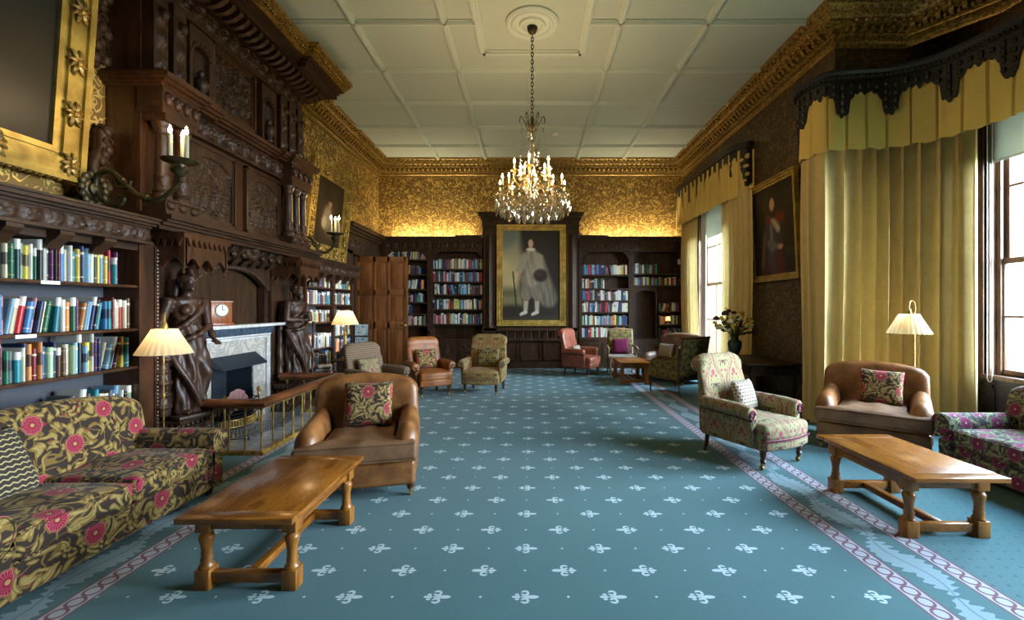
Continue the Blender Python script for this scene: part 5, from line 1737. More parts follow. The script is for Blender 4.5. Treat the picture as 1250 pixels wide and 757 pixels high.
for i in range(9):
    x = -.85+.2125*i; m.lathe([(.03,.78),(.03,.80),(.018,.82),(.03,.87),(.018,.93),(.03,.96),(.03,.98)], 10, (x, YF-.03, 0))
for i in range(3):
    a = -.9+.6*i; m.box(a+.03, a+.06, YF+.02, YF+.05, .2, .7); m.box(a+.54, a+.57, YF+.02, YF+.05, .2, .7); m.box(a+.03, a+.57, YF+.02, YF+.05, .66, .7); m.box(a+.03, a+.57, YF+.02, YF+.05, .2, .24)
C(m, 'lower_panelling', smooth=40)
def grand(u, v):
    A = 1.54/2.36
    sky = blendc((176,160,116), (112,120,110), sstep(.55, .95, v))
    n = mnoise.noise(Vector((u*4, v*4, 1)))
    c = blendc(sky, (206,186,134), clamp(.3+n, 0, 1)*.6)
    c = blendc(c, (38,36,34), sstep(.24, .42, u+n*.08))                       # dark drapery behind
    c = blendc(c, (96,92,70), sstep(.42, .30, v)*sstep(.4, .2, u)); c = blendc(c, (122,118,84), sstep(.30, .24, v)*sstep(.35, .2, u)*.7)
    c = blendc(c, (44,40,36), sstep(.20, .12, v+n*.02)); c = blendc(c, (66,58,48), sstep(.06, .02, v)*.6)
    fold = clamp(.5+.9*mnoise.noise(Vector((u*26+v*5, v*5-u*2, 4)))+.15*sin(u*60+v*24), 0, 1)
    g1 = (140,131,114); g2 = (88,82,74)
    # cloak hanging from the shoulder on the right
    ck = seg(u, v, .64, .68, .80, .24, .055, .10, A, .35)
    c = blendc(c, blendc(g2, g1, fold*.8), ck)
    # legs, breeches, torso, arms, head
    for (ax, bx) in ((.42, .40), (.60, .60)):
        c = blendc(c, (166,156,138), seg(u, v, ax, .30, bx, .12, .03, .024, A)); c = blendc(c, (150,60,52), ell(u, v, ax, .235, .045, .022, .3)); c = blendc(c, (190,182,164), seg(u, v, bx, .09, bx-.08, .065, .022, .016, A))
    c = blendc(c, blendc(g2, g1, fold*.5+.3), seg(u, v, .44, .45, .42, .28, .075, .06, A, .2)); c = blendc(c, blendc(g2, g1, fold*.5+.3), seg(u, v, .56, .45, .60, .28, .075, .06, A, .2))
    c = blendc(c, blendc((112,104,92), (164,152,130), fold*.6+.25), seg(u, v, .50, .70, .51, .46, .095, .085, A, .2))
    c = blendc(c, (150,140,120), seg(u, v, .38, .70, .28, .54, .045, .035, A)); c = blendc(c, (150,140,120), seg(u, v, .62, .70, .66, .56, .05, .04, A)); c = blendc(c, (150,140,120), seg(u, v, .66, .56, .55, .54, .038, .03, A))
    c = blendc(c, (196,156,126), ell(u, v, .24, .52, .035, .022, .3)); c = blendc(c, (30,26,22), seg(u, v, .18, .54, .24, .16, .007, .007, A))
    c = blendc(c, (44,39,36), ell(u, v, .66, .50, .12, .07, .3)); c = blendc(c, (62,56,52), ell(u, v, .63, .52, .06, .03, .5)*.7)
    c = blendc(c, (46,32,22), ell(u, v, .49, .865, .075, .062, .2)); c = blendc(c, (198,164,138), ell(u, v, .49, .855, .045, .048, .2)); c = blendc(c, (206,198,180), ell(u, v, .49, .79, .08, .02, .3))
    return c
GP = painting('great full-length portrait of a standing figure in pale clothes, gold frame, on the back wall', 'painting', (.012, YF-.06, 1.26), 0, 0, 1.50, 2.34, .15,
    [(0, .2, .045), (.2, .35, .03), (.35, .8, .055), (.8, 1, .075)], grand, nu=90, nv=140)
m = MB()
for i in range(40):
    for x in (-.75-.085, .75+.085): m.sph((x, -.056, lerp(-.07, 2.41, i/39)), (.018,.014,.028), 6, 4)
for i in range(26):
    for z in (-.085, 2.34+.085): m.sph((lerp(-.8, .8, i/25), -.056, z), (.028,.014,.018), 6, 4)
m.build('beaded_border', MAT['gold'], GP, smooth=60)

# ------------------------------------------------------------------ door surround on the left wall and open door
ds = thing('door_surround', 'tall carved dark oak doorcase on the left wall beyond the lamplit bookcase', 'door surround', (XL+.01, 10.6, 0))
D = lambda mb, nm, mt='oak_dark', **k: mb.build(nm, MAT[mt], ds, world=True, **k)
m = MB()
m.box(XL+.012, -3.93, 9.50, 9.86, 0, 3.1); m.box(XL+.012, -3.93, 11.05, 11.58, 0, 3.1)
D(m, 'jamb')
m = MB(); m.box(XL+.012, -3.93, 9.5, 11.58, 2.78, 3.15); relief(m, (-3.929, 9.5, 2.85), (0,1,0), (0,0,1), (1,0,0), 2.08, .26, 70, 14, leafband(.3, .26, .03)); D(m, 'carved_frieze', smooth=50)
m = MB()
for d, za, zb in ((.0, 3.15, 3.22), (.05, 3.22, 3.28), (.10, 3.28, 3.34), (.16, 3.34, 3.40), (.18, 3.40, 3.43)): m.box(XL+.012, -3.93+d, 9.48, 11.58, za, zb)
D(m, 'cornice')
m = MB(); m.box(XL+.012, XL+.03, 9.86, 11.05, 0, 2.78); D(m, 'doorway_dark_panel', 'soot_and_doorway')  # flat black sheet on the wall, painting the dark of the open doorway
dr = thing('panelled_door', 'open brown oak door with six recessed panels standing out from the left wall', 'door', (-3.90, 9.9, 0), 0)
dr['kind'] = 'structure'; del dr['kind']
m = MB(); Wd, Hd = 1.17, 2.72
cols_ = [(.09, .40), (.46, .71), (.77, 1.08)]; rows_ = [(.16, 1.12), (1.28, 1.86), (1.98, 2.60)]
m.box(0, Wd, .012, .045, .01, Hd)
xs = [0, .09, .40, .46, .71, .77, 1.08, Wd]
for a, b in ((0, .09), (.40, .46), (.71, .77), (1.08, Wd)): m.cbox(a, b, 0, .057, .01, Hd, .004)
for a, b in ((.01, .16), (1.12, 1.28), (1.86, 1.98), (2.60, Hd)): m.cbox(.05, Wd-.05, .0, .057, a, b, .004)
m.build('door_leaf', MAT['oak_door'], dr)
for (a, b) in cols_:
    for (c, d) in rows_:
        m = MB(); m.cbox(a+.035, b-.035, .004, .02, c+.035, d-.035, .006); m.build('raised_panel', MAT['oak_door'], dr)
m = MB(); m.lathe([(.0,0),(.028,.0),(.03,.012),(.012,.02),(.012,.035),(.03,.05),(.028,.07),(.0,.08)], 14); m.xf(Matrix.Translation((1.125, 0, 1.2)) @ Matrix.Rotation(radians(90), 4, 'X')); m.build('door_knob', MAT['brass'], dr, smooth=50)
# ------------------------------------------------------------------ pelmets with valances
def arc_len(P):
    L = [0.0]
    for a, b in zip(P[:-1], P[1:]): L.append(L[-1]+(b-a).length)
    return L
def sample_path(path, n):
    P = catmull([(x, y, 0) for x, y in path], 12); L = arc_len(P); out = []
    for i in range(n+1):
        s = L[-1]*i/n; j = 0
        while j < len(L)-2 and L[j+1] < s: j += 1
        t = (s-L[j])/max(1e-9, L[j+1]-L[j]); q = P[j].lerp(P[j+1], t); d = (P[j+1]-P[j]).normalized()
        out.append((q, Vector((d.y, -d.x, 0)), s))
    return out, L[-1]
def pelmet(label, path, z1, zlow, hem, flip, period=.56, ends=1, ph0=0.0):
    """path in plan; outward normal towards the room; scalloped carved board with cornice, pleated valance behind"""
    r = thing('pelmet', label, 'pelmet', (path[0][0], path[0][1], z1))
    S, L = sample_path(path, 260); sg = -1 if flip else 1
    def edge(s):
        t = ((s+ph0)/period) % 1.0; k = abs(t-.5)*2     # 1 at drop centre, 0 at arch centre
        hw = .66
        if k < hw: z = z1-.27-.10*(k/hw)**3+(-.05*sstep(.10, .02, k))
        else: z = lerp(z1-.37, z1-.54, sstep(hw, hw+.10, k))-.05*sstep(hw+.05, 1, k)
        z += .014*sin(s*95)
        e = min(s if ends in (1, 3) else 9, (L-s) if ends in (2, 3) else 9)
        if e < .50: z = min(z, z1-.50-.30*sstep(.50, .15, e)+.04*sin(s*42))
        return z
    b = MB()
    HOLES = [(.10,.27,.035,.05),(.20,.33,.045,.03),(.33,.30,.04,.045),(.12,.45,.045,.03),(.25,.47,.05,.028),(.38,.43,.03,.04),(.10,.60,.035,.035),(.21,.60,.04,.025),(.14,.72,.03,.02),(.44,.33,.02,.03)]
    SB, _ = sample_path(path, int(L*95))
    def ivals(s):
        zb = edge(s); iv = [(zb, z1-.12)]
        if s < .55 and ends:
            for (hs, hz, rs_, rz_) in HOLES:
                t = (s-hs)/rs_
                if abs(t) < 1:
                    dz = rz_*sqrt(1-t*t); c = z1-hz-.25*rz_*t; nw = []
                    for (a, d) in iv:
                        if c+dz <= a or c-dz >= d: nw.append((a, d)); continue
                        if c-dz > a: nw.append((a, c-dz))
                        if c+dz < d: nw.append((c+dz, d))
                    iv = nw
        return iv
    prev = None
    for i in range(len(SB)-1):
        q0, n0_, s0 = SB[i]; q1, n1_, s1 = SB[i+1]
        ia, ib = ivals(s0), ivals(s1)
        if len(ia) != len(ib): ib = ia
        for (a0, d0_), (a1, d1_) in zip(ia, ib):
            k0 = len(b.v)
            for (q, n, a, d) in ((q0, n0_*sg, a0, d0_), (q1, n1_*sg, a1, d1_)):
                for o in (0, -.03):
                    p = q+n*o; b.v.append((p.x, p.y, a)); b.v.append((p.x, p.y, d))
            for f_ in ((0,1,5,4),(2,6,7,3),(0,4,6,2),(1,3,7,5)): b.face([k0+t for t in f_])
            if i == 0 or len(ivals(SB[i-1][2])) != len(ia): b.face([k0, k0+2, k0+3, k0+1])
            if i == len(SB)-2 or len(ivals(s1)) != len(ia): b.face([k0+4, k0+5, k0+7, k0+6])
    # carved relief leaves on the board
    st = .07; s = .05; i = 0
    while s < L-.03:
        k = min(range(0, len(S), 4), key=lambda j: abs(S[j][2]-s)); q, n, _ = S[k]; n = n*sg; e = edge(s)
        for zz in [z1-.2-.1*j for j in range(9)]:
            if zz-.04 < e: break
            p = q+n*.004; b.sph((p.x, p.y, zz+.02*sin(i*2.3)), (.03,.03,.035), 6, 4)
        s += st; i += 1
    b.build('carved_board', MAT['pelmet_wood'], r, world=True, smooth=40)
    # pierced foliage at free ends: yellow shows through -> small raised silk lozenges set in the board
    c = MB(); rows = []
    prof = [(0,-.12),(.02,-.12),(.02,-.10),(.05,-.08),(.05,-.06),(.08,-.03),(.08,0),(-.05,0),(-.05,-.12)]
    for (q, n, s) in S:
        n = n*sg; row = []
        for (o, z) in prof: row.append(len(c.v)); p = q+n*o; c.v.append((p.x, p.y, z1+z))
        rows.append(row)
    for i in range(len(rows)-1):
        for j in range(len(prof)): c.face((rows[i][j], rows[i][(j+1)%len(prof)], rows[i+1][(j+1)%len(prof)], rows[i+1][j]))
    c.face(rows[0]); c.face(rows[-1][::-1])
    s = .03
    while s < L:
        k = min(range(len(S)), key=lambda j: abs(S[j][2]-s)); q, n, _ = S[k]; p = q+n*sg*.045; c.sph((p.x, p.y, z1-.095), (.02,.02,.022), 6, 4); s += .055
    c.build('moulded_top', MAT['pelmet_wood'], r, world=True, smooth=40)
    v = MB(); nn = int(L*60)
    S2, _ = sample_path(path, nn)
    rows = []
    for (q, n, s) in S2:
        n = n*sg; t = (s/.235) % 1.0
        o = -.05+(.022*sstep(.0, .10, t)*sstep(1.0, .95, t))-.02*(1 if t < .05 else 0)
        row = []
        for j in range(6):
            f = j/5; p = q+n*(o*(1.0) + .012*sin(s*13+f*2)*f); zz = lerp(z1-.15, hem, f)+(.012*sin(s*27) if j == 5 else 0)
            row.append(len(v.v)); v.v.append((p.x, p.y, zz))
        rows.append(row)
    for i in range(len(rows)-1):
        for j in range(5): v.face((rows[i][j], rows[i+1][j], rows[i+1][j+1], rows[i][j+1]))
    v.build('pleated_valance', MAT['valance'], r, world=True, smooth=60)
    return r
ZP = 4.67
NEAR = [(XR-.005, 6.62), (3.90, 6.5), (3.77, 6.25), (3.88, 5.90), (4.20, 5.80), (4.60, 5.74), (4.95, 5.50), (5.12, 5.07), (5.18, 4.60), (5.18, 3.2), (5.18, 1.0)]
pelmet('dark carved scalloped pelmet with yellow valance curving round the corner of the near window bay', NEAR, ZP, 0, 3.66, False, ends=1)
FAR = [(XR-.005, 8.30), (3.98, 8.30), (3.84, 8.55), (3.82, 9.2), (3.80, 10.5), (3.78, 11.35), (3.80, 11.6)]
pelmet('dark carved scalloped pelmet with yellow valance over the far window', FAR, ZP, 0, 3.66, False, .42, ends=1)

# ------------------------------------------------------------------ curtains
def curtain(label, path, z0, z1, amp=.055, wl=.20, seed=0, lining=False, flip=False, group=None, taper=0.0):
    t = thing('curtain', label, 'curtain', (path[0][0], path[0][1], 0), 0, group)
    S, L = sample_path(path, 10); n = int(L/wl*14)
    S, L = sample_path(path, n)
    rs = random.Random(seed); ph = [rs.uniform(0, 6.28) for _ in range(6)]
    sg = -1 if flip else 1
    m = MB(); NV = 16
    def pos(i, j):
        q, nn, s = S[i]; f = j/NV
        x = s/wl*2*pi
        w = x+.9*sin(s*3.1+ph[0])+.5*sin(s*7+ph[1])+.25*sin(f*3+ph[2]+s*2)
        a = amp*(.75+.35*sin(s*2.3+ph[3]))*(.8+.35*f)
        sw_ = sin(w); o = a*((abs(sw_)**.8)*(1 if sw_ > 0 else -1)+.2*sin(2*w+ph[4]))+.02*sin(f*5+ph[5])
        tg = Vector((-nn.y, nn.x, 0)); p = q+nn*sg*o+tg*(.030*cos(w)*(wl/.21))
        return (p.x, p.y, lerp(z1, z0, f))
    m.grid(lambda u, v: pos(int(round(u*n)), int(round(v*NV))), n, NV)
    m.build('drape', MAT['curtain'], t, world=True, smooth=180)
    if lining:
        m = MB()
        def posl(u, v):
            p = pos(n, int(round(v*NV))); q, nn, s = S[n]; k = u*.16
            return (p[0]+k*lining[0], p[1]+k*lining[1], p[2])
        m.grid(posl, 3, NV); m.build('lining', MAT['lining'], t, world=True, smooth=180)
    return t
curtain('full-length gold damask curtain gathered round the bay corner behind the leather settee', [(4.0, 6.50), (3.88, 6.3), (3.90, 6.0), (4.20, 5.92), (4.62, 5.86), (5.0, 5.66), (5.24, 5.52), (5.40, 5.36)], .015, 3.80, .085, .18, 3, lining=(.10, .14))
curtain('gold curtain between the far window and the portrait of a man in armour', [(4.0, 8.02), (3.93, 8.2), (3.91, 8.6), (3.92, 9.12)], .015, 3.80, .05, .19, 5, lining=(.3, -.1))
curtain('gold curtain hanging at the far side of the far window against the back bookcase', [(3.90, 10.45), (3.90, 11.0), (3.92, 11.5)], .015, 3.80, .045, .17, 9)
m = MB(); m.grid(lambda u, v: (3.99+.02*sin(u*20), 10.18+.26*u, lerp(3.8, .02, v)), 16, 8); tag(m.build('net_curtain', MAT['lining'], smooth=180), 'narrow white curtain lining catching daylight at the far window', 'curtain')
curtain('gold curtain at the near end of the window bay beyond the picture edge', [(5.40, 3.45), (5.38, 3.2), (5.40, 2.95)], .015, 3.80, .05, .19, 11)

# blinds
def blind(label, x, y0, y1, z0, z1, chain=None):
    t = thing('roller_blind', label, 'blind', (x, (y0+y1)/2, z0), 0, 'pale green roller blinds')
    m = MB(); m.box(x-.002, x+.002, y0, y1, z0, z1); m.build('cloth', MAT['blind'], t, world=True)
    m = MB(); m.cbox(x-.008, x+.008, y0, y1, z0-.02, z0+.006, .003); m.build('bottom_bar', MAT['white'], t, world=True)
    m = MB(); m.tube([(x, y0, z1), (x, y1, z1)], .03, 10); m.build('roller', MAT['white'], t, world=True)
    if chain:
        y, zb = chain; m = MB()
        xc = x-.12; m.tube([(x, y-.03, z1), (xc, y-.03, z1), (xc, y-.03, zb+.05)]+[(xc, y-.03*cos(a), zb+.05-.05*sin(a)) for a in (.6, 1.2, 1.57, 2.0, 2.6)]+[(xc, y+.03, zb+.05), (xc, y+.03, z1), (x, y+.03, z1)], .006, 6); m.build('bead_chain', MAT['blind_chain'], t, world=True)
blind('pale green roller blind half lowered in the near bay window, with white bead chain', XB+.03, 3.63, 5.46, 3.38, 3.98, (5.38, .70))
blind('pale green roller blind half lowered in the far window', XR+.08, 8.8, 10.9, 3.25, 3.93)

# ------------------------------------------------------------------ portrait on the right wall
def armour(u, v):
    A = 1.2/1.45; n = mnoise.noise(Vector((u*4, v*4, 8)))
    c = blendc((22,20,18), (46,38,28), clamp(.5+n, 0, 1))
    A = 1.0; fo_ = clamp(.5+.8*mnoise.noise(Vector((u*16, v*7, 3))), 0, 1)
    c = blendc(c, blendc((40,16,18), (92,28,30), fo_), seg(u, v, .38, .60, .28, .1, .05, .13, A, .5)); c = blendc(c, (96,84,66), seg(u, v, .30, .5, .20, .12, .03, .05, A, .5)*.8)
    c = blendc(c, (66,66,70), seg(u, v, .50, .58, .52, .16, .15, .17, A, .35)); c = blendc(c, (128,128,128), seg(u, v, .44, .56, .46, .3, .03, .04, A, .9)*.8); c = blendc(c, (34,34,38), seg(u, v, .60, .52, .62, .2, .04, .06, A, .9)*.7); c = blendc(c, (86,34,34), seg(u, v, .6, .3, .64, .04, .08, .12, A, .3)*.8)
    c = blendc(c, (50,50,54), seg(u, v, .36, .56, .38, .36, .055, .045, A)); c = blendc(c, (96,96,98), seg(u, v, .38, .36, .62, .30, .045, .035, A, .5)); c = blendc(c, (184,140,106), ell(u, v, .66, .30, .06, .03, .3))
    c = blendc(c, (104,26,28), seg(u, v, .36, .64, .72, .62, .05, .06, A, .6)); c = blendc(c, (166,156,136), seg(u, v, .48, .63, .62, .50, .035, .045, A, .6))
    c = blendc(c, (26,18,14), ell(u, v, .50, .78, .12, .15, .2)); c = blendc(c, (190,148,116), ell(u, v, .49, .79, .06, .075, .25)); c = blendc(c, (60,70,44), seg(u, v, .8, .24, 1.0, .22, .05, .05, A)*.5)
    return c
painting('portrait of a long-haired man in armour and red cloak, gilt frame, right wall', 'painting', (XR-.02, 7.46, 2.15), radians(-90), radians(2.5), 1.24, 1.48, .11,
    [(0, .25, .04), (.25, .45, .025), (.45, .8, .05), (.8, 1, .075)], armour, nu=60, nv=72)

# ------------------------------------------------------------------ long library table against the right wall, vase of flowers
lt = thing('console_table', 'dark oak library table with carved frieze against the right wall behind the ikat armchair', 'table', (3.70, 7.7, 0))
LTB = lambda mb, nm, **k: mb.build(nm, MAT['oak_dark'], lt, world=True, **k)
m = MB(); m.cbox(3.24, 4.09, 6.68, 8.0, .715, .75, .01); LTB(m, 'table_top')
m = MB(); m.box(3.34, 4.05, 6.78, 7.9, .56, .715); m.box(3.32, 4.06, 6.76, 7.92, .56, .585)
relief(m, (3.36, 6.779, .59), (1,0,0), (0,0,1), (0,-1,0), .66, .115, 44, 12, leafband(.13, .115, .025))
relief(m, (3.339, 7.88, .59), (0,-1,0), (0,0,1), (-1,0,0), 1.08, .115, 100, 10, leafband(.13, .115, .025)); LTB(m, 'carved_frieze', smooth=50)
for (x, y) in ((3.39, 6.83), (4.0, 6.83), (3.39, 7.85), (4.0, 7.85)):
    m = MB(); m.lathe([(.05,0),(.055,.04),(.04,.07),(.05,.12),(.045,.30),(.065,.42),(.05,.5),(.055,.56)], 14, (x, y, 0)); LTB(m, 'leg', smooth=50)
m = MB(); m.box(3.36, 4.03, 6.9, 7.8, .06, .10); LTB(m, 'low_shelf')
vs = thing('vase', 'dark green glazed vase holding the mixed bouquet on the library table', 'vase', (3.36, 7.36, .751))
m = MB(); m.lathe([(.0,0),(.065,0),(.07,.012),(.05,.03),(.055,.06),(.095,.16),(.11,.24),(.10,.29),(.06,.32),(.055,.36),(.075,.385),(.07,.385),(.05,.36),(.05,.30)], 24, cap=False); m.build('body', MAT['vase'], vs, smooth=60)
fl = thing('bouquet', 'loose bouquet of cream roses, dark blooms and yellow sprigs in the green vase', 'flowers', (3.36, 7.36, 1.10))
fl.scale = (1.3, 1.3, 1.3); rf = random.Random(5)
g = MB()
for i in range(46):
    a = rf.uniform(0, 2*pi); e = rf.uniform(.25, 1.35); L = rf.uniform(.12, .34); t = Vector((cos(a)*sin(e), sin(a)*sin(e), cos(e)))
    p = t*L; g.tube([(0, 0, 0), tuple(p*.5+Vector((0,0,.03))), tuple(p)], .004, 5)
    side = t.cross(Vector((0,0,1))).normalized(); b = g.mark(); w = rf.uniform(.02, .04); l = rf.uniform(.06, .12)
    q = p*.75; up = Vector((0,0,rf.uniform(-.02,.03)))
    for v in (q, q+t*l*.5+side*w+up, q+t*l, q+t*l*.5-side*w+up): g.v.append(tuple(v))
    g.face((b, b+1, b+2)); g.face((b, b+2, b+3))
g.build('foliage', MAT['leafg'], fl, smooth=0)
def rose(mat, c, r, nm):
    m = MB()
    for ring, (n, tilt, rr) in enumerate(((3, .25, .35), (5, .6, .65), (7, 1.0, 1.0))):
        for k in range(n):
            a = 2*pi*k/n+ring*.5; m.sph((c[0]+r*rr*.55*cos(a), c[1]+r*rr*.55*sin(a), c[2]+r*(.35-.3*ring*.5)), (r*.42, r*.42, r*.45), 8, 6)
    m.build(nm, MAT[mat], fl, smooth=80)
for (x, y, z, r) in ((.13, -.12, .15, .055), (.02, -.08, .24, .055), (-.10, -.10, .20, .045), (-.20, -.02, .12, .05), (.08, .02, .27, .045), (-.14, -.12, .10, .04)): rose('rose', (x, y, z), r, 'cream_rose')
for (x, y, z, r) in ((-.13, -.02, .30, .05), (-.25, -.05, .24, .045), (-.06, .04, .33, .04), (.02, .06, .31, .035)): rose('rose_dark', (x, y, z), r, 'dark_bloom')
for i in range(14):
    a = 2*pi*i/14+rf.uniform(-.2, .2); e = rf.uniform(.3, 1.4); L = rf.uniform(.22, .34); t = Vector((cos(a)*sin(e), sin(a)*sin(e)*.8, cos(e))); m = MB()
    m.tube([(0, 0, 0), tuple(t*L*.6+Vector((0, 0, .03))), tuple(t*L+Vector((0, 0, .03)))], .005, 5)
    for k in range(6): m.sph(tuple(t*L*(.8+.05*k)+Vector((rf.uniform(-.02,.02), rf.uniform(-.02,.02), .03+rf.uniform(-.02,.02)))), rf.uniform(.014, .02), 6, 4)
    m.build('yellow_sprig', MAT['yellow_fl'], fl, smooth=80)

# ------------------------------------------------------------------ outside the windows
m = MB(); m.box(XB+.5, 40, -30, 60, -1.2, -1.0); o = m.build('outside_lawn', MAT['lawn']); o['kind'] = 'structure'
bl = thing('building', 'pale yellow rendered wing of the house seen through the near bay window', 'building', (14, 10.9, -1))
m = MB(); m.box(11.6, 14.75, 13.5, 22, -1, 10); m.box(11.4, 14.95, 13.3, 22.2, 5.6, 5.9)
m.build('facade', MAT['stone'], bl, world=True)
for x in (12.3,):
    for z in (.2, 3.4, 6.6):
        w = MB(); w.box(x, x+1.3, 13.40, 13.49, z, z+2.0); w.box(x-.1, x+1.4, 13.42, 13.49, z-.15, z); wo = w.build('window', MAT['white'], bl, world=True)
        w = MB()
        for a in (0, 1):
            for b in (0, 1, 2): w.box(x+.06+.61*a, x+.63+.61*a, 13.38, 13.40, z+.06+.64*b, z+.64+.64*b)
        w.build('pane', MAT['dark_glass'], wo, world=True)
def bush(label, c, r, h, seed):
    rr = random.Random(seed); m = MB()
    for i in range(420):
        a = rr.uniform(0, 2*pi); t = rr.uniform(0, 1); k = r*(.55+.45*rr.random())*sin(pi*(.15+.8*t)); p = (c[0]+k*cos(a), c[1]+k*sin(a), c[2]+h*t)
        s = rr.uniform(.10, .22); b = m.mark()
        d1 = Vector((rr.uniform(-1,1), rr.uniform(-1,1), rr.uniform(-1,1))).normalized()*s; d2 = d1.cross(Vector((rr.uniform(-1,1), rr.uniform(-1,1), rr.uniform(-1,1)))).normalized()*s*.6
        for v in (Vector(p)-d1, Vector(p)+d2, Vector(p)+d1, Vector(p)-d2): m.v.append(tuple(v))
        m.face((b, b+1, b+2, b+3))
    m.tube([(c[0], c[1], c[2]), (c[0], c[1], c[2]+h*.8)], .12, 8)
    tag(m.build('shrub', MAT['hedge'], smooth=0, uv=False), label, 'shrub')
bush('dark green shrub growing beyond the near bay window', (16.0, 13.6, -1), 1.1, 5.0, 4)
# ------------------------------------------------------------------ furniture parts
def turned_leg(t, x, y, h, r=.026, castor=True, mat='leg_wood', nm='leg'):
    m = MB(); z0 = .055 if castor else 0
    L = h-z0
    m.lathe([(r*.55, z0), (r*.8, z0+.1*L), (r*1.05, z0+.25*L), (r*.85, z0+.30*L), (r*1.1, z0+.36*L), (r*.8, z0+.42*L), (r*1.15, z0+.62*L), (r*.95, z0+.70*L), (r*1.35, z0+.78*L), (r*1.0, z0+.84*L), (r*1.4, z0+.90*L), (r*1.4, h+.03)], 14, (x, y, 0))
    lg = m.build(nm, MAT[mat], t, smooth=50)
    if castor:
        c = MB(); c.lathe([(r*.5, .05), (r*.8, .055), (r*.8, .085), (r*.6, .09)], 10, (x, y, 0))
        b = c.mark(); c.lathe([(.010,-.009),(.022,-.009),(.024,0),(.022,.009),(.010,.009)], 14); c.xf(Matrix.Translation((x, y+.012, .024)) @ Matrix.Rotation(radians(90), 4, 'Y'), b)
        c.box(x-.014, x-.010, y-.006, y+.018, .02, .06); c.box(x+.010, x+.014, y-.006, y+.018, .02, .06)
        o = c.build('castor', MAT['brass'], lg, smooth=50); o['label'] = 'brass castor'
    return lg
def raked_leg(t, x, y, h, dx, dy, s=.022, mat='leg_wood'):
    m = MB(); m.tube([(x+dx, y+dy, 0), (x+dx*.5, y+dy*.45, h*.45), (x, y, h+.03)], [s*.85, s, s*1.35], 4); m.build('leg', MAT[mat], t, smooth=20)

def scroll_chair(label, loc, rz, mat, w=.82, d=.88, sh=.43, ah=.62, bh=1.05, seatmat=None, facemat=None, group=None, cat='armchair', trim=None):
    t = thing('armchair', label, cat, (loc[0], loc[1], 0), rz, group)
    mt = MAT[mat]; yb = d/2; yf = -d/2; aw = .13
    m = MB(); m.soft((0, .02, .275), (w/2-aw*.62, d/2-.08, .085), .04, 3, 3); m.build('seat_frame', mt, t, smooth=60)
    # bow-fronted seat
    sw = w/2-aw*.8
    def bow(x, y, z): return (x*(1.0+(.10 if y < -.2*d else 0)*sstep(-.2*d, -.45*d, y)), y-.05*(1-(x/sw)**2)*sstep(0, -d*.3, y), z+(.035*(1-(x/sw)**2)*(1-abs(y/(d*.5))**2) if z > 0 else 0))
    m = MB(); m.soft((0, -.05, sh-.07), (sw, d/2-.10, .075), .05, 4, 6, bow); m.build('seat', MAT[seatmat or mat], t, smooth=70)
    m = MB(); m.soft((0, -.045, sh-.185), (sw*.99, d/2-.10, .055), .025, 3, 6, bow); m.build('front_border', mt, t, smooth=70)
    if trim:
        m = MB(); pts = []
        for i in range(21):
            x = lerp(-sw*1.06, sw*1.06, i/20); pts.append((x, yf+.045-.05*(1-(x/sw/1.08)**2), sh-.135))
        m.tube(pts, .008, 6); m.build('piping', MAT[trim], t, smooth=60)
    # scrolled back
    pr = [(yb-.20, sh-.10), (yb-.175, sh+.10), (yb-.14, sh+.30), (yb-.10, bh-.20), (yb-.095, bh-.13)]
    for a in range(200, -110, -25): pr.append((yb-.005+.092*cos(radians(a)), bh-.092+.092*sin(radians(a))))
    pr += [(yb-.02, bh-.22), (yb-.035, sh+.2), (yb-.05, .30), (yb-.06, .22), (yb-.16, .22)]
    hw = w/2-aw*.55
    def fb(x, y, z):
        k = abs(x)/hw
        return (x*(1-.03*sstep(sh+.2, bh, z)), y, z-.05*sstep(.6, 1.0, k)**2*sstep(sh+.3, bh, z))
    m = MB(); m.softex(pr, 'x', -hw, hw, .05, 4, 8, fb, inset=.03); m.build('back', mt, t, smooth=60)
    # scroll arms
    for s in (-1, 1):
        xi = w/2-aw
        p = [(xi+.01, sh-.14), (xi, ah-.10)]
        for a in range(170, -140, -22): p.append((xi+.068+.068*cos(radians(a)), ah-.066+.068*sin(radians(a))))
        p += [(xi+.085, ah-.15), (xi+.075, sh-.05), (xi+.065, .22), (xi+.01, .22)]
        p = [(x*s, z) for x, z in p]
        def fa(x, y, z): return (x+s*.02*sstep(.1, -.5*d, y), y, z-.03*sstep(-.1*d, -.5*d, y)*sstep(.3, .6, z))
        m = MB(); m.softex(p, 'y', yf+.17, yb-.12, .02, 3, 8, fa, inset=.015); ar = m.build('arm', mt, t, smooth=60)
        # scroll facing
        m = MB(); c = (s*(xi+.088), ah-.096)
        m.tube([(c[0]+.052*cos(q)*(1-q/16), yf+.166, c[1]+.052*sin(q)*(1-q/16)) for q in [i*.42 for i in range(28)]], .006, 6)
        m.build('scroll_piping', MAT[trim] if trim else MAT[facemat or mat], ar, smooth=60)
    for s in (-1, 1):
        turned_leg(t, s*(w/2-aw*1.05), yf+.12, .20)
        raked_leg(t, s*(w/2-aw*1.0), yb-.14, .22, 0, .05, .027)
    return t

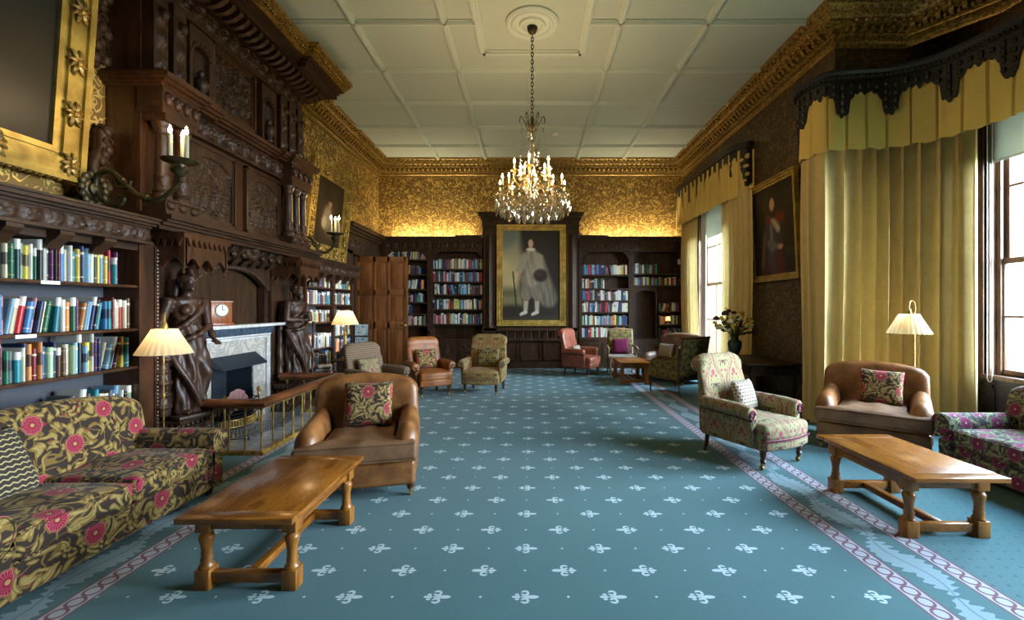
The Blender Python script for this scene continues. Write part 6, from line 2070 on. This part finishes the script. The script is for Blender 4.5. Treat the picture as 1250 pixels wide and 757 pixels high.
def howard_chair(label, loc, rz, mat, seatmat, w=.97, d=.95, sh=.47, ah=.62, bh=.88, cushions=1, group=None, cat='armchair', name='armchair', hump=.07, legs=True, ball=False, skirt=.10):
    t = thing(name, label, cat, (loc[0], loc[1], 0), rz, group)
    mt = MAT[mat]; ms = MAT[seatmat]; yb = d/2; yf = -d/2; aw = .19
    zb = skirt
    if not ball: aw = .205
    m = MB(); m.soft((0, .0, (zb+sh-.16)/2), (w/2-(.03 if not ball else .14), d/2-.04, (sh-.16-zb)/2), .035, 3, 4); m.build('base', mt, t, smooth=60)
    hw = w/2-.02
    pr = [(yb-.30, sh-.15), (yb-.27, sh+.02), (yb-.235, sh+.18), (yb-.205, bh-.10), (yb-.18, bh-.03), (yb-.12, bh), (yb-.05, bh-.02), (yb-.015, bh-.08), (yb-.02, sh), (yb-.04, zb+.05), (yb-.1, zb+.04), (yb-.25, zb+.05)]
    pr = [(p.x, p.y) for p in catmull([(a, b, 0) for a, b in pr], 3, True)]
    def fb(x, y, z):
        k = abs(x)/hw; u = sstep(sh, bh, z)
        return (x*(1-.015*u), y+.03*k*k*u*-1, z+u*(hump*(1-k*k)-.03*sstep(.8, 1.0, k)))
    m = MB(); m.softex(pr, 'x', -hw, hw, .07, 4, 10, fb, inset=.05); m.build('back', mt, t, smooth=70)
    for s in (-1, 1):
        xo, xi = w/2, w/2-aw
        if ball:
            cxr = w/2-aw*.46; rr_ = .105; p = [(xi+.01, zb+.03), (xi+.005, sh-.05)]
            for a in range(200, -150, -18): p.append((cxr+rr_*cos(radians(a)), ah-rr_+rr_*sin(radians(a))))
            p += [(xo-.05, sh-.12), (xo-.06, zb+.03)]
            y0 = yf-.0
        else:
            p = []
            for a in range(0, 360, 18):
                ca, sa = cos(radians(a)), sin(radians(a))
                p.append((lerp(xi, xo, .5)+aw*.5*(abs(ca)**.92)*(1 if ca >= 0 else -1), lerp(sh-.28, ah, .5)+(ah-sh+.28)*.5*(abs(sa)**.85)*(1 if sa >= 0 else -1)))
            y0 = yf+.05
        p = [(x*s, z) for x, z in p]
        def fa(x, y, z):
            f = sstep(yf+.34, yf+.10, y)
            if ball: return (x, y, z)
            return (x, y, z+.045*sstep(-.1, .4*d, y)*sstep(sh-.1, ah, z)-.02*f*sstep(sh, ah, z))
        m = MB(); m.softex(p, 'y', y0, yb-.12, .13 if not ball else .03, 8, 10, fa, inset=.10 if not ball else .02, nose=.97 if not ball else 0); ar = m.build('arm', mt, t, smooth=80)
        if not ball:
            m = MB(); m.soft((s*(w/2-aw*.52), .02, (zb+.05+sh-.06)/2), (aw*.44, d/2-.13, (sh-.11-zb)/2), .04, 3, 3); m.build('arm_front', mt, t, smooth=60)
        else:
            m = MB(); m.tube([(s*cxr+(rr_-.008)*cos(q), y0-.0, ah-rr_+(rr_-.008)*sin(q)) for q in [2*pi*i/24 for i in range(24)]], .006, 6, closed=True); m.build('arm_piping', mt, ar, smooth=60)
    n = cushions; cw = ((w-.02) if not ball else (w-2*aw))/n
    for k in range(n):
        cx = -n*cw/2+cw*(k+.5); iw = w-2*aw-.01
        def fc(x, y, z, k=k, cx=cx):
            gx = cx+x
            # T shape: full width in front of the arms only
            f = sstep(yf+.20, yf+.08, y-.11)
            lim = w/2-.01; nar = iw/2
            sc = lerp(nar/lim, 1.0, f) if not ball else 1.0
            dome = .03*(1-(x/(cw/2))**2)*(1-min(1, abs(y/(d*.4)))**2)
            return (gx*sc-cx, y, z+(dome if z > 0 else 0)+.008*sin(x*17+k)*(1 if z > 0 else 0))
        m = MB(); m.soft((cx, -.11, sh-.075), (cw/2-.002, d/2-.12, .082), .04, 4, 10, fc); cu = m.build('seat_cushion', ms, t, smooth=70)
        pp = MB()
        for zz in (sh-.005, sh-.145):
            pts = []
            for i in range(13):
                x = lerp(-cw/2+.02, cw/2-.02, i/12); pts.append((cx+x, yf+.008, zz))
            pp.tube(pts, .006, 6)
        pp.build('piping', ms, cu, smooth=60)
    if legs:
        for s in (-1, 1):
            turned_leg(t, s*(w/2-.07), yf+.09, zb+.04, .03)
            turned_leg(t, s*(w/2-.08), yb-.10, zb+.04, .026)
    else:
        for s in (-1, 1):
            for y in (yf+.1, yb-.1):
                m = MB(); m.lathe([(.025,0),(.035,.03),(.035,zb+.04)], 12, (s*(w/2-.1), y, 0)); m.build('foot', MAT['leg_wood'], t)
    return t

def cushion(label, root, local, W, Hh, T, mat, lean=15, yaw=0, roll=0, group=None):
    """scatter cushion: local = (x,y,z) of its lowest edge centre on its seat, faces local -Y of the seat"""
    o = None
    m = MB(); N = 18
    def f(side):
        def g(u, v):
            a, b = 2*u-1, 2*v-1
            pin = 1-.06*(1-abs(a)**3)*abs(b)**6 - .0
            x = a*W/2*(1-.05*(1-b*b)*abs(a)**4); z = b*Hh/2*(1-.05*(1-a*a)*abs(b)**4)
            th = T/2*((1-a**4)*(1-b**4))**.55
            return (x, side*th, z+Hh/2)
        return g
    m.grid(f(-1), N, N); m.grid(f(1), N, N, flip=True)
    o = m.build('cushion', MAT[mat], None, smooth=80)
    bm = bmesh.new(); bm.from_mesh(o.data); bmesh.ops.remove_doubles(bm, verts=bm.verts[:], dist=.0006); bm.to_mesh(o.data); bm.free()
    Mw = RM[root.name] @ Matrix.Translation(local) @ Matrix.Rotation(radians(yaw), 4, 'Z') @ Matrix.Rotation(radians(-lean), 4, 'X') @ Matrix.Rotation(radians(roll), 4, 'Y')
    o.matrix_world = Mw
    return tag(o, label, 'cushion', group)

# ---- seats
A = howard_chair('wide tan leather armchair with sunken suede-like seat in front of the club fender', (-1.53, 4.08), radians(13), 'leather_tan', 'leather_seat', w=1.0)
cushion('floral cushion with a central pink medallion on the wide tan armchair by the fender', A, (.03, .06, .485), .44, .42, .13, 'floral_small', 18)
J = howard_chair('wide tan leather settee standing before the bay curtains beside the right brass floor lamp', (3.92, 5.12), radians(-40), 'leather_tan', 'leather_seat', w=1.05, cat='settee', name='settee')
cushion('dark floral cushion propped in the middle of the tan leather settee by the bay curtains', J, (.06, .06, .485), .42, .40, .13, 'floral_small', 18, 0, 2)
Bc = scroll_chair('chestnut leather armchair with scroll arms beside the open panelled door', (-1.86, 8.2), radians(33), 'leather_org', .78, .84, .44, .62, 1.04)
cushion('floral cushion on the chestnut leather armchair near the open door', Bc, (0, .13, .45), .42, .38, .13, 'floral_small', 14)
Cc = scroll_chair('olive ikat armchair facing the camera in front of the left back bookcase', (-.88, 8.46), radians(-8), 'ikat_olive', .86, .84, .43, .63, 1.07, trim='check')
cushion('green ikat medallion cushion on the olive ikat armchair at the back', Cc, (.03, .12, .44), .44, .36, .13, 'ikat_green', 14)
Dc = scroll_chair('brown lattice-weave armchair turned sideways next to the table lamp', (-2.53, 7.40), radians(58), 'check', .86, .9, .42, .60, 1.0)
cushion('pale floral cushion on the brown lattice armchair next to the table lamp', Dc, (-.05, .10, .43), .40, .34, .12, 'ikat_pale', 20)
Ec = scroll_chair('russet leather armchair with scroll arms under the corner of the great portrait', (1.20, 10.58), radians(56), 'leather_red', .78, .84, .44, .64, 1.09)
cushion('small pale dotted cushion on the russet leather armchair below the great portrait', Ec, (.05, .12, .45), .34, .24, .10, 'dots', 14)
Ic = scroll_chair('large pale ikat armchair with pink motifs on the carpet border, nearest on the window side', (2.37, 4.80), radians(27), 'ikat_pale', .84, .92, .44, .63, 1.07, trim='purple')
cushion('dotted cushion on the large pale ikat armchair', Ic, (.10, .10, .46), .36, .34, .12, 'dots', 18, 8, 0)
Mc = howard_chair('brown floral two-seat sofa with pink flowers below the near wall bookcase', (-3.12, 3.02), radians(90), 'floral', 'floral', w=1.80, d=.92, sh=.42, ah=.56, bh=.83, cushions=2, cat='sofa', name='sofa', hump=.10, legs=False, ball=True, skirt=.05)
cushion('zigzag-patterned cushion leaning on the back of the brown floral sofa', Mc, (-.38, .02, .44), .52, .44, .14, 'zigzag', 24, 8, 2)
Nc = howard_chair('plum and green floral sofa standing under the near bay window', (4.49, 3.58), radians(-90), 'floral_cool', 'floral_cool', w=1.80, d=.92, sh=.42, ah=.56, bh=.83, cushions=2, cat='sofa', name='sofa', hump=.10, legs=False, ball=True, skirt=.05)
Sc = howard_chair('brown leather settee before the far window with two checked cushions', (3.10, 9.72), radians(-62), 'leather_grey', 'leather_grey', w=1.25, d=.86, sh=.44, ah=.60, bh=.98, cat='settee', name='settee', hump=.05)
cushion('pale dotted cushion at the window end of the brown settee before the far window', Sc, (.22, .02, .46), .40, .34, .12, 'dots', 18, -10)
cushion('pale dotted cushion at the bookcase end of the brown settee before the far window', Sc, (-.28, .02, .46), .40, .34, .12, 'dots', 18, 10)

# ---- open armchair with magenta cushion
def open_armchair(label, loc, rz):
    t = thing('open_armchair', label, 'armchair', (loc[0], loc[1], 0), rz); w, d = .66, .68
    m = MB(); m.soft((0, -.02, .40), (w/2-.02, d/2-.04, .065), .035, 3, 4); m.build('seat', MAT['dots'], t, smooth=60)
    m = MB(); m.soft((0, .26, .76), (w/2-.05, .035, .27), .03, 3, 4, lambda x, y, z: (x, y+(z+.27)*.14, z)); m.build('back', MAT['ikat_green'], t, smooth=60)
    m = MB()
    for s in (-1, 1):
        m.tube([(s*(w/2-.035), .28, .36), (s*(w/2-.035), .31, .7), (s*(w/2-.035), .37, 1.05)], .022, 6)
    m.tube([(-w/2+.03, .37, 1.05), (0, .37, 1.07), (w/2-.03, .37, 1.05)], .024, 6); m.tube([(-w/2+.03, .26, .48), (w/2-.03, .26, .48)], .018, 6)
    m.box(-w/2, w/2, -d/2, -d/2+.04, .32, .38); m.box(-w/2, w/2, d/2-.08, d/2-.04, .32, .38); m.box(-w/2, -w/2+.04, -d/2, d/2-.04, .32, .38); m.box(w/2-.04, w/2, -d/2, d/2-.04, .32, .38)
    m.build('frame', MAT['showwood'], t, smooth=40)
    for s in (-1, 1):
        m = MB(); m.tube(catmull([(s*(w/2-.03), .30, .66), (s*(w/2-.01), .1, .67), (s*w/2, -.12, .66), (s*w/2, -.22, .64)], 6), .022, 8); m.sph((s*w/2, -.23, .635), .03, 8, 6)
        m.tube(catmull([(s*w/2, -.20, .63), (s*(w/2-.01), -.16, .52), (s*(w/2-.01), -.22, .38)], 6), .02, 8); m.build('arm', MAT['showwood'], t, smooth=60)
        turned_leg(t, s*(w/2-.03), -d/2+.03, .33, .022, False, 'showwood'); raked_leg(t, s*(w/2-.035), d/2-.07, .34, 0, .06, .018, 'showwood')
    return t
Fc = open_armchair('open-armed showwood chair with patterned back beside the arched niche', (2.16, 10.62), radians(-4))
cushion('plain magenta velvet cushion on the open-armed chair by the niche', Fc, (0, .14, .47), .38, .38, .12, 'purple', 12)

# ---- bergere seen from behind
def bergere(label, loc, rz):
    t = thing('bergere_chair', label, 'armchair', (loc[0], loc[1], 0), rz); w, d = .70, .74; yf, yb = -d/2, d/2
    fabric_ = MAT['ikat_green']; wd = MAT['leg_wood']
    m = MB(); m.soft((0, -.02, .33), (w/2-.03, d/2-.03, .06), .03, 3, 3); m.build('seat_frame', fabric_, t, smooth=60)
    m = MB(); m.soft((0, -.04, .43), (w/2-.075, d/2-.07, .06), .045, 3, 4); m.build('seat_cushion', fabric_, t, smooth=60)
    m = MB(); m.soft((0, yb-.03, .70), (w/2-.035, .04, .33), .02, 2, 3, lambda x, y, z: (x, y+(z+.33)*.18, z)); m.build('back', fabric_, t, smooth=60)
    m = MB()
    for s in (-1, 1): m.tube([(s*(w/2-.02), yb-.03, .30), (s*(w/2-.02), yb+.03, .7), (s*(w/2-.02), yb+.09, 1.05)], .022, 4)
    m.tube([(-w/2, yb+.09, 1.05), (w/2, yb+.09, 1.05)], .024, 4); m.tube([(-w/2, yb-.03, .30), (w/2, yb-.03, .30)], .022, 4); m.tube([(-w/2, yf+.02, .30), (w/2, yf+.02, .30)], .022, 4)
    m.build('frame', wd, t, smooth=20)
    for s in (-1, 1):
        top = catmull([(yf+.02, .52), (yf+.10, .60), (yf+.25, .62), (yb-.25, .64), (yb-.12, .72), (yb-.01, .90)] and [(yf+.02, .52, 0), (yf+.10, .61, 0), (yf+.25, .63, 0), (yb-.25, .64, 0), (yb-.12, .71, 0), (yb+.01, .88, 0)], 6)
        poly = [(yf+.02, .32)]+[(p.x, p.y) for p in top]+[(yb-.02, .32)]
        m = MB(); m.prism(poly, 'x', s*(w/2-.055), s*(w/2-.005)); a = m.build('arm', fabric_, t, smooth=30)
        m = MB(); m.tube([(s*(w/2-.03), p.x, p.y+.01) for p in top], .021, 6); m.tube([(s*(w/2-.03), yf+.02, .3), (s*(w/2-.03), yf+.02, .53)], .022, 6); m.tube([(s*(w/2-.02), yf+.02, .30), (s*(w/2-.02), yb-.03, .30)], .021, 6); m.build('arm_rail', wd, a, smooth=40)
        for (y, dy) in ((yf+.03, 0), (yb-.03, .06)): raked_leg(t, s*(w/2-.03), y, .30, 0, dy, .02)
    return t
bergere('olive and plum ikat bergere with dark wooden frame, its back to the library table', (2.72, 8.34), radians(-152))

# ---- coffee tables
def coffee_table(label, loc, rz, W=.64, L=1.04, h=.455, lx=.245, ly=.375, leg=.085, plain_legs=False, group=None):
    t = thing('coffee_table', label, 'table', (loc[0], loc[1], 0), rz, group)
    # framed top: long boards with cross-grain ends
    m = MB(); m.cbox(-W/2, W/2, -L/2+.10, L/2-.10, h-.032, h, .003); top = m.build('table_top', MAT['oak_gold'], t)
    for s in (-1, 1):
        m = MB(); m.cbox(-W/2, W/2, s*(L/2-.10), s*L/2, h-.032, h, .003); m.build('end_board', MAT['oak_goldx'], top)
    for s in (-1, 1):
        m = MB(); m.box(-lx-.02, lx+.02, s*ly-.022, s*ly+.022, h-.115, h-.032); m.build('apron_end', MAT['oak_goldx'], t)
        m = MB()
        pts = [(-ly, h-.032), (-ly, h-.15), (-ly+.06, h-.145), (-ly+.09, h-.115), (ly-.09, h-.115), (ly-.06, h-.145), (ly, h-.15), (ly, h-.032)]
        m.prism(pts, 'x', s*lx-.018, s*lx+.018); m.build('apron_side', MAT['oak_gold'], t)
    k = leg/2
    for sx in (-1, 1):
        for sy in (-1, 1):
            x, y = sx*lx, sy*ly; m = MB()
            m.cbox(x-k, x+k, y-k, y+k, 0, .115, .005); m.cbox(x-k*.95, x+k*.95, y-k*.95, y+k*.95, h-.13, h-.033, .005)
            if plain_legs: m.cbox(x-k*.9, x+k*.9, y-k*.9, y+k*.9, .1, h-.1, .005)
            else: m.lathe([(k*.9,.112),(k*.98,.125),(k*.7,.145),(k*.78,.165),(k*.62,.18),(k*.70,.20),(k*.62,.215),(k*.80,.255),(k*.98,.29),(k*.9,h-.155),(k*.6,h-.14),(k*.95,h-.128)], 20, (x, y, 0))
            m.build('leg', MAT['oak_goldv'], t, smooth=40)
    for s in (-1, 1):
        m = MB(); m.cbox(-lx+k-.005, lx-k+.005, s*ly-.024, s*ly+.024, .035, .095, .004); m.build('end_stretcher', MAT['oak_goldx'], t)
    m = MB(); m.cbox(-.026, .026, -ly+.024, ly-.024, .04, .088, .004); m.build('middle_stretcher', MAT['oak_gold'], t)
    return t
coffee_table('golden oak coffee table with turned legs beside the brown floral sofa', (-1.61, 2.93), 0)
coffee_table('golden oak coffee table with turned legs in front of the tan settee', (2.89, 3.50), 0)
coffee_table('small golden oak coffee table with square legs before the back bookcase', (2.14, 9.62), 0, .62, .98, .465, .25, .38, .08, True)

# ---- lamps
def pleated_shade(mb, c, r0, r1, z0, z1, n=144):
    mb.lathe([(r0, z0), (r0*.999, z0+.004), (lerp(r0, r1, .5), (z0+z1)/2), (r1, z1)], n, c, cap=False, fold=lambda r, z, a: r*(1+.022*sin(a*26)))
def floor_lamp(label, loc, dirv, z0, z1, r0, r1, top):
    t = thing('floor_lamp', label, 'lamp', (loc[0], loc[1], 0), 0, 'brass floor lamps with pleated shades')
    m = MB(); m.lathe([(.14,0),(.14,.012),(.12,.022),(.04,.035),(.025,.06),(.012,.09)], 24); m.build('base', MAT['brass'], t, smooth=50)
    dx, dy = dirv
    m = MB(); m.lathe([(.008,.08),(.008,.75),(.014,.76),(.014,.79),(.006,.80),(.006,z1+.02)], 10)
    m.tube(catmull([(0, 0, z1), (-dx*.1, -dy*.1, z1+.05), (dx*.1, dy*.1, top), (dx*.75, dy*.75, top+.01), (dx, dy, top-.06), (dx, dy, z1-.02)], 7), .007, 8); m.build('pole', MAT['brass'], t, smooth=60)
    m = MB(); m.lathe([(.02,-.05),(.03,0),(.02,.05),(.012,.06)], 12, (dx, dy, z1)); m.build('gallery', MAT['brass'], t, smooth=60)
    m = MB(); pleated_shade(m, (dx, dy, 0), r0, r1, z0, z1); m.build('lamp_shade', MAT['shade'], t, smooth=60)
    m = MB(); m.sph((dx, dy, (z0+z1)/2), .028, 10, 8); m.build('bulb', MAT['bulb_dim'], t, smooth=80)
    return (loc[0]+dx, loc[1]+dy, (z0+z1)/2)
LP = []
LP.append(floor_lamp('brass floor lamp with lit pleated shade between the floral sofa and the near statue', (-3.43, 4.17), (.05, -.05), 1.17, 1.40, .215, .095, 1.53))
LP.append(floor_lamp('brass floor lamp with pleated shade behind the tan settee by the bay curtains', (4.66, 5.42), (-.12, -.06), 1.285, 1.52, .215, .095, 1.66))
st = thing('side_table', 'small round dark side table under the table lamp, behind the lattice armchair', 'table', (-3.46, 8.32, 0))
m = MB(); m.lathe([(.0,.60),(.24,.60),(.25,.61),(.24,.625),(.0,.625)], 28); m.build('table_top', MAT['oak_dark'], st, smooth=40)
m = MB(); m.lathe([(.03,.05),(.045,.12),(.03,.2),(.05,.32),(.025,.4),(.03,.6)], 14); m.build('column', MAT['oak_dark'], st, smooth=50)
for k in range(3):
    a = 2*pi*k/3; m = MB(); m.tube([(.02*cos(a), .02*sin(a), .12), (.12*cos(a), .12*sin(a), .10), (.21*cos(a), .21*sin(a), .0)], [.025, .02, .018], 6); m.build('foot', MAT['oak_dark'], st, smooth=50)
tl = thing('table_lamp', 'brass column table lamp with glowing cream shade before the lamplit bookcase', 'lamp', (-3.46, 8.32, .626))
m = MB(); m.lathe([(.085,0),(.085,.02),(.05,.04),(.03,.06),(.034,.10),(.028,.45),(.04,.46),(.03,.50),(.012,.52),(.012,.64)], 18); m.build('column', MAT['brass'], tl, smooth=50)
m = MB(); pleated_shade(m, (0,0,0), .235, .125, .65, .90); m.build('lamp_shade', MAT['shade'], tl, smooth=60)
m = MB(); m.sph((0,0,.76), .03, 10, 8); m.build('bulb', MAT['bulb_dim'], tl, smooth=80)
LP.append((-3.46, 8.32, .626+.78))

# ------------------------------------------------------------------ chandelier
ch = thing('chandelier', 'large crystal chandelier with lit candle bulbs hanging from the ceiling rose', 'chandelier', (.02, 6.2, 2.74))
cx, cy = .02, 6.2
def CH(mb, nm, mt, p=None, **k): return mb.build(nm, MAT[mt], p or ch, world=True, **k)
m = MB(); m.lathe([(.075,5.48),(.07,5.45),(.05,5.41),(.02,5.39),(.0,5.385)], 20, (cx, cy, 0)); CH(m, 'ceiling_canopy', 'bronze', smooth=50)
m = MB(); z = 5.40; k = 0
while z > 4.26:
    pts = []
    for i in range(12):
        a = 2*pi*i/12; u = .018*cos(a); w = .034*sin(a)
        pts.append((cx+(u if k % 2 else 0), cy+(0 if k % 2 else u), z-.03+w))
    m.tube(pts, .0065, 6, closed=True); z -= .052; k += 1
CH(m, 'chain', 'bronze', smooth=60)
m = MB(); m.lathe([(.0,4.26),(.02,4.24),(.03,4.2),(.02,4.17),(.035,4.14),(.04,4.10),(.02,4.07),(.012,4.05),(.012,2.95),(.0,2.94)], 14, (cx, cy, 0))
for k in range(6):
    a = 2*pi*k/6; pts = catmull([(.02, 0, 4.03), (.07, 0, 4.08), (.12, 0, 4.20), (.155, 0, 4.25), (.175, 0, 4.20), (.165, 0, 4.15)], 6)
    m.tube([(cx+p.x*cos(a), cy+p.x*sin(a), p.z) for p in pts], .007, 6)
CH(m, 'crown_and_stem', 'bronze', smooth=60)
m = MB(); m.lathe([(.012,4.02),(.05,3.99),(.06,3.94),(.03,3.90),(.02,3.88),(.05,3.84),(.065,3.78),(.05,3.72),(.02,3.69),(.06,3.65),(.05,3.60),(.02,3.57),(.04,3.5),(.075,3.42),(.09,3.36),(.05,3.30),(.03,3.27),(.06,3.22),(.10,3.16),(.11,3.10),(.06,3.05),(.03,3.02),(.05,2.97),(.06,2.92),(.03,2.86),(.02,2.83),(.03,2.80),(.0,2.75)], 16, (cx, cy, 0)); CH(m, 'baluster_stem', 'crystal', smooth=30)
lights_ch = []
tiers = ((9, .46, 3.20, .0, 3.10), (5, .33, 3.30, .3, 3.2), (5, .25, 3.47, .6, 3.35))
for (n, R, zc, ph, zr) in tiers:
    for k in range(n):
        a = 2*pi*k/n+ph+.17; ca, sa = cos(a), sin(a)
        m = MB(); pts = catmull([(.06, 0, zr), (.16*R/.46, 0, zr-.07), (.30*R/.46, 0, zr-.07), (R*.92, 0, zr-.02), (R*1.04, 0, zc-.06), (R, 0, zc)], 6)
        m.tube([(cx+p.x*ca, cy+p.x*sa, p.z) for p in pts], .0085, 7)
        m.lathe([(.012,-.03),(.02,-.01),(.016,.0),(.045,.012),(.055,.022),(.045,.024),(.0,.02)], 14, (cx+R*ca, cy+R*sa, zc)); CH(m, 'candle_arm', 'brass', smooth=60)
        c = MB(); c.lathe([(.013,.02),(.013,.12),(.010,.123),(.0,.124)], 10, (cx+R*ca, cy+R*sa, zc)); cd = CH(c, 'candle', 'candle', smooth=50)
        c = MB(); c.lathe([(.0,.123),(.011,.133),(.014,.147),(.010,.163),(.003,.182),(.0,.188)], 10, (cx+R*ca, cy+R*sa, zc)); CH(c, 'bulb', 'bulb', cd, smooth=80)
        lights_ch.append((cx+R*ca, cy+R*sa, zc+.22))
# pendant drops
dm = MB(); dm.lathe([(.0,0),(.012,-.015),(.021,-.055),(.012,-.095),(.0,-.12)], 6); dm.sph((0,0,.016), .011, 6, 4); dm.tube([(0,0,.02),(0,0,.05)], .002, 4)
dob = CH(dm, 'crystal_drop', 'crystal', smooth=0); dmesh = dob.data
dmesh.transform(Matrix.Translation(Vector((cx, cy, 2.74))))    # back to drop-local coordinates
bpy.data.objects.remove(dob)
def drop(x, y, z, s):
    o = bpy.data.objects.new('crystal_drop', dmesh); COL.objects.link(o); o.parent = ch; o.location = (x-cx, y-cy, z-2.74); o.scale = (s, s, s*1.1); o.rotation_euler = (0, 0, x*9+y*5)
for (n, R, z, s) in ((26, .52, 3.06, 1.25), (22, .43, 2.99, 1.2), (16, .33, 2.95, 1.15), (12, .22, 2.92, 1.1), (7, .11, 2.88, 1.0), (9, .28, 3.36, .8), (6, .15, 4.12, .7)):
    for k in range(n):
        a = 2*pi*k/n+R*7; drop(cx+R*cos(a), cy+R*sin(a), z+.02*sin(k*2.4), s)
drop(cx, cy, 2.86, 1.0)
def swag(a0, r0, z0, a1, r1, z1, sag, n, rb_):
    m = MB()
    for i in range(n+1):
        t = i/n; r = lerp(r0, r1, t); a = lerp(a0, a1, t); z = lerp(z0, z1, t)-sag*4*t*(1-t); m.sph((cx+r*cos(a), cy+r*sin(a), z), rb_, 6, 4)
    return m
sw_args = []
for k in range(9):
    a = 2*pi*k/9+.17
    sw_args += [(a, .46, 3.16, a+2*pi/9, .46, 3.16, .07, 10, .011), (a, .46, 3.16, a+.2, .12, 3.08, .10, 10, .011), (a, .10, 3.6, a, .44, 3.2, .16, 12, .010)]
for k in range(5):
    a = 2*pi*k/5+.77
    sw_args += [(a, .25, 3.44, a+2*pi/5, .25, 3.44, .06, 8, .010), (a, .15, 4.13, a, .06, 3.7, .08, 12, .009), (a+.6, .16, 4.12, a+.6, .25, 3.46, .20, 16, .009)]
for q in sw_args: CH(swag(*q), 'bead_swag', 'crystal', smooth=0)
for ring, (R, z) in enumerate(((.52, 3.12), (.43, 3.05), (.33, 3.01), (.22, 2.98))):
    m = MB(); m.tube([(cx+R*cos(2*pi*i/40), cy+R*sin(2*pi*i/40), z) for i in range(40)], .006, 5, closed=True)
    for i in range(36): m.sph((cx+R*cos(2*pi*i/36), cy+R*sin(2*pi*i/36), z-.015), .012, 5, 4)
    CH(m, 'bead_ring', 'crystal', smooth=0)
for k in range(9):
    a = 2*pi*k/9+.17+2*pi/18
    for (R, z) in ((.47, 3.14), (.36, 3.05)):
        m = MB()
        for j in range(5): b = 2*pi*j/5; m.sph((cx+R*cos(a)+.018*cos(b)*-sin(a), cy+R*sin(a)+.018*cos(b)*cos(a), z+.018*sin(b)), .013, 6, 4)
        CH(m, 'crystal_rosette', 'crystal', smooth=0)
# ------------------------------------------------------------------ camera, light, view
cam = bpy.data.cameras.new('camera'); co = bpy.data.objects.new('camera', cam); COL.objects.link(co)
co.location = (0, 0, H); co.rotation_euler = (radians(90), 0, 0)
cam.sensor_width = 36; cam.lens = 545/1250*36; cam.shift_x = -23/1250; cam.shift_y = -3.5/1250; cam.clip_start = .05
SC.camera = co

def lamp(kind, name, loc, power, color, **k):
    d = bpy.data.lights.new(name, kind); d.energy = power; d.color = color
    for a, b in k.items():
        if a != 'rot': setattr(d, a, b)
    o = bpy.data.objects.new(name, d); COL.objects.link(o); o.location = loc
    if 'rot' in k: o.rotation_euler = k['rot']
    return o
WARM = (1.0, .66, .34)
for i, p in enumerate(lights_ch): lamp('POINT', 'chandelier_light', p, LCH, WARM, shadow_soft_size=.02)
for (x, y, z, L, r) in ((-3.96, 4.02, 2.66, .80, .08), (-3.96, 7.62, 2.62, .62, .06)):
    lamp('POINT', 'sconce_light', (x+L, y, z+r+.56), LSC, WARM, shadow_soft_size=.05)
for i, p in enumerate(LP): lamp('POINT', 'lamp_light', (p[0], p[1], p[2]+.06), (3.5, 1.0, 6.0)[i], (1.0, .70, .42), shadow_soft_size=.03)
lamp('POINT', 'shelf_lamp_light', (PX(814.5, YF), YF-.06, LE[1]+.18), 1.2, (1.0, .55, .2), shadow_soft_size=.02)
# uplights standing on top of the back bookcases, behind their cornices
for (x, L, pw) in ((-2.6, 2.3, LUP), (2.75, 2.3, LUP)):
    o = lamp('AREA', 'uplight', (x, YB-.26, 3.47), pw, (1.0, .82, .54), shape='RECTANGLE', size=L, size_y=.06, rot=(radians(180-25), 0, 0))
# sky through the window openings, sampled by portals
W = bpy.data.worlds.new('sky'); SC.world = W; W.use_nodes = True
nt = W.node_tree; bg = nt.nodes['Background']; tc = nt.nodes.new('ShaderNodeTexCoord'); sp = nt.nodes.new('ShaderNodeSeparateXYZ'); cr = nt.nodes.new('ShaderNodeValToRGB')
nt.links.new(tc.outputs['Generated'], sp.inputs[0]); nt.links.new(sp.outputs['Z'], cr.inputs[0])
cr.color_ramp.elements[0].position = .0; cr.color_ramp.elements[0].color = (.80, .90, 1.0, 1)
cr.color_ramp.elements[1].position = .8; cr.color_ramp.elements[1].color = (.50, .72, 1.0, 1)
mr = nt.nodes.new('ShaderNodeMapRange'); nt.links.new(sp.outputs['X'], mr.inputs['Value'])
mr.inputs['From Min'].default_value = -.2; mr.inputs['From Max'].default_value = 1; mr.inputs['To Min'].default_value = .45; mr.inputs['To Max'].default_value = 1.3
vm = nt.nodes.new('ShaderNodeVectorMath'); vm.operation = 'SCALE'; nt.links.new(cr.outputs[0], vm.inputs[0]); nt.links.new(mr.outputs[0], vm.inputs['Scale'])
nt.links.new(vm.outputs[0], bg.inputs[0]); bg.inputs[1].default_value = SKY
def portal(name, loc, sx, sy, rot):
    d = bpy.data.lights.new(name, 'AREA'); d.shape = 'RECTANGLE'; d.size = sx; d.size_y = sy; d.cycles.is_portal = True
    o = bpy.data.objects.new(name, d); COL.objects.link(o); o.location = loc; o.rotation_euler = rot
for i, (a, b) in enumerate(BW): portal('window_portal', (XB+.38, (a+b)/2, 2.39), 3.2, b-a, (0, radians(90), 0))
portal('window_portal', (XR+T-.02, 9.85, 2.2), 3.5, 2.2, (0, radians(90), 0))
SC.view_settings.view_transform = 'Standard'; SC.view_settings.look = 'None'; SC.view_settings.exposure = EXPO; SC.view_settings.gamma = 1.0
SC.view_settings.use_curve_mapping = False
SC.cycles.transparent_max_bounces = 24
SC.cycles.sample_clamp_indirect = 6.0
